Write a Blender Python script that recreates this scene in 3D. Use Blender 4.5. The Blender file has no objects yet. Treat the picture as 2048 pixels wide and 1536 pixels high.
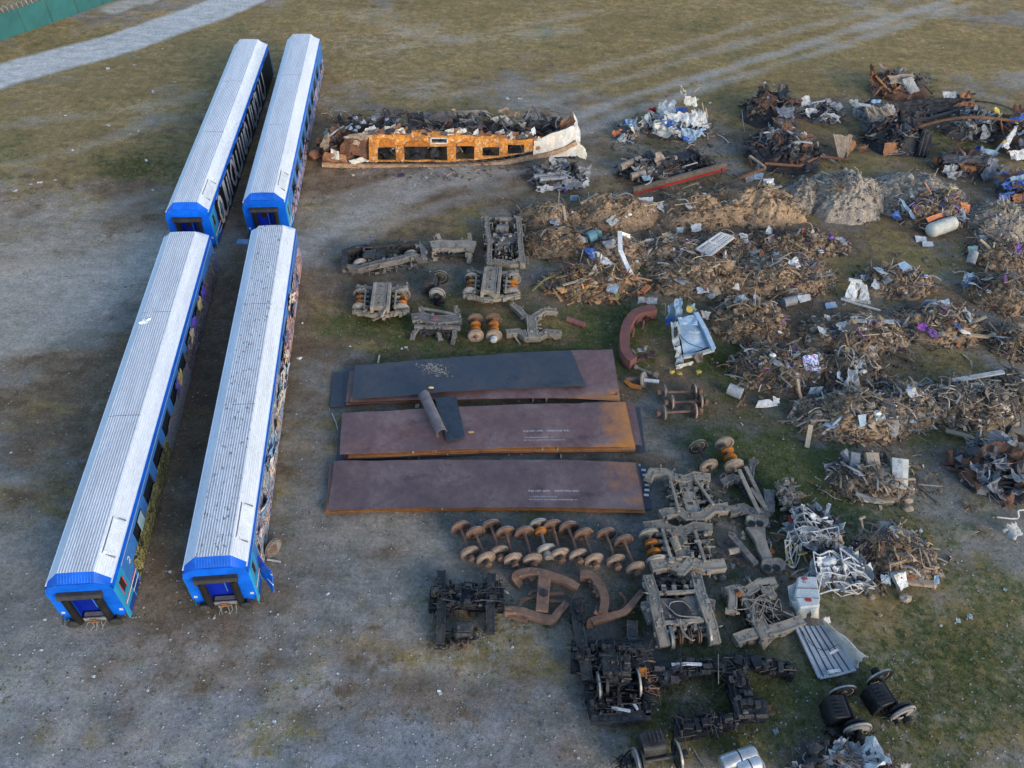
import bpy, math, random
import numpy as np
from mathutils import Vector as V, Matrix, noise

# ------------------------------------------------------------------ camera, sky, sun, exposure
scn = bpy.context.scene
COL = scn.collection
PITCH, ROLL, CAM_H, FPX = math.radians(46.08), math.radians(1.75), 36.78, 1678.9
_r, _u, _f = V((1, 0, 0)), V((0, math.sin(PITCH), math.cos(PITCH))), V((0, math.cos(PITCH), -math.sin(PITCH)))
CR = _r * math.cos(ROLL) + _u * math.sin(ROLL)
CU = _u * math.cos(ROLL) - _r * math.sin(ROLL)
cd = bpy.data.cameras.new('camera')
cam = bpy.data.objects.new('camera', cd)
COL.objects.link(cam)
cam.matrix_world = Matrix(((CR.x, CU.x, -_f.x, 0), (CR.y, CU.y, -_f.y, 0), (CR.z, CU.z, -_f.z, CAM_H), (0, 0, 0, 1)))
cd.sensor_width = 36
cd.lens = 36 * FPX / 2048
cd.clip_end = 3000
scn.camera = cam

SUN_EL, SUN_AZ = math.radians(18), math.radians(136)   # azimuth clockwise from +Y
world = bpy.data.worlds.new("World")
scn.world = world
world.use_nodes = True
wn = world.node_tree.nodes
sky = wn.new('ShaderNodeTexSky')
sky.sky_type = 'NISHITA'
sky.sun_disc = False
sky.sun_elevation = SUN_EL
sky.sun_rotation = SUN_AZ
sky.air_density = 1.0
sky.dust_density = 0.6
sky.ozone_density = 2.5
world.node_tree.links.new(sky.outputs[0], wn['Background'].inputs[0])
wn['Background'].inputs[1].default_value = 0.15
sd = bpy.data.lights.new('sun', 'SUN')
sd.energy = 1.15
sd.angle = math.radians(30)
sd.color = (1.0, 0.86, 0.68)
sun = bpy.data.objects.new('sun', sd)
COL.objects.link(sun)
sdir = V((math.sin(SUN_AZ) * math.cos(SUN_EL), math.cos(SUN_AZ) * math.cos(SUN_EL), math.sin(SUN_EL)))
sun.rotation_euler = sdir.to_track_quat('Z', 'Y').to_euler()
sun.location = (60, -30, 60)
scn.view_settings.view_transform = 'Standard'
scn.view_settings.look = 'None'
scn.view_settings.gamma = 1
scn.view_settings.use_curve_mapping = False
scn.view_settings.exposure = 1.34

# ------------------------------------------------------------------ helpers
def P(px, py, z=0.0):
    """point at height z that the photograph shows at pixel px, py (2048 x 1536)"""
    d = CR * ((px - 1024) / FPX) + CU * ((768 - py) / FPX) + _f
    t = (z - CAM_H) / d.z
    return V((d.x * t, d.y * t, z))

def PP(px, py, a, b):
    """point on the vertical plane through ground points a, b"""
    d = CR * ((px - 1024) / FPX) + CU * ((768 - py) / FPX) + _f
    n = V((b.y - a.y, a.x - b.x, 0))
    t = n.dot(a - V((0, 0, CAM_H))) / n.dot(d)
    return V((0, 0, CAM_H)) + d * t

def pxm(px, py):
    """pixels per metre there"""
    return (P(px + 5, py) - P(px - 5, py)).length and 10 / (P(px + 5, py) - P(px - 5, py)).length

def fbm(x, y, s, seed=0, o=4):
    return noise.fractal(V((x / s + seed * 17.3, y / s - seed * 9.1, seed * 3.7)), 0.9, 2.0, o)

class MB:
    def __init__(s):
        s.v, s.f, s.c = [], [], []
        s.col = None
    def add(s, vs, fs, col=None):
        o = len(s.v)
        s.v.extend(vs)
        s.f.extend([tuple(i + o for i in f) for f in fs])
        s.c.extend([col or s.col] * len(fs))
        return s
    def box(s, c, size, R=None, taper=1.0, col=None):
        x, y, z = size[0] / 2, size[1] / 2, size[2] / 2
        vs = [V((a * x * (taper if k > 0 else 1), b * y * (taper if k > 0 else 1), k * z)) for k in (-1, 1) for b in (-1, 1) for a in (-1, 1)]
        if R is not None:
            vs = [R @ v for v in vs]
        c = V(c)
        return s.add([v + c for v in vs], [(0, 2, 3, 1), (4, 5, 7, 6), (0, 1, 5, 4), (2, 6, 7, 3), (0, 4, 6, 2), (1, 3, 7, 5)], col)
    def beam(s, pts, w, h, top=True, ws=None, hs=None, col=None):
        """rectangular section along pts; pts run along the top centre line (or the centre)"""
        n = len(pts)
        vs = []
        for i, p in enumerate(pts):
            p = V(p)
            d = (V(pts[min(i + 1, n - 1)]) - V(pts[max(i - 1, 0)]))
            d.normalize()
            side = d.cross(V((0, 0, 1)))
            if side.length < 1e-3:
                side = V((1, 0, 0))
            side.normalize()
            up = side.cross(d)
            k = 1.0
            if 0 < i < n - 1:
                a = (p - V(pts[i - 1])).normalized()
                k = 1 / max(0.5, a.dot(d))
            ww = (ws[i] if ws else w) * k / 2
            hh = hs[i] if hs else h
            t, b = (0, -hh) if top else (hh / 2, -hh / 2)
            vs += [p + side * ww + up * t, p - side * ww + up * t, p - side * ww + up * b, p + side * ww + up * b]
        fs = []
        for i in range(n - 1):
            o = 4 * i
            for k in range(4):
                fs.append((o + k, o + (k + 1) % 4, o + 4 + (k + 1) % 4, o + 4 + k))
        fs += [(3, 2, 1, 0), tuple(4 * (n - 1) + k for k in range(4))]
        return s.add(vs, fs, col)
    def tube(s, pts, r, n=8, rs=None, col=None, caps=True):
        m = len(pts)
        vs, prev = [], None
        for i, p in enumerate(pts):
            p = V(p)
            d = (V(pts[min(i + 1, m - 1)]) - V(pts[max(i - 1, 0)])).normalized()
            if prev is None:
                a = d.orthogonal().normalized()
            else:
                a = (prev - d * prev.dot(d))
                a = a.normalized() if a.length > 1e-4 else d.orthogonal().normalized()
            prev = a
            b = d.cross(a)
            rr = rs[i] if rs else r
            vs += [p + (a * math.cos(2 * math.pi * k / n) + b * math.sin(2 * math.pi * k / n)) * rr for k in range(n)]
        fs = []
        for i in range(m - 1):
            for k in range(n):
                fs.append((i * n + k, i * n + (k + 1) % n, (i + 1) * n + (k + 1) % n, (i + 1) * n + k))
        if caps:
            fs += [tuple(range(n - 1, -1, -1)), tuple((m - 1) * n + k for k in range(n))]
        return s.add(vs, fs, col)
    def lathe(s, prof, o, axis, n=24, col=None):
        """prof = [(radius, position along axis)], closed by caps"""
        axis = V(axis).normalized()
        a = axis.orthogonal().normalized()
        b = axis.cross(a)
        o = V(o)
        vs = []
        for r, t in prof:
            r = max(r, 0.002)
            vs += [o + axis * t + (a * math.cos(2 * math.pi * k / n) + b * math.sin(2 * math.pi * k / n)) * r for k in range(n)]
        fs = []
        for i in range(len(prof) - 1):
            for k in range(n):
                fs.append((i * n + k, i * n + (k + 1) % n, (i + 1) * n + (k + 1) % n, (i + 1) * n + k))
        m = len(prof) - 1
        fs += [tuple(range(n - 1, -1, -1)), tuple(m * n + k for k in range(n))]
        return s.add(vs, fs, col)
    def prism(s, poly, d, col=None):
        """polygon of 3-D points pushed along vector d"""
        n = len(poly)
        d = V(d)
        vs = [V(p) for p in poly] + [V(p) + d for p in poly]
        fs = [tuple(range(n - 1, -1, -1)), tuple(range(n, 2 * n))]
        fs += [(i, (i + 1) % n, n + (i + 1) % n, n + i) for i in range(n)]
        return s.add(vs, fs, col)
    def sheet(s, q, nu=8, nv=8, amp=0.1, freq=1.5, seed=0, thick=0.03, ragged=0.0, bend=0.0, holes=None, col=None):
        """crumpled plate over the quad q"""
        a, b, c, d = [V(p) for p in q]
        nrm = (b - a).cross(d - a)
        nrm = nrm.normalized() if nrm.length > 1e-6 else V((0, 0, 1))
        if nrm.z < 0:
            nrm = -nrm
        def pt(i, j):
            u, v = i / nu, j / nv
            if ragged:
                e = noise.noise(V((u * 6 + seed, v * 6, seed * 1.7))) * ragged
                if j in (0, nv):
                    v += e
                if i in (0, nu):
                    u += e * 0.7
            p = a * (1 - u) * (1 - v) + b * u * (1 - v) + c * u * v + d * (1 - u) * v
            w = p * freq + V((seed * 5.1, seed * 2.3, seed))
            k = abs(noise.noise(w)) * 1.6 - 0.4 + 0.5 * (abs(noise.noise(w * 2.3)) - 0.25)
            return p + nrm * (amp * k + bend * (4 * u * (1 - u) - 0.5)) + V((noise.noise(w + V((9, 0, 0))), noise.noise(w + V((0, 9, 0))), 0)) * amp * 0.7
        g = [pt(i, j) for j in range(nv + 1) for i in range(nu + 1)]
        N = len(g)
        vs = g + [p - nrm * thick for p in g]
        fs = []
        W = nu + 1
        skip = set(holes or [])
        for j in range(nv):
            for i in range(nu):
                if (i, j) in skip:
                    continue
                k = j * W + i
                fs.append((k, k + 1, k + W + 1, k + W))
                fs.append((N + k, N + k + W, N + k + W + 1, N + k + 1))
        for i in range(nu):
            fs.append((i, N + i, N + i + 1, i + 1))
            k = nv * W + i
            fs.append((k, k + 1, N + k + 1, N + k))
        for j in range(nv):
            k = j * W
            fs.append((k, k + W, N + k + W, N + k))
            k = j * W + nu
            fs.append((k, N + k, N + k + W, k + W))
        return s.add(vs, fs, col)
    def lump(s, c, r, seed=0, sq=(1, 1, 1), amp=0.35, n=1, col=None):
        vs, fs = ICO[n]
        c = V(c)
        out = []
        for p in vs:
            k = 1 + amp * noise.noise(p * 1.7 + V((seed * 3.1, seed, -seed)))
            out.append(c + V((p.x * sq[0], p.y * sq[1], p.z * sq[2])) * r * k)
        return s.add(out, fs, col)
    def build(s, name, mat, parent=None, smooth=False, bevel=0, origin=None):
        me = bpy.data.meshes.new(name)
        o0 = parent['_o'] if parent is not None and '_o' in parent else (origin or (0, 0, 0))
        o0 = V(o0)
        me.from_pydata([tuple(p - o0) for p in s.v], [], s.f)
        me.materials.append(mat)
        if any(c is not None for c in s.c):
            at = me.attributes.new('tint', 'FLOAT_COLOR', 'FACE')
            buf = []
            for c in s.c:
                c = c or (0.2, 0.2, 0.2)
                buf += [c[0], c[1], c[2], 1.0]
            at.data.foreach_set('color', buf)
        if smooth:
            me.polygons.foreach_set('use_smooth', [True] * len(me.polygons))
        o = bpy.data.objects.new(name, me)
        COL.objects.link(o)
        if parent is not None:
            o.parent = parent
            if '_o' not in parent:
                pass
        else:
            o.location = o0
        if smooth:
            md = o.modifiers.new('split', 'EDGE_SPLIT')
            md.split_angle = math.radians(38)
        if bevel:
            md = o.modifiers.new('bevel', 'BEVEL')
            md.width = bevel
            md.segments = 1
            md.limit_method = 'ANGLE'
        return o

def _ico():
    res = {}
    t = (1 + 5 ** 0.5) / 2
    vs = [V(p).normalized() for p in [(-1, t, 0), (1, t, 0), (-1, -t, 0), (1, -t, 0), (0, -1, t), (0, 1, t), (0, -1, -t), (0, 1, -t), (t, 0, -1), (t, 0, 1), (-t, 0, -1), (-t, 0, 1)]]
    fs = [(0, 11, 5), (0, 5, 1), (0, 1, 7), (0, 7, 10), (0, 10, 11), (1, 5, 9), (5, 11, 4), (11, 10, 2), (10, 7, 6), (7, 1, 8), (3, 9, 4), (3, 4, 2), (3, 2, 6), (3, 6, 8), (3, 8, 9), (4, 9, 5), (2, 4, 11), (6, 2, 10), (8, 6, 7), (9, 8, 1)]
    res[0] = (vs, fs)
    for lv in (1, 2):
        vs, fs = list(res[lv - 1][0]), res[lv - 1][1]
        mid, nf = {}, []
        def m(a, b):
            k = (min(a, b), max(a, b))
            if k not in mid:
                mid[k] = len(vs)
                vs.append(((vs[a] + vs[b]) / 2).normalized())
            return mid[k]
        for a, b, c in fs:
            x, y, z = m(a, b), m(b, c), m(c, a)
            nf += [(a, x, z), (b, y, x), (c, z, y), (x, y, z)]
        res[lv] = (vs, nf)
    return res
ICO = _ico()

def tag(o, label=None, cat=None, group=None, kind=None):
    if label: o['label'] = label
    if cat: o['category'] = cat
    if group: o['group'] = group
    if kind: o['kind'] = kind
    return o

def thing(name, label, cat, loc, group=None, rz=0):
    """an Empty at the thing's base; parts built with parent=it are given in world coordinates"""
    o = bpy.data.objects.new(name, None)
    COL.objects.link(o)
    o.empty_display_size = 0.3
    o.location = loc
    o['_o'] = tuple(loc)
    return tag(o, label, cat, group)

def local_thing(name, label, cat, loc, rz=0, group=None, tilt=(0, 0)):
    """an Empty whose parts are given in its own local coordinates"""
    o = bpy.data.objects.new(name, None)
    COL.objects.link(o)
    o.location = loc
    o.rotation_euler = (tilt[0], tilt[1], rz)
    o['_o'] = (0.0, 0.0, 0.0)
    return tag(o, label, cat, group)

def sub(mb, name, mat, part, **k):
    """a sub-part: child of a part, same coordinates as the thing"""
    o = mb.build(name, mat, part.parent, **k)
    o.parent = part
    return o

def copy_tree(o, parent=None):
    c = o.copy()
    COL.objects.link(c)
    c.parent = parent
    for ch in list(o.children):
        copy_tree(ch, c)
    return c

# ------------------------------------------------------------------ materials
_mats = {}
def nodes_of(name):
    m = bpy.data.materials.new(name)
    m.use_nodes = True
    nt = m.node_tree
    return m, nt.nodes, nt.links, nt.nodes['Principled BSDF']

def ramp(n, stops, interp='LINEAR'):
    r = n.new('ShaderNodeValToRGB')
    cr = r.color_ramp
    cr.interpolation = interp
    while len(cr.elements) < len(stops):
        cr.elements.new(0.5)
    for e, (p, c) in zip(cr.elements, stops):
        e.position = p
        e.color = (c[0], c[1], c[2], 1) if len(c) == 3 else c
    return r

def surf(name, c1, c2, c3=None, scale=2.0, rough=0.7, metal=0.0, bump=0.25, spot=0.62, stretch=(1, 1, 1), vary=0.25, fine=22.0, tint=False, bscale=None, spec=0.3):
    """weathered surface: broad mix of c1 and c2, patches of c3, fine speckle"""
    key = name
    if key in _mats:
        return _mats[key]
    m, n, l, b = nodes_of(name)
    tc = n.new('ShaderNodeTexCoord')
    oi = n.new('ShaderNodeObjectInfo')
    mul = n.new('ShaderNodeMath'); mul.operation = 'MULTIPLY'; mul.inputs[1].default_value = 60
    l.new(oi.outputs['Random'], mul.inputs[0])
    add = n.new('ShaderNodeVectorMath'); add.operation = 'ADD'
    l.new(tc.outputs['Object'], add.inputs[0]); l.new(mul.outputs[0], add.inputs[1])
    mp = n.new('ShaderNodeMapping'); mp.inputs['Scale'].default_value = stretch
    l.new(add.outputs[0], mp.inputs[0])
    def nz(sc, det=6, rg=0.65):
        t = n.new('ShaderNodeTexNoise'); t.inputs['Scale'].default_value = sc; t.inputs['Detail'].default_value = det; t.inputs['Roughness'].default_value = rg
        l.new(mp.outputs[0], t.inputs['Vector'])
        return t
    n1 = nz(scale)
    r1 = ramp(n, [(0.38, (0, 0, 0)), (0.62, (1, 1, 1))])
    l.new(n1.outputs[0], r1.inputs[0])
    mx = n.new('ShaderNodeMix'); mx.data_type = 'RGBA'
    l.new(r1.outputs[0], mx.inputs[0])
    if tint:
        at = n.new('ShaderNodeAttribute'); at.attribute_name = 'tint'
        l.new(at.outputs['Color'], mx.inputs[6])
        dk = n.new('ShaderNodeMix'); dk.data_type = 'RGBA'; dk.blend_type = 'MULTIPLY'; dk.inputs[0].default_value = 1
        l.new(at.outputs['Color'], dk.inputs[6]); dk.inputs[7].default_value = (0.62, 0.58, 0.54, 1)
        l.new(dk.outputs[2], mx.inputs[7])
    else:
        mx.inputs[6].default_value = (*c1, 1); mx.inputs[7].default_value = (*c2, 1)
    out = mx.outputs[2]
    if c3 is not None:
        n2 = nz(scale * 1.7 + 0.3, 8, 0.7)
        r2 = ramp(n, [(spot - 0.05, (0, 0, 0)), (spot + 0.05, (1, 1, 1))])
        l.new(n2.outputs[0], r2.inputs[0])
        m2 = n.new('ShaderNodeMix'); m2.data_type = 'RGBA'
        l.new(r2.outputs[0], m2.inputs[0]); l.new(out, m2.inputs[6]); m2.inputs[7].default_value = (*c3, 1)
        out = m2.outputs[2]
    n3 = nz(fine, 3, 0.6)
    r3 = ramp(n, [(0.3, (1 - vary, 1 - vary, 1 - vary)), (0.7, (1 + vary, 1 + vary, 1 + vary))])
    l.new(n3.outputs[0], r3.inputs[0])
    m3 = n.new('ShaderNodeMix'); m3.data_type = 'RGBA'; m3.blend_type = 'MULTIPLY'; m3.inputs[0].default_value = 1
    l.new(out, m3.inputs[6]); l.new(r3.outputs[0], m3.inputs[7])
    ov = n.new('ShaderNodeMapRange'); ov.inputs[3].default_value = 0.82; ov.inputs[4].default_value = 1.18
    l.new(oi.outputs['Random'], ov.inputs[0])
    m4 = n.new('ShaderNodeVectorMath'); m4.operation = 'SCALE'
    l.new(m3.outputs[2], m4.inputs[0]); l.new(ov.outputs[0], m4.inputs['Scale'])
    l.new(m4.outputs[0], b.inputs['Base Color'])
    b.inputs['Roughness'].default_value = rough
    b.inputs['Metallic'].default_value = metal
    b.inputs['Specular IOR Level'].default_value = spec
    if bump:
        bp = n.new('ShaderNodeBump'); bp.inputs['Strength'].default_value = bump; bp.inputs['Distance'].default_value = 0.04
        nb = nz(bscale or scale * 4, 6, 0.7)
        l.new(nb.outputs[0], bp.inputs['Height']); l.new(bp.outputs[0], b.inputs['Normal'])
    _mats[key] = m
    return m

def paint(name, c, rough=0.5, dirt=0.75, scale=1.2, bump=0.05, metal=0.0, **k):
    return surf(name, c, tuple(x * dirt for x in c), None, scale=scale, rough=rough, bump=bump, metal=metal, vary=k.pop('vary', 0.1), **k)
# ------------------------------------------------------------------ ground
def vnoise(x, y, s, seed):
    """value noise on arrays"""
    x, y = x / s + seed * 13.7, y / s + seed * 7.3
    xi, yi = np.floor(x).astype(np.int64), np.floor(y).astype(np.int64)
    fx, fy = x - xi, y - yi
    fx, fy = fx * fx * (3 - 2 * fx), fy * fy * (3 - 2 * fy)
    def h(a, b):
        k = (a * 374761393 + b * 668265263 + seed * 1442695) & 0xffffffff
        k = ((k ^ (k >> 13)) * 1274126177) & 0xffffffff
        return ((k ^ (k >> 16)) & 0xffff) / 65535.0
    return (h(xi, yi) * (1 - fx) + h(xi + 1, yi) * fx) * (1 - fy) + (h(xi, yi + 1) * (1 - fx) + h(xi + 1, yi + 1) * fx) * fy

def vfbm(x, y, s, seed, o=4, g=0.6):
    t, a, tot = 0, 1, 0
    for k in range(o):
        t = t + a * vnoise(x, y, s / 2 ** k, seed + k)
        tot += a
        a *= g
    return t / tot

def to_px(x, y):
    dx, dy, dz = x, y, -CAM_H
    cx = dx * CR.x + dy * CR.y + dz * CR.z
    cy = dx * CU.x + dy * CU.y + dz * CU.z
    cz = dx * _f.x + dy * _f.y + dz * _f.z
    cz = np.where(cz < 1, 1e9, cz)
    return 1024 + FPX * cx / cz, 768 - FPX * cy / cz

def seg_dist(x, y, pts):
    best = np.full(x.shape, 1e9)
    for (ax, ay), (bx, by) in zip(pts[:-1], pts[1:]):
        vx, vy = bx - ax, by - ay
        t = np.clip(((x - ax) * vx + (y - ay) * vy) / (vx * vx + vy * vy), 0, 1)
        best = np.minimum(best, np.hypot(x - ax - t * vx, y - ay - t * vy))
    return best

def axis_coords(a, b, step, far):
    c = list(np.arange(a, b + 1e-6, step))
    lo, hi, s = [], [], step
    x = a
    while x > -far:
        s *= 1.6; x -= s; lo.append(x)
    s, x = step, b
    while x < far:
        s *= 1.6; x += s; hi.append(x)
    return np.array(lo[::-1] + c + hi)

gx, gy = axis_coords(-72, 76, 0.3, 1400), axis_coords(6, 112, 0.3, 1400)
GX, GY = np.meshgrid(gx, gy)
PXX, PYY = to_px(GX, GY)
inner = ((GX > -74) & (GX < 78) & (GY > 4) & (GY < 114))
def blobs(lst):
    t = np.zeros(GX.shape)
    for (x, y, rx, ry, k) in lst:
        t += k * np.exp(-(((PXX - x) / rx) ** 2 + ((PYY - y) / ry) ** 2))
    return t
def track(pxpts, w, soft, wob=1.6):
    pts = [(P(*p).x, P(*p).y) for p in pxpts]
    d = seg_dist(GX, GY, pts) + (vfbm(GX, GY, 2.5, 91, 3) - 0.5) * soft * wob
    return np.clip((w - d) / soft + 0.5, 0, 1)
n1, n2, n3, n4 = vfbm(GX * .7, GY * 1.2, 10, 3, 6, .78), vfbm(GX * .7, GY * 1.2, 8, 17, 6, .80), vfbm(GX, GY, 4.0, 29, 5, .8), vfbm(GX * .6, GY * 1.3, 14, 41, 6, .75)
def lerp(c, col, w):
    return c * (1 - w[..., None]) + np.array(col) * w[..., None]
def sm(x, a, b):
    t = np.clip((x - a) / (b - a), 0, 1)
    return t * t * (3 - 2 * t)
GREY, LIGHT, MOSS, GREEN, BROWN = (0.186, 0.168, 0.142), (0.31, 0.272, 0.225), (0.225, 0.160, 0.062), (0.080, 0.088, 0.028), (0.155, 0.105, 0.062)
C = np.zeros(GX.shape + (3,)) + np.array(GREY)
brown = 0.0 + blobs([(800, 330, 800, 200, .08), (900, 640, 420, 120, .12), (300, 330, 420, 120, 0.16), (520, 640, 60, 300, 0.3), (330, 900, 130, 330, 0.28), (150, 900, 130, 200, 0.15), (820, 640, 190, 90, 0.12), (760, 420, 150, 60, 0.15), (1640, 560, 420, 220, 0.25), (560, 1060, 90, 120, 0.10), (400, 1330, 160, 60, 0.08), (1950, 450, 200, 200, .1)])
C = lerp(C, BROWN, sm(n1 + brown, 0.50, 0.70) * 0.85)
moss = blobs([(1000, 90, 1300, 190, 0.15), (1650, 520, 420, 260, .06), (150, 250, 300, 200, .06), (300, 130, 420, 130, 0.24), (150, 330, 260, 90, 0.10), (900, 60, 420, 60, 0.13), (1500, 60, 500, 90, 0.2), (1800, 80, 300, 90, 0.2), (900, 160, 300, 60, 0.06), (60, 1000, 110, 160, 0.12), (1850, 1250, 240, 220, 0.22), (1700, 330, 260, 60, 0.12), (1750, 480, 200, 60, 0.18), (700, 1300, 350, 60, 0.06), (1890, 720, 150, 60, 0.25), (960, 660, 300, 60, 0.12), (1990, 1480, 120, 120, 0.15), (700, 550, 100, 100, .1), (1300, 1500, 200, 60, .1), (500, 1260, 250, 60, .08)])
C = lerp(C, MOSS, sm(n2 + moss, 0.54, 0.74) * 0.85)
green = blobs([(270, 335, 90, 30, 0.25), (1000, 700, 380, 60, 0.14), (1230, 640, 130, 70, 0.2), (1330, 290, 150, 40, 0.2), (1430, 720, 60, 40, 0.35), (1500, 900, 170, 110, 0.22), (1450, 1100, 250, 200, 0.12), (1420, 1400, 300, 120, 0.24), (1900, 1350, 250, 220, 0.2), (1750, 1000, 260, 120, 0.1), (860, 560, 200, 90, 0.12), (300, 260, 90, 40, .08), (1270, 1240, 40, 60, 0.15), (1950, 240, 200, 120, 0.1), (760, 650, 90, 22, .3), (1340, 560, 300, 60, .12), (1180, 410, 200, 30, .1), (1600, 1000, 120, 60, .12)])
C = lerp(C, GREEN, sm(n3 * 0.6 + n2 * 0.4 + green, 0.56, 0.74) * 0.85)
light = blobs([(90, 520, 220, 45, 0.28), (130, 590, 260, 50, 0.22), (60, 660, 120, 50, 0.15), (200, 470, 120, 20, 0.15), (150, 1400, 300, 80, 0.06), (700, 1420, 360, 110, 0.08), (750, 1080, 160, 50, 0.10), (1010, 1280, 150, 60, 0.1), (1850, 1450, 110, 60, 0.05), (880, 100, 200, 20, .12), (420, 1290, 200, 40, .06)])
C = lerp(C, LIGHT, sm(n4 * 0.5 + n3 * 0.5 + light, 0.53, 0.76) * 0.7)
dark = blobs([(520, 560, 50, 160, 0.8), (400, 900, 45, 330, 0.7), (1100, 1130, 230, 90, 0.5), (1430, 1180, 230, 200, 0.5), (1450, 870, 190, 140, 0.35), (960, 600, 220, 110, 0.35), (1000, 800, 380, 190, 0.25), (1300, 1430, 300, 110, 0.4), (930, 270, 260, 70, 0.4), (1700, 1430, 150, 110, 0.5), (1620, 640, 320, 190, 0.25), (1900, 900, 200, 150, 0.3), (1750, 280, 300, 80, 0.35)])  # soft shade painted into the ground colour between coaches and under wrecks and gear
n6, n7 = vfbm(GX, GY, 2.2, 123, 4, .85), vfbm(GX * .5, GY * 1.5, 3.5, 133, 4, .8)
C = C * (1 + 0.6 * (n6 - 0.5) + 0.5 * (n7 - 0.5))[..., None] * (1 + np.stack([0.30 * (n4 - .5), 0 * n4, -0.35 * (n4 - .5)], -1))
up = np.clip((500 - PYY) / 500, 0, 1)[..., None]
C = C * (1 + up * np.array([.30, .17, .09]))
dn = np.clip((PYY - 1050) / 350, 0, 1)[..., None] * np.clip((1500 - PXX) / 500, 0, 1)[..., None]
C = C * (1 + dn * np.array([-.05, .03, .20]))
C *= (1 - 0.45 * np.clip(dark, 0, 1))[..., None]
trall = np.zeros(GX.shape)
for pts, w, soft, k in [
    ([(0, 690), (120, 640), (230, 570), (330, 500)], 1.1, 1.8, .6), ([(0, 560), (130, 540), (280, 500)], 1.6, 2.4, .5), ([(600, 500), (720, 430), (900, 365), (1060, 340)], .8, 1.4, .6), ([(0, 250), (200, 225), (400, 190)], .5, 1.3, .3),
    ([(600, 480), (700, 440), (820, 385), (960, 345), (1120, 325)], 1.2, 1.6, 0.5),
    ([(600, 430), (760, 380), (900, 330)], 0.7, 1.2, 0.35),
    ([(640, 520), (760, 455), (900, 400), (1040, 380)], 0.5, 0.9, 0.4),
    ([(1120, 250), (1220, 205), (1360, 165), (1560, 105), (1720, 55), (1900, 0)], 0.55, 1.0, 0.75),
    ([(1150, 262), (1250, 222), (1390, 180), (1590, 118), (1750, 68), (1940, 8)], 0.45, 0.9, 0.55), ([(1100, 205), (1300, 140), (1500, 80), (1760, 20)], 0.5, 0.9, 0.35), ([(640, 400), (820, 350), (1000, 320), (1200, 250)], 0.35, 0.7, 0.35), ([(0, 330), (160, 300), (340, 230)], .5, 1.2, .3), ([(0, 440), (170, 420), (330, 380)], .5, 1.2, .3), ([(880, 190), (1100, 160), (1350, 95), (1560, 30)], .4, .9, .3), ([(700, 110), (1000, 60), (1200, 20)], .4, .9, .3), ([(420, 1300), (330, 1400), (230, 1536)], .4, .8, .35), ([(520, 1290), (440, 1400), (370, 1536)], .4, .8, .3),
    ([(1150, 275), (1240, 235), (1400, 180)], 0.5, 0.9, 0.45),
    ([(0, 610), (120, 560), (260, 520), (330, 480)], 2.0, 3.0, 0.3),
    ([(0, 700), (110, 640), (230, 560)], 0.8, 1.6, 0.3),
    ([(700, 30), (900, 80), (1150, 60)], 0.8, 1.5, 0.3),
    ([(90, 1530), (170, 1400), (290, 1330)], 0.4, 0.7, 0.5),
    ([(0, 1300), (90, 1270)], 0.3, 0.6, 0.3)]:
    tr_ = track(pts, w, soft) * k
    trall = np.maximum(trall, tr_)
    C = lerp(C, (0.33, 0.30, 0.26), tr_)
road = track([(-400, 330), (-100, 190), (0, 150), (240, 85), (400, 30), (520, -20), (800, -120)], 2.4, 0.6, .7)
C = lerp(C, (0.47, 0.455, 0.43), road * 0.92)
ruts = np.maximum(track([(-100, 200), (0, 163), (240, 97), (400, 42), (520, -8)], 0.25, 0.5), track([(-100, 176), (0, 138), (240, 72), (400, 18), (520, -32)], 0.25, 0.5))
C = lerp(C, (0.40, 0.385, 0.36), ruts * 0.5)
sand = track([(225, 18), (255, 8), (300, -4)], 1.0, 0.8)
C = lerp(C, (0.42, 0.38, 0.33), sand * 0.8)
C = np.where(inner[..., None], C, np.array((0.15, 0.125, 0.06)))
GZ = np.where(inner, (vfbm(GX, GY, 1.1, 61, 3) - 0.5) * 0.10 + (vfbm(GX, GY, 6, 71, 2) - 0.5) * 0.08 - 0.03, -0.03)

def grid_mesh(name, xs, ys, Z, Ccol):
    ny, nx = Z.shape
    me = bpy.data.meshes.new(name)
    XX, YY = np.meshgrid(xs, ys)
    co = np.stack([XX, YY, Z], -1).reshape(-1, 3).astype(np.float32)
    idx = np.arange(nx * ny).reshape(ny, nx)
    quads = np.stack([idx[:-1, :-1], idx[:-1, 1:], idx[1:, 1:], idx[1:, :-1]], -1).reshape(-1, 4).astype(np.int32)
    me.vertices.add(len(co)); me.vertices.foreach_set('co', co.ravel())
    me.loops.add(quads.size); me.loops.foreach_set('vertex_index', quads.ravel())
    me.polygons.add(len(quads)); me.polygons.foreach_set('loop_start', np.arange(0, quads.size, 4, dtype=np.int32))
    me.polygons.foreach_set('loop_total', np.full(len(quads), 4, dtype=np.int32))
    me.update(calc_edges=True)
    at = me.attributes.new('soil', 'FLOAT_COLOR', 'POINT')
    at.data.foreach_set('color', np.concatenate([Ccol.reshape(-1, 3), np.ones((nx * ny, 1))], 1).astype(np.float32).ravel())
    me.polygons.foreach_set('use_smooth', [True] * len(quads))
    o = bpy.data.objects.new(name, me)
    COL.objects.link(o)
    return o

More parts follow.
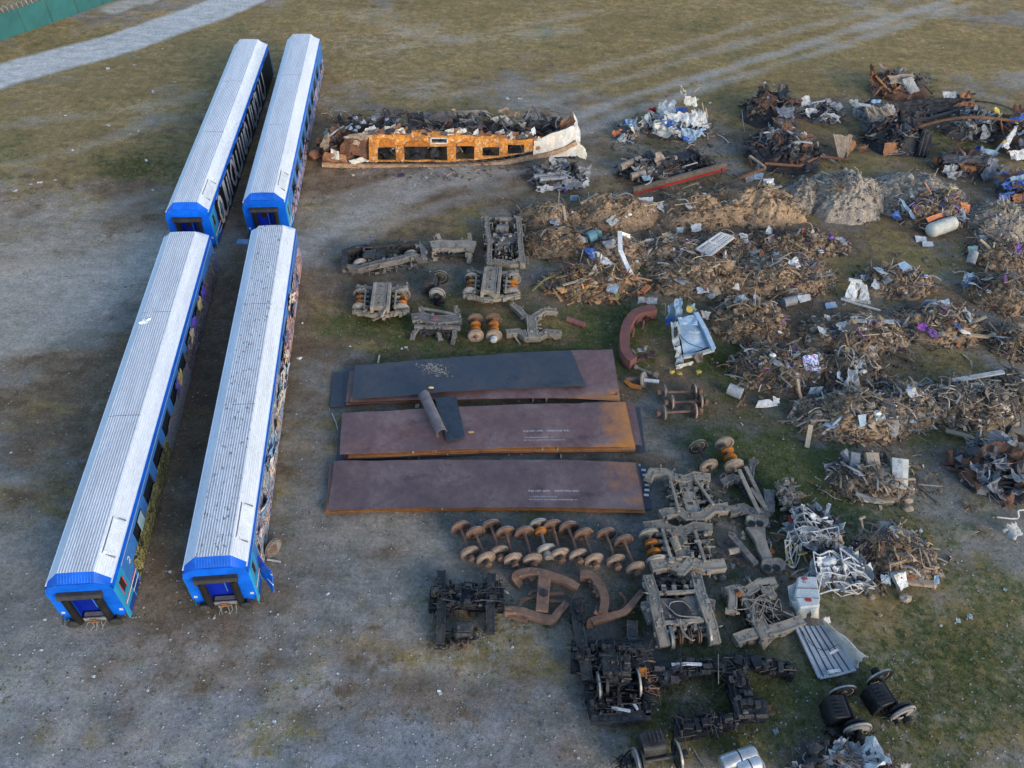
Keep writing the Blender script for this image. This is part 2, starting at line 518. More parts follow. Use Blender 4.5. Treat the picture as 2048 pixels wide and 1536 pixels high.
def ground_material():
    m, n, l, b = nodes_of('ground_soil')
    at = n.new('ShaderNodeAttribute'); at.attribute_name = 'soil'
    tc = n.new('ShaderNodeTexCoord')
    def nz(sc, det=6, rg=0.65, stretch=(1, 1, 1)):
        mp = n.new('ShaderNodeMapping'); mp.inputs['Scale'].default_value = stretch
        l.new(tc.outputs['Object'], mp.inputs[0])
        t = n.new('ShaderNodeTexNoise'); t.inputs['Scale'].default_value = sc; t.inputs['Detail'].default_value = det; t.inputs['Roughness'].default_value = rg
        l.new(mp.outputs[0], t.inputs['Vector'])
        return t
    def mult(cur, fac):
        mm = n.new('ShaderNodeMix'); mm.data_type = 'RGBA'; mm.blend_type = 'MULTIPLY'; mm.inputs[0].default_value = 1
        l.new(cur, mm.inputs[6]); l.new(fac, mm.inputs[7])
        return mm.outputs[2]
    cur = at.outputs['Color']
    for attr_, sc_, det_, col_, thr in (('earthy', .9, 12, (.118, .080, .048), .60), ('mossy', 1.5, 12, (.185, .132, .052), .62), ('grassy', 2.2, 12, (.062, .074, .022), .60)):
        va = n.new('ShaderNodeAttribute'); va.attribute_name = attr_
        ad = n.new('ShaderNodeMath'); ad.operation = 'ADD'
        l.new(va.outputs['Fac'], ad.inputs[0]); l.new(nz(sc_, det_, .74).outputs[0], ad.inputs[1])
        rr_ = ramp(n, [(thr, (0, 0, 0)), (thr + .09, (.82, .82, .82))]); l.new(ad.outputs[0], rr_.inputs[0])
        mm = n.new('ShaderNodeMix'); mm.data_type = 'RGBA'; l.new(rr_.outputs[0], mm.inputs[0]); l.new(cur, mm.inputs[6]); mm.inputs[7].default_value = (*col_, 1)
        cur = mm.outputs[2]
    r = ramp(n, [(0.25, (0.45, 0.48, 0.52)), (0.48, (0.95, 0.94, 0.92)), (0.75, (1.6, 1.52, 1.38))])
    l.new(nz(5, 10, 0.8).outputs[0], r.inputs[0]); cur = mult(cur, r.outputs[0])
    r = ramp(n, [(0.3, (0.74, 0.80, 0.72)), (0.7, (1.26, 1.20, 1.25))])
    l.new(nz(1.1, 6, 0.7, (1, 1.3, 1)).outputs[0], r.inputs[0]); cur = mult(cur, r.outputs[0])
    r = ramp(n, [(0.32, (0.52, 0.52, 0.52)), (0.68, (1.55, 1.55, 1.55))])
    l.new(nz(24, 4, 0.8).outputs[0], r.inputs[0]); cur = mult(cur, r.outputs[0])
    for rot, sc_, k_ in ((1.05, 1.3, .10), (0.35, 0.9, .09)):      # drag marks and wheel scuffs
        mp = n.new('ShaderNodeMapping'); mp.inputs['Rotation'].default_value = (0, 0, rot); mp.inputs['Scale'].default_value = (.22, 1.1, 1)
        l.new(tc.outputs['Object'], mp.inputs[0])
        t = n.new('ShaderNodeTexNoise'); t.inputs['Scale'].default_value = sc_; t.inputs['Detail'].default_value = 6; t.inputs['Roughness'].default_value = .7; t.inputs['Distortion'].default_value = .4
        l.new(mp.outputs[0], t.inputs['Vector'])
        r = ramp(n, [(0.34, (1 - k_,) * 3), (0.66, (1 + k_,) * 3)]); l.new(t.outputs[0], r.inputs[0]); cur = mult(cur, r.outputs[0])
    vo = n.new('ShaderNodeTexVoronoi'); vo.inputs['Scale'].default_value = 6.5
    l.new(tc.outputs['Object'], vo.inputs['Vector'])
    rs = ramp(n, [(0.06, (1, 1, 1)), (0.13, (0, 0, 0))]); l.new(vo.outputs['Distance'], rs.inputs[0])
    sel = ramp(n, [(0.72, (0, 0, 0)), (0.76, (1, 1, 1))]); l.new(vo.outputs['Color'], sel.inputs[0])
    mk = n.new('ShaderNodeMath'); mk.operation = 'MULTIPLY'; l.new(rs.outputs[0], mk.inputs[0]); l.new(sel.outputs[0], mk.inputs[1])
    ms = n.new('ShaderNodeMix'); ms.data_type = 'RGBA'; l.new(mk.outputs[0], ms.inputs[0]); l.new(cur, ms.inputs[6]); ms.inputs[7].default_value = (0.30, 0.31, 0.32, 1)
    l.new(ms.outputs[2], b.inputs['Base Color'])
    b.inputs['Roughness'].default_value = 0.95
    b.inputs['Specular IOR Level'].default_value = 0.15
    bp = n.new('ShaderNodeBump'); bp.inputs['Strength'].default_value = 0.55; bp.inputs['Distance'].default_value = 0.06
    l.new(nz(9, 8, 0.75).outputs[0], bp.inputs['Height']); l.new(bp.outputs[0], b.inputs['Normal'])
    return m

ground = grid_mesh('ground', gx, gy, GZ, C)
clear = np.clip(1 - road * 2 - sand - trall * .8, 0, 1)
for nm_, arr in (('earthy', (sm(n1 + brown, .40, .75) * .19 - .06)), ('mossy', (sm(n2 + moss, .40, .80) * .24 - .07)), ('grassy', (sm(n3 * .6 + n2 * .4 + green, .44, .78) * .26 - .10))):
    at = ground.data.attributes.new(nm_, 'FLOAT', 'POINT'); at.data.foreach_set('value', (arr * clear - .3 * (1 - clear)).astype(np.float32).ravel())
ground.data.materials.append(ground_material())
tag(ground, 'dirt and gravel yard with mossy and grassy patches', kind='structure')

TINT = surf('tinted', None, None, tint=True, scale=3, rough=0.75, bump=0.3, vary=0.25)
def ground_z(x, y):
    i, j = int(np.searchsorted(gx, x)), int(np.searchsorted(gy, y))
    return float(GZ[min(j, len(gy) - 1), min(i, len(gx) - 1)])

# loose stones and grass: too many to count
rnd = random.Random(5)
mb = MB()
STONE = [(0.36, 0.35, 0.33), (0.26, 0.25, 0.24), (0.2, 0.18, 0.16), (0.48, 0.47, 0.45), (0.10, 0.10, 0.10)]
for k in range(8500):
    px, py = rnd.uniform(0, 2048), 1536 * (1 - rnd.random() ** 1.15)
    p = P(px, py)
    r = rnd.uniform(0.02, 0.055) * (1.6 if rnd.random() < 0.06 else 1)
    mb.lump(p + V((0, 0, ground_z(p.x, p.y) + r * 0.3)), r, k, (1, rnd.uniform(.6, 1.2), 0.6), 0.5, 0, col=rnd.choice(STONE))
o = mb.build('loose_stones', TINT); tag(o, 'small pale stones scattered all over the yard', 'stones', kind='stuff')
mb = MB()
GR = [(0.07, 0.095, 0.02), (0.10, 0.105, 0.03), (0.14, 0.12, 0.04), (0.05, 0.08, 0.02)]
def tuft(px, py, n, h, cols, spread=0.12):
    p = P(px, py)
    p.z = ground_z(p.x, p.y)
    for q in range(n):
        a = rnd.uniform(0, 6.28)
        d = V((math.cos(a), math.sin(a), 0))
        s = d.orthogonal().normalized()
        b0 = p + d * rnd.uniform(0, spread)
        hh = h * rnd.uniform(0.5, 1.2)
        t = b0 + d * hh * rnd.uniform(0.2, 0.9) + V((0, 0, hh))
        sd2 = V((-d.y, d.x, 0)) * 0.012
        mb.add([b0 - sd2, b0 + sd2, t], [(0, 1, 2)], rnd.choice(cols))
green_list = [(270, 335, 70, 22, 380), (1000, 700, 300, 30, 300), (1230, 640, 90, 50, 450), (1330, 290, 120, 25, 420), (1440, 725, 25, 22, 420), (1500, 900, 140, 90, 1000), (1450, 1100, 200, 160, 900), (1420, 1410, 240, 90, 1500), (1900, 1350, 200, 170, 1600), (1750, 1000, 220, 90, 500), (860, 560, 160, 80, 400), (760, 645, 55, 12, 300), (1340, 560, 200, 40, 250), (1270, 1240, 25, 40, 140), (1860, 730, 120, 40, 350), (1740, 470, 180, 30, 300), (1900, 240, 160, 90, 300), (1180, 410, 160, 15, 120)]
for (x, y, rx, ry, k) in green_list:
    for q in range(k):
        tuft(rnd.gauss(x, rx * 0.6), rnd.gauss(y, ry * 0.6), 5, 0.13, GR)
o = mb.build('grass', TINT); tag(o, 'short green and yellowish grass growing in patches', 'grass', kind='stuff')

# ------------------------------------------------------------------ green fence, top left corner
M_FGREEN = paint('fence_green', (0.024, 0.115, 0.11), 0.7, 0.8, 0.6)
M_FPOST = paint('fence_post', (0.05, 0.14, 0.13), 0.6)
M_WIRE = surf('razor_wire', (0.5, 0.5, 0.5), (0.35, 0.34, 0.33), rough=0.4, metal=0.6)
f0, f1 = P(-60, 104), P(255, -8)
fence = thing('fence', 'green sheeted boundary fence topped with coiled razor wire beside the pale road', 'fence', f0)
fd = (f1 - f0).normalized(); fn = V((-fd.y, fd.x, 0)); FL = (f1 - f0).length
FH = 2.3
xs = [0.0]
while xs[-1] < FL: xs.append(xs[-1] + 2.9)
for a, b in zip(xs[:-1], xs[1:]):
    mb = MB(); mb.sheet([f0 + fd * (a + .03), f0 + fd * (b - .03), f0 + fd * (b - .03) + V((0, 0, FH)), f0 + fd * (a + .03) + V((0, 0, FH))], 6, 4, 0.05, 0.7, a, 0.02)
    mb.build('panel', M_FGREEN, fence)
for a in xs:
    mb = MB(); q = f0 + fd * a - fn * 0.06; mb.tube([q, q + V((0, 0, FH + 0.12))], 0.035, 6); mb.tube([q + V((0, 0, FH + .1)), q + V((0, 0, FH + 0.5)) - fn * 0.25], 0.025, 5)
    mb.build('post', M_FPOST, fence)
mb = MB(); pts = []
for k in range(int(FL / 0.5 * 10)):
    t = k / 10 * 2 * math.pi
    pts.append(f0 + fd * (k * 0.05) + fn * (-0.1 + 0.3 * math.cos(t)) + V((0, 0, FH + 0.32 + 0.3 * math.sin(t))))
mb.tube(pts, 0.022, 4); mb.build('razor_wire', M_WIRE, fence)

# ------------------------------------------------------------------ passenger coaches
def stripe_roof():
    m, n, l, b = nodes_of('roof_aluminium')
    tc = n.new('ShaderNodeTexCoord'); oi = n.new('ShaderNodeObjectInfo')
    def nz(sc, st, det=6, rg=0.65):
        mp = n.new('ShaderNodeMapping'); mp.inputs['Scale'].default_value = st
        ad = n.new('ShaderNodeVectorMath'); ad.operation = 'ADD'
        mu = n.new('ShaderNodeMath'); mu.operation = 'MULTIPLY'; mu.inputs[1].default_value = 40
        l.new(oi.outputs['Random'], mu.inputs[0]); l.new(tc.outputs['Object'], ad.inputs[0]); l.new(mu.outputs[0], ad.inputs[1])
        l.new(ad.outputs[0], mp.inputs[0])
        t = n.new('ShaderNodeTexNoise'); t.inputs['Scale'].default_value = sc; t.inputs['Detail'].default_value = det; t.inputs['Roughness'].default_value = rg
        l.new(mp.outputs[0], t.inputs['Vector']); return t
    r1 = ramp(n, [(0.3, (0.56, 0.57, 0.585)), (0.55, (0.66, 0.67, 0.68)), (0.75, (0.72, 0.725, 0.73))])
    l.new(nz(1.0, (2.0, 0.25, 1)).outputs[0], r1.inputs[0])
    r2 = ramp(n, [(0.32, (0.80, 0.80, 0.80)), (0.6, (1.05, 1.05, 1.05))])
    l.new(nz(5, (2, 0.6, 1), 8, 0.75).outputs[0], r2.inputs[0])
    mx = n.new('ShaderNodeMix'); mx.data_type = 'RGBA'; mx.blend_type = 'MULTIPLY'; mx.inputs[0].default_value = 0.8
    l.new(r1.outputs[0], mx.inputs[6]); l.new(r2.outputs[0], mx.inputs[7])
    # dirt drops, strength from the attribute "dirt" painted on the coach's roof
    at = n.new('ShaderNodeAttribute'); at.attribute_name = 'dirt'
    n5 = nz(5.5, (1.3, 0.7, 1), 4, 0.6)
    th = n.new('ShaderNodeMath'); th.operation = 'ADD'; l.new(n5.outputs[0], th.inputs[0]); l.new(at.outputs['Fac'], th.inputs[1])
    r3 = ramp(n, [(0.73, (0, 0, 0)), (0.78, (1, 1, 1))]); l.new(th.outputs[0], r3.inputs[0])
    m2 = n.new('ShaderNodeMix'); m2.data_type = 'RGBA'; l.new(r3.outputs[0], m2.inputs[0]); l.new(mx.outputs[2], m2.inputs[6]); m2.inputs[7].default_value = (0.16, 0.16, 0.17, 1)
    va = n.new('ShaderNodeAttribute'); va.attribute_name = 'valley'
    rv = ramp(n, [(0.0, (1, 1, 1)), (1.0, (0.58, 0.58, 0.59))]); nv = nz(2.2, (1.5, 0.22, 1), 6, .7)
    mm_ = n.new('ShaderNodeMath'); mm_.operation = 'MULTIPLY'; l.new(va.outputs['Fac'], mm_.inputs[0])
    rn = ramp(n, [(0.3, (0.35,) * 3), (0.65, (1.0,) * 3)]); l.new(nv.outputs[0], rn.inputs[0]); l.new(rn.outputs[0], mm_.inputs[1]); l.new(mm_.outputs[0], rv.inputs[0])
    m9 = n.new('ShaderNodeMix'); m9.data_type = 'RGBA'; m9.blend_type = 'MULTIPLY'; m9.inputs[0].default_value = 1; l.new(m2.outputs[2], m9.inputs[6]); l.new(rv.outputs[0], m9.inputs[7])
    l.new(m9.outputs[2], b.inputs['Base Color'])
    b.inputs['Roughness'].default_value = 0.5; b.inputs['Metallic'].default_value = 0.0
    return m
M_ROOF = stripe_roof()
M_BLUE = paint('livery_blue', (0.003, 0.12, 0.62), 0.45, 0.72, 1.4, vary=.16)
M_BLUE2 = paint('livery_mid_blue', (0.05, 0.20, 0.50), 0.45, 0.75, 1.2, vary=.16)
M_TURQ = paint('livery_turquoise', (0.03, 0.30, 0.50), 0.4, 0.85)
M_DKBLUE = paint('livery_dark_blue', (0.012, 0.05, 0.26), 0.4)
M_INBLUE = paint('gangway_blue', (0.003, 0.016, 0.26), 0.4)
M_WHITE = paint('white_paint', (0.78, 0.79, 0.8), 0.45, 0.85)
M_RED = paint('red_paint', (0.5, 0.03, 0.035), 0.45)
M_RUBBER = surf('black_rubber', (0.006, 0.006, 0.006), (0.013, 0.012, 0.011), rough=0.6, bump=0.1)
M_RUBTOP = surf('grey_rubber', (0.05, 0.045, 0.042), (0.03, 0.027, 0.025), rough=0.7, bump=0.1)
M_GLASS = surf('dark_glass', (0.012, 0.016, 0.018), (0.02, 0.024, 0.026), rough=0.12, bump=0, vary=0.05)
M_FRAME = paint('window_frame', (0.06, 0.10, 0.16), 0.4)
M_GREYM = surf('grey_metal', (0.25, 0.25, 0.25), (0.16, 0.15, 0.14), rough=0.6, metal=0.2)
M_LGREY = surf('light_grey_metal', (0.5, 0.5, 0.49), (0.38, 0.38, 0.37), rough=0.6)
M_UNDER = surf('underframe_black', (0.03, 0.03, 0.032), (0.05, 0.042, 0.036), rough=0.8)
M_HATCH = surf('hatch_aluminium', (.58, .59, .60), (.48, .49, .49), (.36, .34, .30), scale=2, rough=.5, spot=.66)
M_SEAM = paint('seam', (0.1, 0.1, 0.1), 0.7)

CW, CWF, CHE, CHR, CL, CZ0 = 2.93, 1.64, 2.80, 3.62, 26.4, 0.14
def roof_profile():
    pts = []
    hw = CWF / 2
    # left shoulder up, flat, right shoulder down; ribs stand proud
    def shoulder(sign):
        a, b = V((sign * 1.42, 0, 2.985)), V((sign * hw, 0, CHR))
        d = (b - a); nn = V((-d.z, 0, d.x)).normalized() * (1 if sign > 0 else -1)
        if nn.z < 0: nn = -nn
        out = [a]
        for k in range(6):
            t = 0.12 + k * 0.145
            for dt, h in ((0, 0), (0.02, 0.012), (0.05, 0.012), (0.07, 0)):
                out.append(a + d * (t + dt) + nn * h)
        out.append(b)
        return out
    left = shoulder(-1)
    flat = []
    n = 13
    for k in range(n):
        x0 = -hw + 0.03 + k * (CWF - 0.06 - 0.055) / (n - 1)
        for dx, h in ((0, 0), (0.014, 0.028), (0.041, 0.028), (0.055, 0)):
            flat.append(V((x0 + dx, 0, CHR + h + 0.03 * (1 - ((x0 + .027) / hw) ** 2))))
    right = shoulder(1)[::-1]
    return left + flat + right
ROOF = roof_profile()

def stroke(mb, path, w, xo, col=None, th=0.004):
    """flat painted band on the side wall: path of (y, z), width w"""
    n = len(path)
    vs = []
    for i, (y, z) in enumerate(path):
        a, b = path[max(i - 1, 0)], path[min(i + 1, n - 1)]
        d = V((0, b[0] - a[0], b[1] - a[1])).normalized()
        s = V((0, -d.z, d.y)) * (w / 2)
        vs += [V((xo, y, min(max(z + s.z, 0.2), 2.78))) + V((0, s.y, 0)), V((xo, y, min(max(z - s.z, 0.2), 2.78))) - V((0, s.y, 0))]
    mb.add(vs, [(2 * i, 2 * i + 1, 2 * i + 3, 2 * i + 2) for i in range(n - 1)], col)

def make_coach(label, x, y, a, seed, win=True, dirt=0.0, grime=0.5):
    root = local_thing('passenger_coach', label, 'train coach', (x, y, 0), -a, 'blue and white passenger coaches')
    rr = random.Random(seed)
    # roof shell
    mb = MB()
    ys = [0.42] + [0.42 + (CL - 0.9) * k / 14 for k in range(1, 14)] + [CL - 0.48, CL]
    n = len(ROOF)
    vs = []
    for k, yy in enumerate(ys):
        for p in ROOF:
            q = V((p.x, yy, p.z + noise.noise(V((p.x * 0.8, yy * 0.35, seed))) * 0.012))
            if yy == CL:
                q.z -= 0.38 * max(0, (q.z - 2.98) / 0.65); q.x *= 0.99
            vs.append(q)
    fs = [(j * n + i, j * n + i + 1, (j + 1) * n + i + 1, (j + 1) * n + i) for j in range(len(ys) - 1) for i in range(n - 1)]
    mb.add(vs, fs)
    roof = mb.build('roof', M_ROOF, root)
    at = roof.data.attributes.new('dirt', 'FLOAT', 'POINT')
    at.data.foreach_set('value', [dirt * (1 if abs(v.x) < 0.8 else 0.4) for v in vs])
    rib = [max(0.0, 1 - (p.z - (CHR + 0.03 * (1 - (p.x / (CWF / 2)) ** 2))) / 0.02) if abs(p.x) < CWF / 2 - .02 else 0.15 for p in ROOF]
    at = roof.data.attributes.new('valley', 'FLOAT', 'POINT')
    at.data.foreach_set('value', [grime * min(1.0, r_) for yy in ys for r_ in rib])
    # transverse seams and hatch
    mb = MB()
    for yy in (CL * 0.37, CL * 0.68):
        mb.add([V((p.x, yy, p.z + 0.004)) for p in ROOF[25:-25]] + [V((p.x, yy + 0.03, p.z + 0.004)) for p in ROOF[25:-25]], [(i, i + 1, len(ROOF) - 50 + i + 1, len(ROOF) - 50 + i) for i in range(len(ROOF) - 51)])
    sub(mb, 'seam', M_SEAM, roof)
    A, B = V((0.93, 0, CHR - 0.12)), V((1.34, 0, CHR - 0.12 - 0.41 * 0.635 / 0.6 - .02))
    A.z = CHR - (0.93 - .82) / 0.6 * 0.635 + 0.025; B.z = CHR - (1.34 - .82) / 0.6 * 0.635 + 0.025
    mb = MB(); h0, h1 = 1.55, 3.35
    mb.prism([A + V((0, h0, 0)), B + V((0, h0, 0)), B + V((0, h1, 0)), A + V((0, h1, 0))], V((0.015, 0, 0.02)))
    hatch = mb.build('roof_hatch', M_HATCH, root)
    mb = MB()
    for yy in (h0 - .12, h1 + .12):
        mb.beam([A + V((-.1, yy, .03)), B + V((.04, yy, .03))], 0.05, 0.04)
    mb.beam([A + V((-.02, h0 - .1, .035)), A + V((-.02, h1 + .1, .035))], 0.03, 0.03)
    sub(mb, 'hatch_frame', M_GREYM, hatch)
    # blue cantrail strips and gutter
    for s in (1, -1):
        mb = MB()
        mb.add([V((s * 1.418, 0.1, 2.985)), V((s * 1.418, CL, 2.985)), V((s * 1.475, CL, 2.62)), V((s * 1.475, 0.1, 2.62))], [(0, 1, 2, 3)])
        mb.build('cantrail', M_BLUE, root)
        mb = MB(); mb.beam([V((s * 1.425, 0.2, 3.0)), V((s * 1.425, CL - .05, 3.0))], 0.06, 0.03); mb.build('gutter', M_WHITE, root)
    # side walls with window openings
    zb, zt = 1.30, 2.28
    nw = 9
    wins = [(3.3 + k * 2.24, 3.3 + k * 2.24 + 1.55) for k in range(nw)]
    for s in (1, -1):
        X = s * 1.47
        mb = MB()
        cuts = [1.25] + [t for w in wins for t in w] + [CL]
        for k in range(len(cuts) - 1):
            is_win = k % 2 == 1
            for (z0, z1) in ((CZ0, zb), (zb, zt), (zt, 2.7)):
                if is_win and z0 == zb: continue
                mb.add([V((X, cuts[k], z0)), V((X, cuts[k + 1], z0)), V((X, cuts[k + 1], z1)), V((X, cuts[k], z1))], [(0, 1, 2, 3)])
        wall = mb.build('side_wall', M_BLUE2, root)
        for (a0, a1) in wins:
            mb = MB()
            for (p, q) in (((a0, zb), (a1, zb)), ((a1, zb), (a1, zt)), ((a1, zt), (a0, zt)), ((a0, zt), (a0, zb))):
                mb.add([V((X + s * .006, p[0], p[1])), V((X + s * .006, q[0], q[1])), V((X - s * .07, q[0], q[1])), V((X - s * .07, p[0], p[1]))], [(0, 1, 2, 3)])
            fr = mb.build('window', M_FRAME, root)
            mb = MB()
            mb.sheet([V((X - s * .07, a0, zb)), V((X - s * .07, a1, zb)), V((X - s * .07, a1, zt)), V((X - s * .07, a0, zt))], 2, 2, 0.015, 1, a0 + seed, 0.01)
            sub(mb, 'pane', M_GLASS, fr)
        # entrance door at the front end
        mb = MB()
        X2 = X - s * 0.01
        d0, d1 = 0.28, 1.18
        for (y0, y1, z0, z1) in ((d0, 0.5, CZ0 + .45, 2.66), (0.98, d1, CZ0 + .45, 2.66), (0.5, 0.98, CZ0 + .45, 1.45), (0.5, 0.98, 2.35, 2.66)):
            mb.box((X2, (y0 + y1) / 2, (z0 + z1) / 2), (0.05, y1 - y0, z1 - z0))
        door = mb.build('door', M_TURQ, root)
        mb = MB(); mb.box((X2 - s * .02, 0.74, 1.9), (0.02, 0.48, 0.9)); sub(mb, 'pane', M_GLASS, door)
        mb = MB(); mb.box((X2 + s * .03, 0.95, 1.9), (0.02, 0.05, 0.86)); mb.box((X2 + s * .03, 0.53, 1.9), (0.02, 0.05, 0.86)); sub(mb, 'frame', M_RED if seed == 1 else M_GREYM, door)
        mb = MB(); mb.box((X2, 0.14, 1.4), (0.06, 0.27, 2.52)); mb.box((X2, 1.215, 1.4), (0.055, 0.06, 2.52)); mb.build('door_post', M_TURQ, root)
        mb = MB(); mb.box((X2, 0.72, 0.36), (0.06, 0.88, 0.44)); mb.build('door_skirt', M_DKBLUE, root)
        mb = MB(); mb.box((X + s * .012, 1.12, 0.95), (0.012, 2.1, 0.07)); mb.build('white_stripe', M_WHITE, root)
        mb = MB(); mb.box((X + s * .013, 1.12, 1.03), (0.012, 2.1, 0.08)); mb.build('red_stripe', M_RED, root)
        mb = MB(); mb.box((X + s * .012, 1.12, 0.55), (0.012, 2.1, 0.06)); mb.build('white_stripe', M_WHITE, root)
        mb = MB(); mb.box((X + s * .006, 1.0, 0.52), (0.008, 1.9, 0.74)); mb.build('skirt_panel', M_DKBLUE, root)
        mb = MB(); mb.add([V((X + s * .008, 1.3, 2.60)), V((X + s * .008, CL, 2.60)), V((X + s * .008, CL, 2.57)), V((X + s * .008, 1.3, 2.57))], [(0, 1, 2, 3)]); mb.build('trim_line', M_WHITE, root)
    # floor, rear end
    mb = MB(); mb.box((0, CL / 2 + .25, CZ0 + 0.02), (2.86, CL - .6, 0.04)); mb.build('floor', M_UNDER, root)
    mb = MB()
    prof = [(-1.475, CZ0), (1.475, CZ0), (1.475, 2.62), (1.42, 2.98), (0.82, 3.24), (-0.82, 3.24), (-1.42, 2.98), (-1.475, 2.62)]
    mb.prism([V((px, CL - 0.01, pz)) for px, pz in prof], V((0, 0.05, 0))); mb.build('rear_wall', M_BLUE, root)
    # front end wall: slope under the roof, two flanks and lintel round the gangway
    mb = MB()
    prof2 = ROOF
    vs = [V((p.x, 0.421, p.z - 0.003)) for p in prof2] + [V((p.x, 0.06, p.z - 0.36 * max(0, (p.z - 2.9) / 0.72))) for p in prof2]
    mb.add(vs, [(i, i + 1, n + i + 1, n + i) for i in range(n - 1)])
    slope = mb.build('end_slope', M_BLUE, root)
    G = 0.66
    mb = MB()
    for s in (1, -1):
        poly = [(s * G, 0.34), (s * 1.40, 0.34), (s * 1.475, 0.8), (s * 1.475, 2.62), (s * 1.42, 2.94), (s * 0.84, 3.26), (s * G, 3.27)]
        mb.prism([V((px, 0.0, pz)) for px, pz in poly], V((0, 0.07, 0)))
    mb.prism([V((-G, 0.0, 2.42)), V((G, 0.0, 2.42)), V((G, 0.0, 3.275)), V((-G, 0.0, 3.275))], V((0, 0.068, 0)))
    ew = mb.build('end_wall', M_BLUE, root)
    mb = MB()
    for s in (1, -1):
        mb.box((s * 1.3, -0.012, 0.98), (0.16, 0.02, 0.16))
    sub(mb, 'tail_lamp_plate', M_LGREY, ew)
    # vestibule
    mb = MB()
    mb.box((0, 0.36, 1.45), (1.5, 0.05, 2.3)); 
    for s in (1, -1): mb.box((s * 0.7, 0.22, 1.45), (0.05, 0.30, 2.3))
    vb = mb.build('vestibule', M_INBLUE, root)
    mb = MB(); mb.box((-0.18, 0.325, 1.95), (0.34, 0.02, 0.55)); sub(mb, 'door_window', M_RUBBER, vb)
    mb = MB(); mb.box((0.08, 0.32, 1.6), (0.05, 0.03, 1.7)); mb.box((0.36, 0.32, 1.5), (0.03, 0.03, 1.7)); sub(mb, 'door_trim', M_BLUE2, vb)
    mb = MB(); mb.box((0, 0.12, 0.46), (1.1, 0.22, 0.06)); mb.box((0, -0.10, 0.42), (1.1, 0.05, 0.22)); mb.build('gangway_plate', M_GREYM, root)
    # rubber gangway tubes
    mb = MB(); mb.tube([V((-0.98, -0.16, 2.52)), V((0.98, -0.16, 2.56))], 0.15, 12); mb.box((0, -0.1, 2.70), (1.96, 0.25, 0.05)); mb.build('gangway_tube', M_RUBTOP, root, smooth=True)
    for s in (1, -1):
        mb = MB(); mb.tube([V((s * 0.73, -0.15, 2.42)), V((s * 0.72, -0.17, 1.4)), V((s * 0.73, -0.16, 0.28))], 0.17, 12); mb.build('gangway_tube', M_RUBBER, root, smooth=True)
    # buffers, coupling, hoses, steps
    for s in (1, -1):
        mb = MB(); mb.lathe([(0.11, 0), (0.11, 0.32), (0.28, 0.34), (0.29, 0.40), (0.24, 0.43)], (s * 0.98, 0.05, 0.42), (0, -1, -0.05), 16)
        mb.build('buffer', M_UNDER, root, smooth=True)
        mb = MB(); mb.beam([V((s * 1.42, -0.02, 0.75)), V((s * 1.5, -0.25, 0.3))], 0.05, 0.04); mb.build('step_bracket', M_UNDER, root)
    mb = MB(); mb.box((0, 0.05, 0.28), (2.5, 0.16, 0.26)); mb.build('headstock', M_UNDER, root)
    mb = MB()
    for k in range(5):
        x0 = -0.4 + 0.2 * k
        mb.tube([V((x0, 0, 0.42)), V((x0 + .03, -0.2, 0.28)), V((x0 + rr.uniform(-.15, .15), -0.32, 0.1)), V((x0 + rr.uniform(-.2, .2), -0.5, 0.03))], 0.018, 5)
    mb.build('brake_hose', M_GREYM, root)
    mb = MB(); mb.box((-0.1, -0.12, 0.42), (0.3, 0.18, 0.12)); mb.tube([V((-.3, -.25, .38)), V((.2, -.25, .4))], 0.04, 6); mb.build('coupling', surf('rust_fit', (0.3, 0.13, 0.05), (0.16, 0.09, 0.05)), root)
    # bogies partly sunk under the floor
    for yb in (3.0, CL - 3.0):
        for dy in (-1.25, 1.25):
            for s in (1, -1):
                mb = MB(); mb.lathe([(0.46, -0.07), (0.46, 0.07), (0.38, 0.075), (0.12, 0.08)], (s * 0.78, yb + dy, 0.44), (s, 0, 0), 18)
                mb.build('wheel', M_UNDER, root, smooth=True)
    return root

coachA = make_coach('blue coach nearest the camera at far left, squiggly camouflage graffiti on its side', -19.158, 19.035, -0.104, 1, grime=0.75)
coachB = make_coach('blue coach with specked roof, torn side and a bent side panel hanging open', -13.311, 20.07, -0.115, 2, dirt=0.125, grime=1.0)
coachC = make_coach('blue coach further back with big white and black block graffiti along its side', -22.647, 47.766, -0.068, 3)
coachD = make_coach('blue coach further back with pinkish graffiti, next to the burnt wreck', -17.704, 49.2, -0.087, 4)
XG = 1.47
def outlined(root, paths, w, ink, fill, x0=0.012):
    mb = MB()
    for p in paths: stroke(mb, p, w * 1.55, XG + x0)
    o = mb.build('graffiti_outline', ink, root)
    mb = MB()
    for p in paths: stroke(mb, p, w, XG + x0 + 0.004)
    mb.build('graffiti_fill', fill, root)
def arc(cy, cz, ry, rz, a0, a1, n=12):
    return [(cy + ry * math.cos(a0 + (a1 - a0) * k / n), cz + rz * math.sin(a0 + (a1 - a0) * k / n)) for k in range(n + 1)]
M_GBLK = paint('graffiti_black', (0.012, 0.016, 0.016), 0.45)
M_GCREAM = paint('graffiti_cream', (0.62, 0.58, 0.53), 0.5)
M_GCYAN = paint('graffiti_cyan', (0.05, 0.30, 0.45), 0.5)
M_GPINK = paint('graffiti_pink', (0.50, 0.25, 0.32), 0.5, 0.7)
M_GYEL = paint('graffiti_yellow', (0.42, 0.36, 0.10), 0.5, 0.6, 3)
M_GGREEN = paint('graffiti_green', (0.09, 0.11, 0.035), 0.5, 0.6, 3)
M_GTEAL = paint('graffiti_teal', (0.05, 0.25, 0.24), 0.5)
M_GPUR = paint('graffiti_purple', (0.10, 0.06, 0.32), 0.5)
M_GORG = paint('graffiti_orange', (0.5, 0.2, 0.09), 0.5, .7)
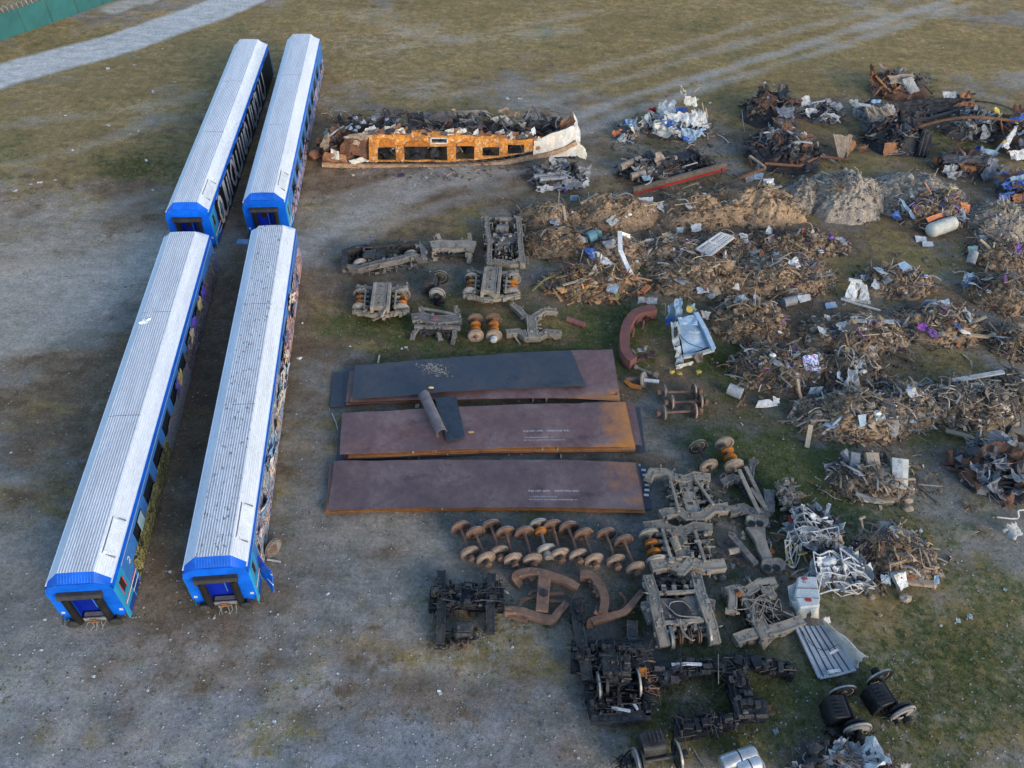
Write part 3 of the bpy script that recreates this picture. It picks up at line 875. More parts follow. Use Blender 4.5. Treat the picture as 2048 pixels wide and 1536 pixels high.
def lower_band(root, y0, y1, zt, mat, seed):
    mb = MB(); k = max(4, int((y1 - y0) / 0.4))
    ys = [y0 + (y1 - y0) * i / k for i in range(k + 1)]
    vs = []
    for yy in ys:
        vs += [V((XG + 0.008, yy, CZ0 + .02)), V((XG + 0.008, yy, min(2.74, zt + 0.35 * noise.noise(V((yy * 1.3, seed, 0))))))]
    mb.add(vs, [(2 * i, 2 * i + 1, 2 * i + 3, 2 * i + 2) for i in range(k)])
    return mb.build('graffiti_ground', mat, root)
def graffiti_mix(name, cols, scale, stretch=(1, 1, 1), distort=3.0):
    """flat spray paint: many colours in twisted bands"""
    m, n, l, b = nodes_of(name)
    tc = n.new('ShaderNodeTexCoord')
    mp = n.new('ShaderNodeMapping'); mp.inputs['Scale'].default_value = stretch
    l.new(tc.outputs['Object'], mp.inputs[0])
    t = n.new('ShaderNodeTexNoise'); t.inputs['Scale'].default_value = scale; t.inputs['Detail'].default_value = 3; t.inputs['Distortion'].default_value = distort
    l.new(mp.outputs[0], t.inputs['Vector'])
    k = len(cols)
    r = ramp(n, [(0.28 + 0.44 * i / k, c) for i, c in enumerate(cols)], 'CONSTANT')
    l.new(t.outputs[0], r.inputs[0])
    l.new(r.outputs[0], b.inputs['Base Color']); b.inputs['Roughness'].default_value = 0.5
    return m
# A: olive, yellow and black squiggles, teal and pink further back
GA1 = graffiti_mix('graffiti_camouflage', [(0.02, 0.024, 0.014), (0.13, 0.13, 0.05), (0.012, 0.014, 0.01), (0.36, 0.31, 0.12), (0.03, 0.05, 0.02), (0.26, 0.22, 0.08), (0.012, 0.012, 0.012)], 1.5, (1, 1, 1), 1.5)
GA2 = graffiti_mix('graffiti_teal_mix', [(0.03, 0.04, 0.05), (0.06, 0.25, 0.22), (0.1, 0.1, 0.1), (0.35, 0.3, 0.3), (0.03, 0.09, 0.1), (0.4, 0.2, 0.2), (0.03, 0.03, 0.04)], 2.0)
GA3 = graffiti_mix('graffiti_black_mix', [(0.015, 0.017, 0.02), (0.35, 0.35, 0.36), (0.02, 0.022, 0.025), (0.05, 0.05, 0.055), (0.3, 0.2, 0.18), (0.02, 0.02, 0.025)], 1.6)
lower_band(coachA, 2.2, 10.0, 1.45, GA1, 1); lower_band(coachA, 10.0, 16.0, 1.5, GA2, 2); lower_band(coachA, 16.0, 26.2, 1.9, GA3, 3)
# B: everything twisted together
GB1 = graffiti_mix('graffiti_tangle', [(0.05, 0.06, 0.14), (0.50, 0.42, 0.36), (0.04, 0.10, 0.36), (0.02, 0.02, 0.025), (0.48, 0.20, 0.13), (0.22, 0.40, 0.52), (0.03, 0.03, 0.04), (0.55, 0.42, 0.26), (0.07, 0.2, 0.42), (0.02, 0.02, 0.03)], 1.3, (1, 1, 1), 1.4)
GB2 = graffiti_mix('graffiti_peach', [(0.14, 0.16, 0.36), (0.42, 0.40, 0.40), (0.50, 0.20, 0.14), (0.04, 0.05, 0.12), (0.55, 0.36, 0.27), (0.02, 0.02, 0.05), (0.12, 0.2, 0.45)], 1.0, (1, .7, 1), 1.2)
lower_band(coachB, 1.9, 14.0, 2.45, GB1, 5); lower_band(coachB, 14.0, 26.3, 2.0, GB2, 6)
# C: big pale block shapes on black
lower_band(coachC, 1.6, 26.2, 2.6, M_GBLK, 8)
paths = []
rg = random.Random(12)
yy = 2.4
kinds = 'OJUIOUJIUOJIUOUIJ'
for i, k in enumerate(kinds):
    w = rg.uniform(0.36, 0.62)
    c = yy + w
    if k == 'O': paths.append(arc(c, 1.4, w, 0.95, 0, 6.4, 16))
    elif k == 'U': paths.append([(c - w, 2.45)] + arc(c, 0.9, w, 0.5, math.pi, 2 * math.pi, 8) + [(c + w, 2.3)])
    elif k == 'J': paths.append(arc(c - .2, 0.8, .5, 0.4, math.pi, 2 * math.pi, 6) + [(c + .3, 2.5)])
    elif k == 'A': paths += [[(c - w, .4), (c, 2.5), (c + w, .4)], [(c - w * .6, 1.1), (c + w * .6, 1.2)]]
    elif k == 'H': paths += [[(c - w, .4), (c - w, 2.5)], [(c + w, .4), (c + w, 2.5)], [(c - w, 1.4), (c + w, 1.5)]]
    elif k == 'P': paths.append([(c - w, .4), (c - w, 2.45)] + arc(c - .1, 1.9, w, .5, 1.5, -1.5, 8))
    elif k == 'S': paths.append(arc(c, 1.9, w, .5, 0.5, 4.4, 8) + arc(c, .95, w, .5, 1.6, -2.6, 8))
    elif k == 'R': paths += [[(c - w, .4), (c - w, 2.45)] + arc(c - .1, 1.9, w, .5, 1.5, -1.5, 8), [(c - .2, 1.4), (c + w, .4)]]
    else: paths.append([(c, .4), (c, 2.5)])
    yy += 2 * w + rg.uniform(0.1, 0.4)
paths = [[(y_ + rg.uniform(-.10, .10), z_ + rg.uniform(-.14, .14)) for y_, z_ in p_] for p_ in paths]
outlined(coachC, paths, 0.34, M_GBLK, M_GCREAM)
mb = MB()
for cy in (3.0, 12.0, 12.6, 17.5): stroke(mb, [(cy, 0.5), (cy + .1, 1.2), (cy + .05, 2.0)], 0.5, XG + 0.010)
mb.build('graffiti_shade', M_GCYAN, coachC)
# D: windows stay, pinkish and lilac low down
GD = graffiti_mix('graffiti_lilac', [(0.10, 0.12, 0.2), (0.36, 0.24, 0.32), (0.02, 0.025, 0.04), (0.40, 0.30, 0.36), (0.06, 0.14, 0.34), (0.05, 0.05, 0.07), (0.3, 0.3, 0.36)], .8, (1, .6, 1), 1.0)
lower_band(coachD, 1.8, 26.2, 1.45, GD, 9)
# number on A
cu = bpy.data.curves.new('class_number', 'FONT'); cu.body = '2'; cu.size = 0.62; cu.extrude = 0.003
tmp = bpy.data.objects.new('tmp', cu); COL.objects.link(tmp)
bpy.context.view_layer.update()
me = bpy.data.meshes.new_from_object(tmp.evaluated_get(bpy.context.evaluated_depsgraph_get()))
bpy.data.objects.remove(tmp)
num = bpy.data.objects.new('class_number', me); COL.objects.link(num); num.data.materials.append(M_WHITE)
num.parent = coachA
num.matrix_local = Matrix(((0, 0, 1, XG + .01), (1, 0, 0, 1.9), (0, 1, 0, 1.75), (0, 0, 0, 1)))
mb = MB(); mb.box((XG + 0.012, 4.4, 1.75), (0.012, .7, .8)); mb.build('toilet_window', paint('frosted', (.35, .5, .5), .3), coachA)
# B: torn side, bent panel hanging off by the front corner, loose wheel
rb = random.Random(3)
for k in range(26):
    mb = MB(); yy = rb.uniform(2.2, 22); zz = rb.uniform(0.7, 2.35)
    mb.sheet([V((XG + .02, yy, zz - .4)), V((XG + .02, yy + rb.uniform(.5, 1.3), zz - .3)), V((XG + rb.uniform(.1, .3), yy + rb.uniform(.4, 1.2), zz + .3)), V((XG + rb.uniform(.02, .2), yy, zz + .3))], 4, 4, 0.16, 2.5, k, 0.015, 0.2,
             col=rb.choice([(.45, .42, .42), (.2, .3, .5), (.5, .3, .22), (.1, .12, .2), (.6, .5, .38), (.3, .45, .55), (.5, .48, .46)]))
    mb.build('torn_sheet', TINT, coachB)
mb = MB()
for (y0, z0, dy, dz) in ((4.6, 1.8, .5, .5), (7.4, 1.7, .5, .6), (9.8, 1.6, .8, .5), (12.5, 1.7, .6, .5), (15.0, 1.75, .9, .55), (2.0, 1.5, .3, .5)):
    mb.sheet([V((XG + .03, y0, z0 - dz / 2)), V((XG + .03, y0 + dy, z0 - dz / 2)), V((XG + .03, y0 + dy, z0 + dz / 2)), V((XG + .03, y0, z0 + dz / 2))], 3, 3, .03, 3, y0, .005, .35)
mb.build('torn_opening', M_GBLK, coachB)
mb = MB()
for k in range(9):
    y0 = rb.uniform(2, 16)
    mb.tube([V((XG + .05, y0 + j * .18, 1.7 + rb.uniform(-.5, .5))) + V((rb.uniform(0, .25), 0, 0)) for j in range(5)], .02, 5, col=rb.choice([(.6, .5, .35), (.5, .3, .1), (.6, .6, .6)]))
mb.build('torn_strip', TINT, coachB)
mb = MB(); mb.sheet([V((XG + .02, 1.25, .5)), V((XG + .62, .35, .3)), V((XG + .75, .75, 1.55)), V((XG + .05, 1.5, 1.75))], 5, 5, .08, 1.5, 3, .04)
flap = mb.build('bent_panel', M_BLUE, coachB); flap['label'] = 'blue side panel with white and red stripe, bent outwards'
mb = MB(); mb.beam([V((XG + .1, 1.27, .85)), V((XG + .72, .5, .75))], .05, .08); mb.beam([V((XG + .14, 1.4, 1.42)), V((XG + .74, .7, 1.3))], .05, .06); sub(mb, 'white_stripe', M_WHITE, flap)
mb = MB(); mb.beam([V((XG + .13, 1.42, 1.60)), V((XG + .6, .9, 1.52))], .05, .09); sub(mb, 'red_stripe', M_RED, flap)
# purple curtain scraps and tears in A
mb = MB()
for (yy, c) in ((13.8, (.5, .4, .15)), (17.6, (.5, .42, .3)), (18.6, (.13, .08, .5)), (20.4, (.5, .42, .2)), (21.6, (.12, .08, .5)), (13.2, (.1, .08, .3))):
    mb.sheet([V((XG + .02, yy, 1.3)), V((XG + .02, yy + .8, 1.35)), V((XG + .12, yy + .7, 2.2)), V((XG + .05, yy + .1, 2.2))], 4, 4, .12, 2, yy, .01, .4, col=c)
mb.build('torn_curtain', TINT, coachA)
# litter on the roof of A
mb = MB(); q = P(292, 642, 3.66); mb.sheet([q + V((-.3, -.2, .02)), q + V((.2, -.25, .02)), q + V((.3, .2, .03)), q + V((-.1, .2, .03))], 5, 5, .15, 4, 2, .01, .3)
tag(mb.build('plastic_bag', M_WHITE, origin=(q.x, q.y, q.z)), 'white crumpled plastic bag lying on the ribbed roof of a coach', 'bag')
mb = MB(); q = P(486, 485); mb.box(q + V((0, 0, .06)), (.8, .5, .1)); tag(mb.build('blue_crate_lid', paint('pale_blue', (.25, .4, .6)), origin=tuple(q)), 'pale blue flat sheet on the ground between the coaches', 'sheet')
# ------------------------------------------------------------------ running gear laid out in the yard
IRON_L = surf('pale_cast_iron', (0.27, 0.225, 0.17), (0.17, 0.142, 0.11), (0.10, 0.075, 0.052), scale=1.8, rough=0.8, bump=0.45, spot=0.62, vary=.22)
IRON_G = surf('grey_cast_iron', (0.18, 0.16, 0.14), (0.095, 0.085, 0.075), (0.22, 0.155, 0.095), scale=2.4, rough=0.75, bump=0.6, spot=0.60, vary=.35)
IRON_D = surf('dark_oily_iron', (0.046, 0.042, 0.038), (0.020, 0.019, 0.018), (0.12, 0.095, 0.07), scale=2.0, rough=0.55, bump=0.4, spot=0.62)
IRON_K = surf('black_oily_iron', (0.015, 0.015, 0.017), (0.007, 0.007, 0.008), (0.06, 0.05, 0.042), scale=2.6, rough=0.5, bump=0.5, spot=0.62)
RUST_B = surf('brown_rust', (0.175, 0.098, 0.062), (0.105, 0.062, 0.045), (0.25, 0.15, 0.08), scale=2.2, rough=0.85, bump=0.4)
RUST_R = surf('red_oxide', (0.20, 0.075, 0.055), (0.13, 0.055, 0.048), (0.12, 0.085, 0.075), scale=1.5, rough=0.75, bump=0.25)
RUST_O = surf('orange_rust', (0.48, 0.16, 0.02), (0.28, 0.10, 0.025), (0.15, 0.07, 0.03), scale=2.5, rough=0.85, bump=0.3)
TREAD = surf('worn_tread', (0.30, 0.235, 0.18), (0.20, 0.14, 0.10), None, scale=5, rough=0.5, bump=0.15)
TREAD_S = surf('bright_tread', (0.36, 0.33, 0.30), (0.24, 0.21, 0.18), None, scale=5, rough=0.4, metal=0.2, bump=0.1)
PURPLE_S = surf('purple_brown_steel', (0.15, 0.10, 0.105), (0.11, 0.075, 0.075), (0.20, 0.12, 0.08), scale=1.0, rough=0.6, bump=0.2)

def W(pts, z):
    return [P(p[0], p[1], p[2] if len(p) > 2 else z) for p in pts]
_dress = [0]
def dress(t, path, w, h, m, dens=5.5):
    """bolts, lugs, flanges and pipe ends that stud a cast beam"""
    _dress[0] += 1
    rr = random.Random(_dress[0] * 13 + 5)
    mb = MB()
    for a, b in zip(path[:-1], path[1:]):
        d = b - a; L = d.length
        if L < .25: continue
        d.normalize(); s = V((-d.y, d.x, 0)).normalized()
        R = Matrix.Rotation(math.atan2(d.y, d.x), 3, 'Z')
        for k in range(int(L * dens + rr.random())):
            p = a + d * L * rr.random()
            side = rr.choice((-1, 1, 1, -1, 0))
            ty = rr.random()
            if side == 0 or ty < .35:
                q = p + s * rr.uniform(-.4, .4) * w
                if ty < .5: mb.lathe([(.055, 0), (.055, .05), (.03, .055)], q, (0, 0, 1), 7)
                else: mb.box(q + V((0, 0, .02)), (rr.uniform(.08, .3), rr.uniform(.06, .2), rr.uniform(.04, .14)), R)
            elif ty < .75:
                q = p + s * side * (w / 2 + rr.uniform(.0, .06)) - V((0, 0, h * rr.uniform(.1, .9)))
                mb.box(q, (rr.uniform(.06, .3), rr.uniform(.08, .22), rr.uniform(.08, .3)), R)
            elif ty < .9:
                q = p + s * side * (w / 2) - V((0, 0, h * .4))
                mb.lathe([(rr.uniform(.06, .13), 0), (rr.uniform(.05, .12), rr.uniform(.06, .2))], q, s * side, 9)
            else:
                q = p + s * side * w * .5
                mb.tube(smoothpath([q, q + s * side * .2 + V((0, 0, .1)), q + d * rr.uniform(-.4, .4) + s * side * .2 - V((0, 0, h * .6))], 3), .022, 5)
    if mb.f:
        o = mb.build('fittings', m, t); o['kind'] = 'stuff'
def beamP(t, name, m, pts, w, z, h, bevel=0.02, **k):
    path = W(pts, z)
    o = MB().beam(path, w, h, **k).build(name, m, t, bevel=bevel)
    if w >= .27 and name in ('side_sill', 'bolster', 'cross_beam', 'end_beam', 'arm', 'leg', 'end_plate', 'side_beam'):
        dress(t, path, w, h, m)
        if w >= .34 and len(path) > 1:      # flange plates along the top edges
            mb = MB()
            for s_ in (-1, 1):
                pp = []
                for i, p in enumerate(path):
                    d = (path[min(i + 1, len(path) - 1)] - path[max(i - 1, 0)]).normalized()
                    pp.append(p + V((-d.y, d.x, 0)).normalized() * s_ * (w / 2 - .03) + V((0, 0, .025)))
                mb.beam(pp, .07, .05)
            mb.build('flange', m, t)['kind'] = 'stuff'
    return o
def tubeP(t, name, m, pts, r, z, n=8, **k):
    return MB().tube(W(pts, z), r, n, **k).build(name, m, t, smooth=True)
def smoothpath(pts, k=4):
    out = []
    for i in range(len(pts) - 1):
        p0, p1, p2, p3 = pts[max(i - 1, 0)], pts[i], pts[i + 1], pts[min(i + 2, len(pts) - 1)]
        for j in range(k):
            t = j / k
            out.append(0.5 * ((2 * p1) + (p2 - p0) * t + (2 * p0 - 5 * p1 + 4 * p2 - p3) * t * t + (3 * p1 - p0 - 3 * p2 + p3) * t ** 3))
    out.append(pts[-1])
    return out
def gear(t, quad, z0, z1, n, seed, m=IRON_D, name='brake_gear', big=1.0):
    n = int(n * 1.25)
    """small rods, brackets, pipes of the brake rigging inside a frame"""
    rr = random.Random(seed)
    a, b, c, d = [P(q[0], q[1], (z0 + z1) / 2) for q in quad]
    mb = MB()
    ax = (b - a).normalized()
    ay = (d - a).normalized()
    for k in range(n):
        u, v = rr.random(), rr.random()
        p = a * (1 - u) * (1 - v) + b * u * (1 - v) + c * u * v + d * (1 - u) * v
        p.z = rr.uniform(z0, z1)
        e = rr.choice([ax, ay, V((0, 0, 1)), ax]) + V((rr.gauss(0, .1), rr.gauss(0, .1), rr.gauss(0, .1)))
        ty = rr.random()
        if ty < 0.4:
            mb.tube([p - e * rr.uniform(.1, .4) * big, p + e * rr.uniform(.1, .4) * big], rr.uniform(.018, .045), 6)
        elif ty < 0.60:
            R = Matrix.Rotation(math.atan2(ax.y, ax.x) + rr.gauss(0, .1), 3, 'Z') @ Matrix.Rotation(rr.gauss(0, .25), 3, 'X')
            mb.box(p, (rr.uniform(.08, .32) * big, rr.uniform(.06, .2) * big, rr.uniform(.05, .3)), R)
        elif ty < 0.87:
            mb.lathe([(rr.uniform(.05, .12), 0), (rr.uniform(.05, .13), rr.uniform(.08, .3))], p, e, 10)
        else:
            q = [p + V((rr.gauss(0, .25), rr.gauss(0, .25), rr.uniform(-.1, .2))) * big for _ in range(4)]
            mb.tube(smoothpath(q, 4), .014, 5)
    o = mb.build(name, m, t); o['kind'] = 'stuff'
    return o
def wheel_mb(R, o, ax, w=0.07):
    return MB().lathe([(R * .12, -w * 1.3), (R * .28, -w * 1.3), (R * .36, -w * .4), (R * .76, -w * .3), (R * .84, -w), (R + .03, -w), (R + .03, -w * .6), (R, -w * .4), (R - .012, w * .9), (R * .84, w), (R * .77, w * .25), (R * .38, w * .45), (R * .28, w * 1.3), (R * .12, w * 1.3)], o, ax, 28)
def wheelset_parts(t, p0, p1, R=0.5, m=RUST_B, tread=TREAD, discs=0, dm=RUST_O, boxes=True, ext=0.36, box_m=None, rim=True):
    p0, p1 = V(p0), V(p1)
    ax = (p1 - p0).normalized()
    L = (p1 - p0).length
    MB().lathe([(.065, -ext), (.065, -.12), (.10, -.11), (.10, .12), (.085, .22), (.078, L / 2), (.085, L - .22), (.10, L - .12), (.10, L + .11), (.065, L + .12), (.065, L + ext)], p0, ax, 12).build('axle', m, t, smooth=True)
    for o, s in ((p0, -1), (p1, 1)):
        w = wheel_mb(R, o, ax * s).build('wheel', m, t, smooth=True)
        if rim:
            sub(MB().lathe([(R - .03, -.022), (R + .004, -.022), (R - .006, .064), (R - .03, .066)], o, ax * s, 28), 'tread', tread, w, smooth=True)
    for k in range(discs):
        q = p0 + ax * (L * (k + 1) / (discs + 1))
        MB().lathe([(.12, -.09), (R * .66, -.075), (R * .68, -.06), (R * .68, -.025), (.2, -.02), (.2, .02), (R * .68, .025), (R * .68, .06), (R * .66, .075), (.12, .09)], q, ax, 22).build('brake_disc', dm, t, smooth=True)
    if boxes:
        for o, s in ((p0, -1), (p1, 1)):
            mb = MB(); c = o + ax * s * (.12 + ext * .55)
            mb.lathe([(.17, -.11), (.19, -.06), (.19, .10), (.13, .13)], c, ax * s, 12)
            mb.box(c - V((0, 0, .13)), (.24, .24, .16))
            mb.build('axle_box', box_m or m, t, smooth=True)
def wheelset(label, a, b, group=None, R=0.5, name='wheelset', cat='wheelset', **k):
    p0, p1 = P(a[0], a[1], R + .01), P(b[0], b[1], R + .01)
    t = thing(name, label, cat, ((p0.x + p1.x) / 2, (p0.y + p1.y) / 2, 0), group)
    wheelset_parts(t, p0, p1, R, **k)
    return t
def frame_thing(name, label, cat, cx, cy, group=None):
    return thing(name, label, cat, P(cx, cy), group)
def cr(sx, sy, k):
    return lambda *pts: [(sx + p[0] / k, sy + p[1] / k) + tuple(p[2:]) for p in pts]

# --- row of wheelsets in front of the plates
c6 = cr(840, 1020, 4.452)
row = [((360, 155), (445, 385)), ((490, 205), (585, 435)), ((632, 140), (705, 375)), ((760, 200), (832, 440)), ((928, 200), (1000, 445)), ((1055, 130), (1125, 360)),
       ((1180, 140), (1250, 395)), ((1320, 155), (1410, 405)), ((1455, 215), (1548, 445)), ((1655, 215), (1745, 455)), ((1812, 275), (1918, 520))]
ordw = ['first', 'second', 'third', 'fourth', 'fifth', 'sixth', 'seventh', 'eighth', 'ninth', 'tenth', 'last']
for i, (a, b) in enumerate(row):
    a, b = c6(a, b)
    if i == 5:
        t = wheelset('greyish wheelset with an orange disc, odd one among the brown wheelsets in the row', a, b, 'wheelsets in a row below the steel plates', m=IRON_L, tread=TREAD_S, boxes=False)
        p0, p1 = P(*a, .51), P(*b, .51); ax = (p1 - p0).normalized()
        MB().lathe([(.1, -.1), (.3, -.09), (.3, .09), (.1, .1)], p0 + ax * .42, ax, 18).build('brake_disc', RUST_O, t, smooth=True)
        mb = MB(); mb.lathe([(.18, 0), (.22, .1), (.22, .35), (.14, .4)], p1 + ax * .1, ax, 10); mb.box(p1 + ax * .35 + V((.1, 0, .05)), (.3, .25, .3)); mb.build('gear_case', IRON_L, t)
    else:
        wheelset('rusty brown wheelset, %s from the left in the row of wheelsets' % ordw[i], a, b, 'wheelsets in a row below the steel plates')
# --- others
c3 = cr(1220, 560, 5.12)
for lab, a, b in (('rusty wheelset, rearmost of three lying side by side beyond the plate ends', (560, 1150), (862, 1143)), ('rusty wheelset in the middle of three, shifted sideways', (635, 1252), (925, 1245)), ('rusty wheelset nearest of three lying side by side beyond the plate ends', (555, 1358), (868, 1340))):
    a, b = c3(a, b); wheelset(lab, a, b, 'three wheelsets lying across', R=.46, ext=.42, m=RUST_B)
c7 = cr(1240, 860, 3.338)
a, b = c7((520, 110), (590, 240)); wheelset('dark brown wheelset without discs, standing on grass beside the orange disc one', a, b, 'pair of wheelsets on the grass', m=IRON_D, boxes=False, R=.54)
a, b = c7((695, 90), (760, 240)); wheelset('wheelset with two bright orange brake discs standing on grass', a, b, 'pair of wheelsets on the grass', m=IRON_L, discs=2, boxes=False, R=.54)
c1 = cr(650, 420, 4.096)
a, b = c1((1232, 900), (1235, 1030)); wheelset('orange rusty wheelset with two discs, left of a pair behind the black plates', a, b, 'pair of orange wheelsets', m=RUST_B, discs=2, boxes=False, R=.50)
a, b = c1((1378, 895), (1384, 1032)); t = wheelset('rusty wheelset with pale axle end, right of a pair behind the black plates', a, b, 'pair of orange wheelsets', m=RUST_B, discs=2, boxes=False, R=.50)
p1 = P(*b, .5); MB().lathe([(.2, 0), (.24, .1), (.2, .3), (.1, .32)], p1 + V((0, -.15, 0)), (0, -1, 0), 12).build('axle_cover', M_LGREY, t)
a, b = (535, 1100), (551, 1096)
q = P(547, 1096, .46); t = thing('loose_wheel', 'brown wheel with axle stub sticking out beside the torn coach', 'wheel', (q.x, q.y, 0))
wheel_mb(.5, q, V((.85, -.5, .05))).build('wheel', IRON_G, t, smooth=True); MB().lathe([(.28, 0), (.28, .3), (.1, .5)], q - V((.3, -.1, 0)), (1, -.4, 0.1), 12).build('hub', RUST_B, t)
mb = MB(); mb.beam(W([(534, 1118), (561, 1123)], .1), .08, .06); tag(mb.build('metal_bar', M_LGREY, origin=tuple(P(547, 1120))), 'short pale metal bar on the ground by the loose wheel', 'bar')

# --- motor wheelsets
def motor_mb(p, ax, ay, w, d, h, z):
    """rounded motor case"""
    prof = []
    for k in range(13):
        a = math.pi * k / 12
        prof.append((math.cos(a) * d / 2, min(math.sin(a) * h * .75, h * .58) + h * .42))
    prof = [(-d / 2, 0)] + prof[::-1] + [(d / 2, 0)]
    c = V((p.x, p.y, z))
    return MB().prism([c + ay * u + V((0, 0, v)) - ax * w / 2 for u, v in prof], ax * w)
def motor_wheelset(label, a, b, off, group=None, R=.56, m=IRON_K, gearside=1):
    p0, p1 = P(a[0], a[1], R), P(b[0], b[1], R)
    t = thing('motor_wheelset', label, 'motor wheelset', ((p0.x + p1.x) / 2, (p0.y + p1.y) / 2, 0), group)
    wheelset_parts(t, p0, p1, R, m=m, tread=TREAD_S, boxes=True, box_m=IRON_K)
    ax = (p1 - p0).normalized(); ay = V((-ax.y, ax.x, 0)) * off
    mid = (p0 + p1) / 2
    mo = motor_mb(mid + ay * .62 - ax * .05, ax, ay.normalized(), 1.0, 1.0, 1.0, .12).build('motor', m, t, bevel=.03)
    mb = MB()
    for k in range(5): mb.box(mid + ay * (.75) + ax * (-.35 + .17 * k) + V((0, 0, .62)), (.06, .5, .06), Matrix.Rotation(math.atan2(ax.y, ax.x), 3, 'Z'))
    sub(mb, 'motor_rib', m, mo)
    q = p1 - ax * .24 if gearside > 0 else p0 + ax * .24
    MB().lathe([(.2, -.07), (R * .78, -.06), (R * .78, .06), (.2, .07)], q, ax, 24).build('gear_wheel', IRON_D, t, smooth=True)
    return t
cb = cr(1560, 1200, 4.197)
a, b = cb((530, 775), (650, 1085)); t = motor_wheelset('black motor wheelset with its motor on the left, beside the bare black wheelset', a, b, -1, 'black motor wheelsets at the lower right', R=.62)
gear(t, [(1640, 1440), (1730, 1440), (1735, 1500), (1660, 1500)], .05, .5, 40, 3, IRON_K)
a, b = cb((835, 650), (1030, 950)); t = motor_wheelset('black wheelset with brown wheel face, rightmost by the grass', a, b, -1, 'black motor wheelsets at the lower right', R=.62)
gear(t, [(1735, 1385), (1770, 1385), (1800, 1450), (1760, 1430)], .05, .5, 20, 4, IRON_K)
cc = cr(1100, 1180, 3.413)
a, b = cc((590, 1180), (870, 1130)); t = motor_wheelset('dark motor wheelset cut off by the bottom edge of the view', a, b, 1, R=.62, m=IRON_D, gearside=-1)
gear(t, [(1232, 1520), (1260, 1500), (1260, 1530), (1240, 1534)], .1, .6, 20, 6, IRON_K)
a, b = c1((945, 550), (920, 690)); t = motor_wheelset('dark motor wheelset standing between the two pale bogies', a, b, -1, R=.55, m=IRON_D)
gear(t, c1((860, 700), (960, 700), (990, 780), (900, 760)), .05, .5, 24, 8, IRON_K)

# --- bogie 1: long dark one, wheels inside
t = frame_thing('bogie', 'long dark oily bogie with four wheels inside, behind the pale bogies', 'bogie', 762, 530, 'bogies laid out behind the plates')
beamP(t, 'side_sill', IRON_D, c1((160, 330), (280, 300), (460, 285), (640, 270), (770, 262)), .34, 1.0, .4)
beamP(t, 'side_sill', IRON_G, c1((140, 455, .8), (270, 470, .8), (420, 430, .95), (600, 395, 1.0), (720, 360, 1.0), (820, 400, .8)), .36, 1.0, .45)
beamP(t, 'end_beam', IRON_D, c1((165, 320), (150, 460)), .4, .95, .4)
beamP(t, 'end_beam', IRON_G, c1((745, 258), (800, 310), (815, 395)), .35, .95, .4)
beamP(t, 'bolster', IRON_D, c1((440, 300), (440, 440)), .9, .85, .4)
for a, b in (((265, 355), (290, 450)), ((665, 310), (700, 380))):
    a, b = c1(a, b); wheelset_parts(t, P(*a, .52), P(*b, .52), .52, m=IRON_D, boxes=False, tread=TREAD_S)
mb = MB(); mb.box(P(*c1((365, 370))[0], .8), (.8, 1.0, .5)); mb.build('motor', IRON_D, t, bevel=.05)
mb = MB(); mb.beam(W(c1((310, 320), (390, 310)), 1.05), .35, .2); mb.build('bracket', RUST_B, t)
gear(t, c1((150, 330), (780, 280), (800, 400), (150, 460)), .15, .85, 90, 11, IRON_D)
gear(t, c1((220, 490), (760, 420), (770, 470), (250, 540)), .05, .5, 50, 12, IRON_G)
# --- 2: bolster frame
t = frame_thing('bogie_bolster', 'small grey bolster frame with two forked legs, behind the pale bogies', 'bogie part', 905, 505)
beamP(t, 'cross_beam', IRON_L, c1((868, 290), (960, 275), (1050, 285), (1140, 278), (1228, 290)), .95, .75, .35)
for p in ([(890, 340, .65), (905, 420, .1)], [(1185, 350, .65), (1175, 440, .1)], [(945, 255, .7), (920, 190, .9)], [(1190, 255, .7), (1180, 185, .9)]):
    beamP(t, 'leg', IRON_L, c1(*p), .3, .6, .25)
beamP(t, 'cross_bar', IRON_D, c1((890, 365), (1170, 365)), .14, .5, .16)
gear(t, c1((890, 320), (1200, 320), (1190, 390), (900, 390)), .05, .5, 40, 13, IRON_G)
# --- 3: upright frame with motors
t = frame_thing('stripped_bogie', 'rectangular grey bogie frame with motors inside, beside the debris heap', 'bogie', 1010, 490, 'bogies laid out behind the plates')
beamP(t, 'side_sill', IRON_L, c1((1325, 45), (1330, 150), (1350, 260), (1345, 440)), .34, 1.0, .45)
beamP(t, 'side_sill', IRON_L, c1((1582, 50), (1600, 190), (1600, 260), (1620, 440)), .38, 1.0, .45)
beamP(t, 'end_beam', IRON_L, c1((1345, 62), (1565, 66)), .26, .95, .25)
beamP(t, 'end_beam', IRON_L, c1((1345, 420), (1450, 420), (1520, 435), (1620, 420)), .45, .9, .3)
beamP(t, 'cross_beam', IRON_G, c1((1350, 235), (1600, 225)), .9, .8, .35)
for x, y in ((1455, 165), (1465, 300)):
    p = P(*c1((x, y))[0], .6); MB().lathe([(.3, -.45), (.42, -.42), (.42, .42), (.3, .45)], p, (1, 0, 0), 14).build('motor', IRON_G, t, smooth=True)
for (x, y) in ((1385, 115), (1553, 120), (1530, 345), (1572, 345), (1400, 345)):
    p = P(*c1((x, y))[0], .5); wheel_mb(.5, p, V((1, .03, 0))).build('wheel', IRON_D, t, smooth=True)
gear(t, c1((1360, 80), (1570, 80), (1590, 400), (1370, 400)), .1, .85, 130, 14, IRON_D)
gear(t, c1((1390, 90), (1560, 90), (1570, 400), (1390, 400)), .6, .95, 30, 15, IRON_L, 'pipework')
gear(t, c1((1280, 260), (1320, 260), (1320, 300), (1290, 300)), .2, .8, 12, 16, RUST_B, 'bracket')
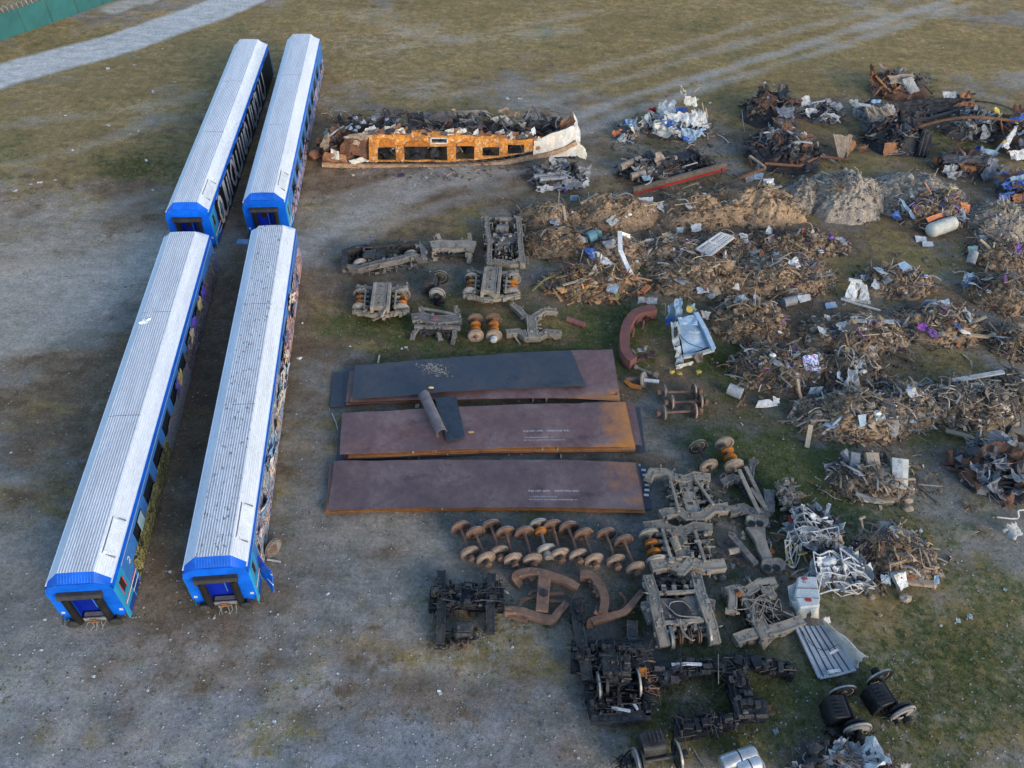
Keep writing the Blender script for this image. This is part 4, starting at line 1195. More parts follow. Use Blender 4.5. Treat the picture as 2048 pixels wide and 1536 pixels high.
# --- 4 and 6: pale bogies standing with their bolster towards the camera
def pale_bogie(label, ox, oy):
    def q(*pts): return [((650 + (p[0] + ox) / 4.096), 420 + (p[1] + oy) / 4.096) + tuple(p[2:]) for p in pts]
    c = q((450, 720))[0]
    t = frame_thing('bogie', label, 'bogie', c[0], c[1], 'pale bogies with the bolster on top')
    beamP(t, 'bolster', IRON_L, q((468, 590), (460, 660), (450, 720), (442, 790)), .75, 1.15, .35, ws=[.95, .7, .62, 1.0])
    beamP(t, 'bolster_nose', IRON_L, q((440, 785, 1.1), (436, 830, .75), (434, 870, .25)), 1.1, 1.1, .2)
    for x0, x1 in ((410, 380), (530, 512)):
        beamP(t, 'side_plate', IRON_L, q((x0, 590), (x1 - 2, 800)), .2, 1.2, .5)
    for a, b in (((297, 690), (283, 812)), ((637, 690), (627, 815))):
        aa, bb = q(a, b)
        wheelset_parts(t, P(*aa, .5), P(*bb, .5), .5, m=IRON_L, tread=TREAD_S, discs=2, boxes=True)
    beamP(t, 'side_sill', IRON_L, q((225, 820), (300, 830), (380, 850), (500, 850), (600, 830), (690, 815)), .28, .72, .25)
    beamP(t, 'side_sill', IRON_L, q((255, 622), (340, 632), (400, 640), (560, 640), (680, 625)), .3, .8, .3)
    for x in (325, 575):
        beamP(t, 'brake_beam', IRON_L, q((x + 8, 650), (x - 5, 800)), .12, .9, .12)
        for k in range(4): beamP(t, 'brake_hanger', IRON_L, q((x - 22, 660 + 40 * k), (x + 38, 665 + 40 * k)), .1, .85, .2)
    mb = MB()
    for y in (622, 697, 760): mb.lathe([(.07, 0), (.07, .012)], P(*q((455 - (y - 622) * .12, y))[0], 1.155), (0, 0, 1), 8)
    mb.build('bolt_hole', IRON_K, t)['kind'] = 'stuff'
    gear(t, q((250, 650), (680, 650), (680, 810), (240, 810)), .1, .8, 70, 17 + int(ox), IRON_D)
    return t
pale_bogie('pale grey bogie with two wheelsets, left one beside the tuft of yellow flowers', 0, 0)
pale_bogie('pale grey bogie with two wheelsets, right one with bright orange discs', 907, -128)
p = P(778, 633); mb = MB()
for k in range(30): mb.lump(p + V((rnd.gauss(0, .12), rnd.gauss(0, .1), rnd.uniform(.03, .2))), .035, k, col=(.6, .52, .03) if k % 3 else (.12, .2, .03))
tag(mb.build('yellow_flowers', TINT, origin=tuple(p)), 'small clump of yellow flowers by a pale bogie', 'flowers')
# --- 7 dark grey frame
t = frame_thing('bogie_bolster', 'dark grey bolster frame with forked legs and a red tag, left of the orange wheelsets', 'bogie part', 870, 655)
beamP(t, 'cross_beam', IRON_G, c1((710, 880), (800, 870), (900, 895), (1010, 890), (1115, 880)), .7, .8, .35)
beamP(t, 'cross_beam', IRON_G, c1((730, 945), (1110, 955)), .25, .7, .3)
beamP(t, 'cross_beam', IRON_D, c1((750, 980), (1090, 990)), .2, .5, .25)
for p in ([(760, 965, .6), (720, 1010, .4), (708, 1065, .08)], [(1060, 980, .6), (1055, 1040, .4), (1040, 1105, .08)], [(790, 850, .7), (780, 790, .9)], [(1080, 860, .7), (1068, 780, .9)], [(930, 980, .5), (945, 1070, .08)]):
    beamP(t, 'leg', IRON_G, c1(*p), .28, .6, .22)
beamP(t, 'tie_bar', IRON_G, c1((770, 795), (930, 820), (1075, 852)), .16, .85, .14)
mb = MB(); mb.box(P(*c1((907, 888))[0], .83), (.34, .3, .06)); mb.build('red_tag', paint('tag_red', (.3, .09, .09), .7), t)
gear(t, c1((780, 960), (1080, 970), (1050, 1040), (760, 1030)), .05, .5, 50, 21, IRON_D)
# --- 9 pale H frame
def hframe_mat(t, parts, m):
    for nm, pts, w, z, h in parts: beamP(t, nm, m, pts, w, z, h)
t = frame_thing('stripped_bogie', 'pale bare anchor-shaped bogie frame beside the red pipe', 'bogie frame', 1068, 660, 'bare bogie frames')
hframe_mat(t, [('side_sill', c1((1482, 1000), (1585, 988), (1640, 1025), (1760, 1025), (1815, 992), (1938, 1006)), .42, .5, .4),
               ('side_sill', c1((1530, 765), (1590, 815), (1645, 872), (1700, 880), (1740, 850), (1795, 815), (1895, 820)), .36, .5, .35),
               ('bolster', c1((1690, 870), (1695, 940), (1705, 1040)), .62, .56, .35), ('nose', c1((1700, 1035, .5), (1700, 1085, .15)), 1.0, .5, .2),
               ('leg', c1((1893, 830, .45), (1880, 865, .05)), .16, .4, .14), ('leg', c1((1540, 1010, .4), (1600, 1100, .05)), .12, .4, .1)], IRON_L)
gear(t, c1((1630, 900), (1760, 900), (1760, 990), (1640, 990)), .1, .5, 16, 23, IRON_L)
# --- 10 pipe
t = MB().tube(W([(1134, 638), (1169, 650)], .2), .2, 12).build('pipe', RUST_R, origin=tuple(P(1150, 645)), smooth=True); tag(t, 'short red-brown pipe lying alone behind the plates', 'pipe')
# --- 11 curved red-brown beam
t = frame_thing('curved_beam', 'curved red-brown box beam with round holes, beside the pale blue wreck', 'beam', 1275, 670)
path = smoothpath(W([(1312, 614), (1275, 622), (1255, 646), (1249, 676), (1253, 704), (1268, 718)], .85), 4)
MB().beam(path, .62, .75).build('beam', RUST_R, t, bevel=.02)
for (x, y) in ((1279, 646), (1297, 634)):
    MB().lathe([(.2, 0), (.2, .03)], P(x, y + 2, .45) + V((.0, -.12, 0)), (.55, -.8, 0), 16).build('round_hole', IRON_K, t)
for (x, y) in ((1288, 640), (1268, 655)):
    MB().beam([P(x, y + 1, .8), P(x, y + 1, .8) - V((0, 0, .7))], .1, .1).build('stiffener', RUST_R, t)
MB().sheet([P(1262, 712, .3), P(1310, 700, .25), P(1312, 712, .55), P(1270, 722, .5)], 8, 4, .3, 2, 5, .03, .4).build('torn_end', RUST_R, t)
MB().sheet([P(1262, 700, .5), P(1295, 692, .7), P(1295, 700, .8), P(1270, 706, .6)], 5, 4, .2, 3, 9, .02, .3).build('torn_strip', IRON_L, t)
# --- 13 shaft, ring and rusty frame
t = MB().lathe([(.1, 0), (.16, .05), (.16, .2), (.09, .22), (.1, .9), (.13, .95), (.13, 1.3), (.2, 1.32), (.2, 1.6)], P(1268, 733, .22), P(1310, 750, .2) - P(1268, 733, .22), 12).build('drive_shaft', IRON_L, origin=tuple(P(1290, 742)), smooth=True); tag(t, 'pale flanged shaft lying by the end of the curved beam', 'shaft')
q = P(1288, 760, .3)
t = thing('spring_ring', 'worn ring and stub on a rusty strap, beside the three wheelsets', 'ring', (q.x, q.y, 0))
MB().lathe([(.42, -.05), (.5, -.05), (.5, .05), (.42, .05)], q, (.8, -.3, .4), 20).build('ring', IRON_L, t, smooth=True)
MB().tube([q, q + V((.9, -.1, 0))], .12, 10).build('stub', M_LGREY, t, smooth=True)
MB().beam(W([(1250, 760), (1262, 770), (1284, 775)], .2), .3, .08).build('strap', RUST_O, t)
MB().beam(W([(1252, 757), (1285, 755)], .35), .2, .08).build('strap', RUST_B, t)

# --- 16 frame with long bars
t = frame_thing('stripped_bogie', 'grey bogie frame with two long pale bars leaning across it', 'bogie frame', 1500, 985, 'bare bogie frames')
hframe_mat(t, [('side_sill', c7((728, 535), (830, 515), (880, 545), (1000, 550)), .5, .5, .4), ('end_beam', c7((1000, 540), (1000, 480), (990, 395)), .5, .55, .35),
               ('nose', c7((940, 550, .5), (950, 590, .1)), .9, .5, .2), ('arm', c7((680, 350), (760, 310), (800, 330)), .4, .5, .35), ('arm', c7((905, 190), (880, 240), (870, 330)), .35, .55, .3)], IRON_G)
for p in ([(795, 260, .95), (860, 400, .8), (935, 555, .55)], [(838, 240, .7), (980, 530, .6)], [(870, 385, .75), (975, 515, .65)]):
    beamP(t, 'long_bar', IRON_L, c7(*p), .22, .8, .12)
gear(t, c7((740, 290), (880, 280), (960, 480), (860, 500)), .05, .45, 30, 25, IRON_D)
# --- 17
t = frame_thing('stripped_bogie', 'bare grey bogie frame full of brake rigging, right of the lowest plates', 'bogie', 1375, 990, 'bogie frames right of the plates')
hframe_mat(t, [('side_sill', c7((190, 320), (215, 275), (305, 278), (365, 315), (440, 325), (500, 300), (605, 315)), .46, .8, .4),
               ('side_sill', c7((272, 560), (320, 545), (395, 540), (445, 575), (550, 572), (620, 520), (722, 515)), .5, .8, .4),
               ('bolster', c7((430, 330), (460, 430), (495, 560)), .75, .7, .3), ('nose', c7((500, 565, .75), (505, 610, .2)), .9, .7, .2),
               ('long_bar', c7((330, 300), (395, 540)), .14, .95, .14), ('long_bar', c7((505, 325), (625, 495)), .14, .95, .14)], IRON_L)
for k in range(4):
    beamP(t, 'brake_hanger', IRON_G, c7((300 + 20 * k, 360 + 45 * k), (370 + 15 * k, 355 + 45 * k)), .14, .75, .2)
    beamP(t, 'brake_hanger', IRON_G, c7((520 + 25 * k, 360 + 40 * k), (580 + 22 * k, 350 + 42 * k)), .14, .75, .2)
gear(t, c7((300, 340), (560, 330), (640, 490), (350, 530)), .05, .7, 150, 27, IRON_D)
gear(t, c7((300, 340), (560, 330), (640, 490), (350, 530)), .4, .85, 50, 28, IRON_L, 'pipework')
# --- 18
t = frame_thing('bogie', 'grey bogie with one wheelset on its left and a coil spring on top', 'bogie', 1360, 1100, 'bogie frames right of the plates')
hframe_mat(t, [('side_sill', c7((160, 640), (280, 625), (340, 665), (420, 675), (500, 640), (618, 652)), .5, .85, .4),
               ('side_sill', c7((210, 905), (330, 885), (420, 930), (470, 875), (560, 905), (705, 890)), .55, .85, .45),
               ('bolster', c7((385, 670), (410, 780), (445, 930)), .75, .8, .3), ('nose', c7((445, 925, .8), (448, 985, .3)), .9, .7, .2),
               ('long_bar', c7((283, 655), (350, 880)), .15, 1.0, .15), ('long_bar', c7((500, 670), (570, 875)), .15, 1.0, .15)], IRON_L)
a, b = c7((195, 700), (245, 880)); wheelset_parts(t, P(*a, .54), P(*b, .54), .54, m=IRON_L, tread=TREAD_S, discs=2, boxes=False)
s0, s1 = P(*c7((352, 715))[0], 1.05), P(*c7((388, 805))[0], .9)
axs = (s1 - s0); L0 = axs.length; axs.normalize(); e1 = axs.orthogonal().normalized(); e2 = axs.cross(e1)
MB().tube([s0 + axs * (L0 * k / 90) + (e1 * math.cos(k * .62) + e2 * math.sin(k * .62)) * .17 for k in range(91)], .04, 6).build('coil_spring', IRON_L, t, smooth=True)
for k in range(4):
    beamP(t, 'brake_hanger', IRON_L, c7((240 + 18 * k, 690 + 48 * k), (320 + 12 * k, 690 + 48 * k)), .16, .8, .22)
    beamP(t, 'brake_hanger', IRON_G, c7((520 + 15 * k, 700 + 45 * k), (590 + 8 * k, 690 + 48 * k)), .16, .8, .2)
gear(t, c7((260, 680), (560, 670), (620, 870), (330, 890)), .05, .75, 150, 29, IRON_D)
gear(t, c7((280, 680), (580, 680), (620, 870), (330, 890)), .5, .95, 50, 30, IRON_L, 'pipework')
# --- 19 large frame with wheelset at the near end
t = frame_thing('bogie', 'large grey bogie frame with a wheelset and cables at its near end', 'bogie', 1360, 1225, 'bogie frames right of the plates')
hframe_mat(t, [('side_sill', c7((185, 965, .85), (228, 1090, 1.0), (240, 1180, 1.1), (270, 1310, 1.0), (302, 1440, .8)), .5, 1.0, .5),
               ('side_sill', c7((510, 960, .85), (540, 1090, 1.0), (570, 1170, 1.1), (612, 1290, 1.0), (640, 1425, .8)), .5, 1.0, .5),
               ('cross_beam', c7((235, 1085), (540, 1072)), .18, 1.0, .2), ('cross_beam', c7((300, 1285), (560, 1265)), .22, 1.0, .3)], IRON_L)
hframe_mat(t, [('bolster', c7((165, 1215), (280, 1190), (400, 1195), (520, 1170), (630, 1200)), 1.05, .85, .4)], IRON_G)
MB().lathe([(.5, 0), (.5, .08), (.42, .1), (.1, .1)], P(*c7((395, 1195))[0], .86), (0, 0, 1), 20).build('pivot_plate', IRON_D, t)
a, b = c7((335, 1385), (585, 1365)); wheelset_parts(t, P(*a, .55), P(*b, .55), .55, m=IRON_L, tread=TREAD_S, discs=3, dm=RUST_B, boxes=False)
for x in (290, 360, 440): beamP(t, 'brake_cylinder', IRON_L, c7((x, 1030), (x + 8, 1090)), .22, .95, .3)
for x in (360, 430, 500): beamP(t, 'brake_hanger', IRON_L, c7((x, 1275), (x + 6, 1330)), .16, .95, .4)
for pts in ([(330, 1180), (345, 1150), (420, 1145), (470, 1190)], [(400, 1260), (415, 1330), (470, 1400), (500, 1400)], [(280, 1140), (340, 1200), (400, 1240), (540, 1250)], [(380, 1260), (430, 1370), (480, 1400)]):
    MB().tube(smoothpath(W(c7(*pts), 1.1), 5), .028, 5).build('cable', IRON_L, t)
gear(t, c7((240, 1000), (510, 1000), (540, 1150), (260, 1150)), .1, .9, 100, 31, IRON_D)
gear(t, c7((320, 1270), (570, 1260), (590, 1340), (330, 1350)), .3, .95, 40, 32, IRON_G, 'pipework')
# --- 20 loose beams
t = frame_thing('bent_lever', 'grey lever beam with a short pipe under it, left of the dumbbell link', 'lever', 1490, 1095)
beamP(t, 'beam', IRON_G, c7((735, 690), (800, 760), (910, 890)), .34, .5, .25); tubeP(t, 'pipe', IRON_L, c7((722, 815), (810, 795)), .18, .3)
gear(t, c7((720, 650), (830, 690), (820, 720), (740, 720)), .2, .5, 10, 33, IRON_G)
t = frame_thing('swing_link', 'pale dumbbell-shaped cast link with a round eye at each end', 'link', 1525, 1085)
mb = MB(); pts = W(c7((905, 640), (935, 720), (955, 790), (985, 850), (1010, 900)), .4); mb.beam(pts, .6, .3, ws=[1.05, .62, .6, .55, .9]); mb.build('link', IRON_L, t, bevel=.03)
for (x, y) in ((880, 625), (935, 625), (985, 920), (1045, 920)):
    e = MB().lathe([(.38, 0), (.38, .36), (.30, .38), (.2, .34)], P(*c7((x, y))[0], .1), (0, 0, 1), 16).build('eye', IRON_L, t)
    sub(MB().lathe([(.2, 0), (.2, .01)], P(*c7((x, y))[0], .485), (0, 0, 1), 14), 'bore', IRON_K, e)
tubeP(t, 'rod', IRON_G, c7((985, 520), (965, 610)), .05, .3)
# --- 21 engine scrap
t = frame_thing('engine_block', 'small crushed dark machinery lump by the white crushed framework', 'machinery', 1575, 995)
MB().box(P(1575, 995, .35), (1.0, 1.1, .6), Matrix.Rotation(-.6, 3, 'Z')).build('block', IRON_D, t, bevel=.08)
gear(t, [(1548, 968), (1585, 962), (1600, 1010), (1565, 1018)], .1, 1.0, 90, 35, IRON_G)
gear(t, [(1548, 968), (1585, 962), (1600, 1010), (1565, 1018)], .5, 1.1, 30, 36, IRON_L, 'pipework')
# --- 22
t = frame_thing('stripped_bogie', 'pale twisted bogie frame tangled with wires, left of the grey box', 'bogie frame', 1525, 1225, 'bare bogie frames')
hframe_mat(t, [('side_sill', c7((772, 1395), (850, 1365), (940, 1345), (1030, 1330), (1130, 1300), (1225, 1262)), .5, .6, .45),
               ('side_sill', c7((715, 1080), (760, 1065), (850, 1075), (930, 1025), (1045, 1010)), .5, .7, .45),
               ('end_plate', c7((752, 1070), (755, 1130), (752, 1205)), .4, .75, .5), ('end_plate', c7((970, 1030), (985, 1070), (1010, 1120)), .6, .7, .3),
               ('bolster', c7((845, 1090), (900, 1220), (985, 1390)), .65, .65, .3), ('nose', c7((985, 1380, .6), (1000, 1430, .2)), 1.0, .6, .2)], IRON_L)
beamP(t, 'brake_hanger', RUST_O, c7((775, 1080), (810, 1095)), .3, .8, .2)
gear(t, c7((760, 1100), (960, 1080), (1100, 1230), (830, 1320)), .05, .65, 130, 37, IRON_D)
for k in range(10):
    rr = random.Random(k + 90)
    pts = [(rr.uniform(780, 1080), rr.uniform(1100, 1300)) for _ in range(4)]
    MB().tube(smoothpath(W(c7(*sorted(pts)), .75), 5), .02, 5).build('wire', IRON_L, t)
# --- 24, 25 brown bent frames
t = frame_thing('bent_bogie', 'rusty brown bogie frame with two bowed beams and a wide post between', 'bogie frame', 1085, 1195, 'brown bent frames')
for nm, pts, w, z, h in (('bowed_beam', [(905, 680, .2), (860, 620, .45), (850, 590, .6), (880, 560, .7), (1000, 537, .75), (1150, 568, .75), (1300, 622, .7), (1412, 685, .55)], .36, .7, .4), ('bowed_beam', [(750, 885), (900, 890), (1000, 922), (1170, 962), (1235, 900), (1312, 822)], .36, .6, .4), ('post', [(1112, 575), (1100, 700), (1085, 895)], .6, .72, .3)):
    MB().beam(smoothpath(W(c6(*pts), z), 3), w, h).build(nm, RUST_B, t, bevel=.02)
MB().lathe([(.2, 0), (.2, .1), (.1, .12)], P(*c6((1102, 742))[0], .73), (0, 0, 1), 14).build('pivot', IRON_D, t)
for pts in ([(1150, 740), (1280, 740)], [(1150, 800), (1285, 822)], [(890, 865), (915, 800), (1040, 772)], [(970, 755), (1000, 725), (1050, 715)]):
    MB().beam(smoothpath(W(c6(*pts), .5), 3), .14, .12).build('rod', RUST_B, t)
beamP(t, 'bracket', RUST_B, c6((960, 560), (1020, 620)), .3, .5, .2); beamP(t, 'bracket', RUST_B, c6((800, 920), (960, 965)), .3, .4, .25)
t = frame_thing('bent_bogie', 'rusty brown torn frame with a hooked strap, behind the big black motor bogie', 'bogie frame', 1215, 1200, 'brown bent frames')
for nm, pts, w, z, h in (('bowed_beam', [(1425, 560), (1530, 575), (1600, 670), (1645, 780), (1630, 910)], .42, .75, .5), ('bowed_beam', [(1515, 1060, .2), (1525, 985), (1700, 935), (1830, 890), (1985, 715)], .32, .55, .35), ('hook', [(1690, 890), (1800, 872), (1832, 800), (1775, 730)], .16, .35, .1), ('strap', [(1560, 880, .6), (1640, 920, .5)], .5, .5, .2)):
    MB().beam(smoothpath(W(c6(*pts), z), 4), w, h).build(nm, RUST_B, t, bevel=.02)
gear(t, c6((1490, 600), (1570, 640), (1590, 780), (1540, 760)), .1, .6, 16, 39, RUST_B)
# --- 26 black H frame with motor
t = frame_thing('stripped_bogie', 'black H-shaped bogie frame with two long straight beams, left of the brown frames', 'bogie frame', 935, 1210)
for pts, m in (([(190, 535, .55), (190, 690, .65), (192, 850, .8), (190, 1030, .75), (172, 1195, .5)], IRON_D), ([(640, 560, .55), (622, 690, .65), (625, 850, .8), (628, 1090, .55)], IRON_D)):
    beamP(t, 'side_sill', m, c6(*pts), .42, .7, .5)
beamP(t, 'cross_beam', IRON_K, c6((210, 790), (330, 780), (480, 790), (610, 780)), .95, .6, .45, ws=[1.3, .8, .8, 1.3])
for x in (130, 700): MB().box(P(*c6((x, 800))[0], .3), (.5, 1.2, .55)).build('axle_guard', IRON_K, t, bevel=.05)
MB().box(P(*c6((405, 770))[0], .62), (.5, .5, .12)).build('pivot_box', IRON_K, t)
beamP(t, 'rod', M_LGREY, c6((725, 700), (790, 740)), .08, .3, .06); beamP(t, 'rod', IRON_G, c6((120, 900), (100, 1030)), .06, .3, .05)
gear(t, c6((100, 660), (740, 660), (740, 900), (100, 900)), .1, .75, 110, 41, IRON_K)
gear(t, c6((140, 1080), (260, 1080), (260, 1240), (150, 1240)), .05, .4, 24, 42, IRON_K)
gear(t, c6((110, 680), (720, 680), (720, 880), (110, 880)), .5, .95, 70, 44, IRON_D, 'fittings', 1.4)
t = frame_thing('motor', 'black square traction motor standing on the ground by the black frame', 'motor', 930, 1270)
p = P(*c6((390, 1090))[0], .5)
MB().box(p, (.85, .8, .95)).build('case', IRON_D, t, bevel=.12)
MB().box(p + V((0, 0, .53)), (.6, .5, .1)).build('top_plate', IRON_D, t, bevel=.02)
MB().lathe([(.3, 0), (.3, .2), (.12, .22), (.12, .42)], p + V((0, -.4, -.1)), (0, -1, 0), 14).build('shaft_end', RUST_B, t, smooth=True)
gear(t, c6((290, 1000), (500, 1000), (500, 1200), (290, 1200)), .05, .9, 30, 43, IRON_K)
# --- 27 big black motor bogie
t = frame_thing('motor_bogie', 'big black motor bogie with two bright wheel rims and a motor on top', 'bogie', 1220, 1330)
for pts in ([(190, 60, .7), (185, 200, .8), (212, 340, .95), (240, 480, 1.05), (255, 610, .9)], [(560, 205, .6), (562, 320, .7), (600, 400, .95), (645, 490, .9)]):
    beamP(t, 'side_sill', IRON_D, cc(*pts), .5, .9, .5)
beamP(t, 'bolster', IRON_K, cc((145, 440), (280, 450), (420, 425), (540, 440), (665, 430)), 1.4, .85, .5)
MB().lathe([(.3, 0), (.3, .12), (.2, .16), (.12, .1)], P(*cc((405, 420))[0], .95), (0, 0, 1), 16).build('pivot', IRON_D, t)
p = P(*cc((445, 545))[0], .7)
motor_mb(V((p.x, p.y, 0)), V((1, 0, 0)), V((0, 1, 0)), 1.25, 1.3, 1.1, .15).build('motor', IRON_D, t, bevel=.04)
a, b = cc((330, 655), (598, 635)); wheelset_parts(t, P(*a, .62), P(*b, .62), .62, m=IRON_K, tread=TREAD_S, boxes=True, box_m=IRON_K)
MB().lathe([(.2, -.08), (.5, -.07), (.5, .07), (.2, .08)], P(*cc((385, 645))[0], .62), (1, 0, 0), 22).build('gear_wheel', IRON_D, t, smooth=True)
beamP(t, 'end_beam', IRON_D, cc((280, 880), (480, 872), (685, 850)), .4, .6, .35)
for x0, x1 in ((260, 300), (650, 670)): beamP(t, 'side_beam', IRON_K, cc((x0, 640), (x1, 860)), .35, .6, .35)
beamP(t, 'hanger', IRON_D, cc((465, 640), (470, 780)), .14, .7, .14)
MB().box(P(*cc((632, 560))[0], .8), (.35, .35, .2)).build('bracket', RUST_O, t)
for pts in ([(420, 800), (550, 825)], [(570, 770), (600, 815)]): beamP(t, 'bright_bar', M_LGREY, cc(*pts), .14, .7, .06)
gear(t, cc((270, 700), (650, 700), (660, 850), (290, 860)), .1, .65, 90, 45, IRON_D)
gear(t, cc((150, 380), (660, 380), (660, 500), (160, 500)), .5, .95, 60, 46, IRON_K)
gear(t, cc((150, 90), (220, 90), (230, 260), (160, 260)), .2, .8, 40, 47, IRON_K)
gear(t, cc((150, 380), (660, 380), (660, 480), (160, 480)), .85, 1.15, 60, 48, IRON_D, 'fittings', 1.5)
gear(t, cc((360, 480), (530, 480), (530, 620), (370, 620)), .9, 1.35, 40, 49, IRON_D, 'pipework', 1.2)
gear(t, cc((240, 560), (690, 560), (690, 840), (260, 860)), .1, .9, 90, 50, IRON_K, 'fittings', 1.3)
gear(t, cc((640, 500), (690, 500), (700, 700), (650, 700)), .3, .9, 24, 51, RUST_B, 'fittings', 1.2)
# --- 28 black L frame
t = frame_thing('stripped_bogie', 'black T-shaped bogie frame on the grass with a white bar on one arm', 'bogie frame', 1450, 1385)
for nm, pts, w, z, h in (('side_sill', [(800, 555), (920, 545), (1080, 515), (1200, 480), (1300, 465), (1420, 490), (1540, 515), (1620, 535), (1680, 570)], .55, .75, .55), ('cross_beam', [(1250, 470), (1275, 600), (1300, 700), (1345, 820)], .95, .7, .5),
                         ('side_sill', [(900, 870), (890, 950), (1000, 945), (1130, 905), (1260, 885), (1330, 850)], .55, .6, .5)):
    beamP(t, nm, IRON_K, cc(*pts), w, z, h)
MB().box(P(*cc((1360, 825))[0], .45), (1.5, .9, .8), Matrix.Rotation(.05, 3, 'Z')).build('gear_case', IRON_K, t, bevel=.12)
MB().lathe([(.55, -.25), (.6, -.1), (.6, .2), (.3, .25)], P(*cc((785, 575))[0], .45), (0, 0, 1), 16).build('round_end', IRON_K, t)
MB().lathe([(.3, 0), (.3, .08), (.15, .1)], P(*cc((1290, 625))[0], .75), (0, 0, 1), 14).build('pivot', IRON_D, t)
beamP(t, 'white_bar', M_LGREY, cc((830, 506), (935, 500), (1040, 505)), .14, .95, .1)
for k in range(7):
    x = 1290 + 58 * k; rq = random.Random(k + 3); MB().box(P(*cc((x + rq.uniform(-12, 12), 480 + k * 9))[0], .78 + rq.uniform(-.1, .12)), (rq.uniform(.2, .5), rq.uniform(.25, .6), rq.uniform(.15, .4)), Matrix.Rotation(rq.uniform(-.3, .3), 3, 'Z')).build('spring_seat', IRON_D if k % 2 else IRON_K, t, bevel=.03)
for k in range(5):
    x = 930 + 70 * k; rq = random.Random(k + 23); MB().box(P(*cc((x + rq.uniform(-12, 12), 935 - k * 14))[0], .6 + rq.uniform(-.1, .12)), (rq.uniform(.2, .5), rq.uniform(.25, .6), rq.uniform(.15, .4)), Matrix.Rotation(rq.uniform(-.3, .3), 3, 'Z')).build('spring_seat', IRON_K, t, bevel=.03)
MB().tube(W(cc((1148, 440), (1150, 640)), .9), .022, 5).build('cable', IRON_L, t)
gear(t, cc((860, 500), (1200, 470), (1200, 560), (860, 600)), .1, .8, 60, 48, IRON_K)
gear(t, cc((870, 850), (1250, 850), (1250, 960), (880, 990)), .1, .6, 60, 49, IRON_K)
gear(t, cc((1430, 780), (1500, 790), (1490, 860), (1440, 850)), .1, .5, 10, 50, RUST_B)
gear(t, cc((860, 470), (1640, 470), (1660, 560), (860, 590)), .55, .95, 60, 51, IRON_D, 'fittings', 1.4)
gear(t, cc((1210, 560), (1340, 560), (1450, 870), (1270, 860)), .5, .95, 50, 52, IRON_D, 'fittings', 1.4)
gear(t, cc((870, 880), (1260, 860), (1270, 930), (880, 970)), .45, .75, 40, 53, IRON_D, 'fittings', 1.4)
gear(t, cc((730, 520), (850, 520), (850, 640), (740, 640)), .1, .8, 40, 54, IRON_D, 'fittings', 1.5)
# --- 31 chrome tank
t = frame_thing('tank_pair', 'two bright metal tanks strapped in a frame, cut off by the bottom edge', 'tank', 1490, 1525)
for a, b in (((1445, 1528), (1508, 1506)), ((1478, 1540), (1516, 1526))):
    p0, p1 = P(*a, .45), P(*b, .45); L0 = (p1 - p0).length
    MB().lathe([(.15, -.1), (.3, -.05), (.36, .05), (.36, L0 - .05), (.3, L0 + .05), (.15, L0 + .1)], p0, p1 - p0, 18).build('tank', surf('bright_tank', (.5, .5, .49), (.36, .35, .34), rough=.3, metal=.5), t, smooth=True)
    MB().lathe([(.37, -.03), (.38, 0), (.37, .03)], (p0 + p1) / 2, p1 - p0, 18).build('strap', IRON_D, t)
tubeP(t, 'frame', M_LGREY, [(1510, 1503), (1528, 1530), (1530, 1545)], .05, .5)
mb = MB(); mb.beam(W([(1388, 1500), (1410, 1535)], .05), .06, .05); tag(mb.build('metal_rod', IRON_G, origin=tuple(P(1400, 1518))), 'thin grey rod on the ground left of the bright tanks', 'rod')

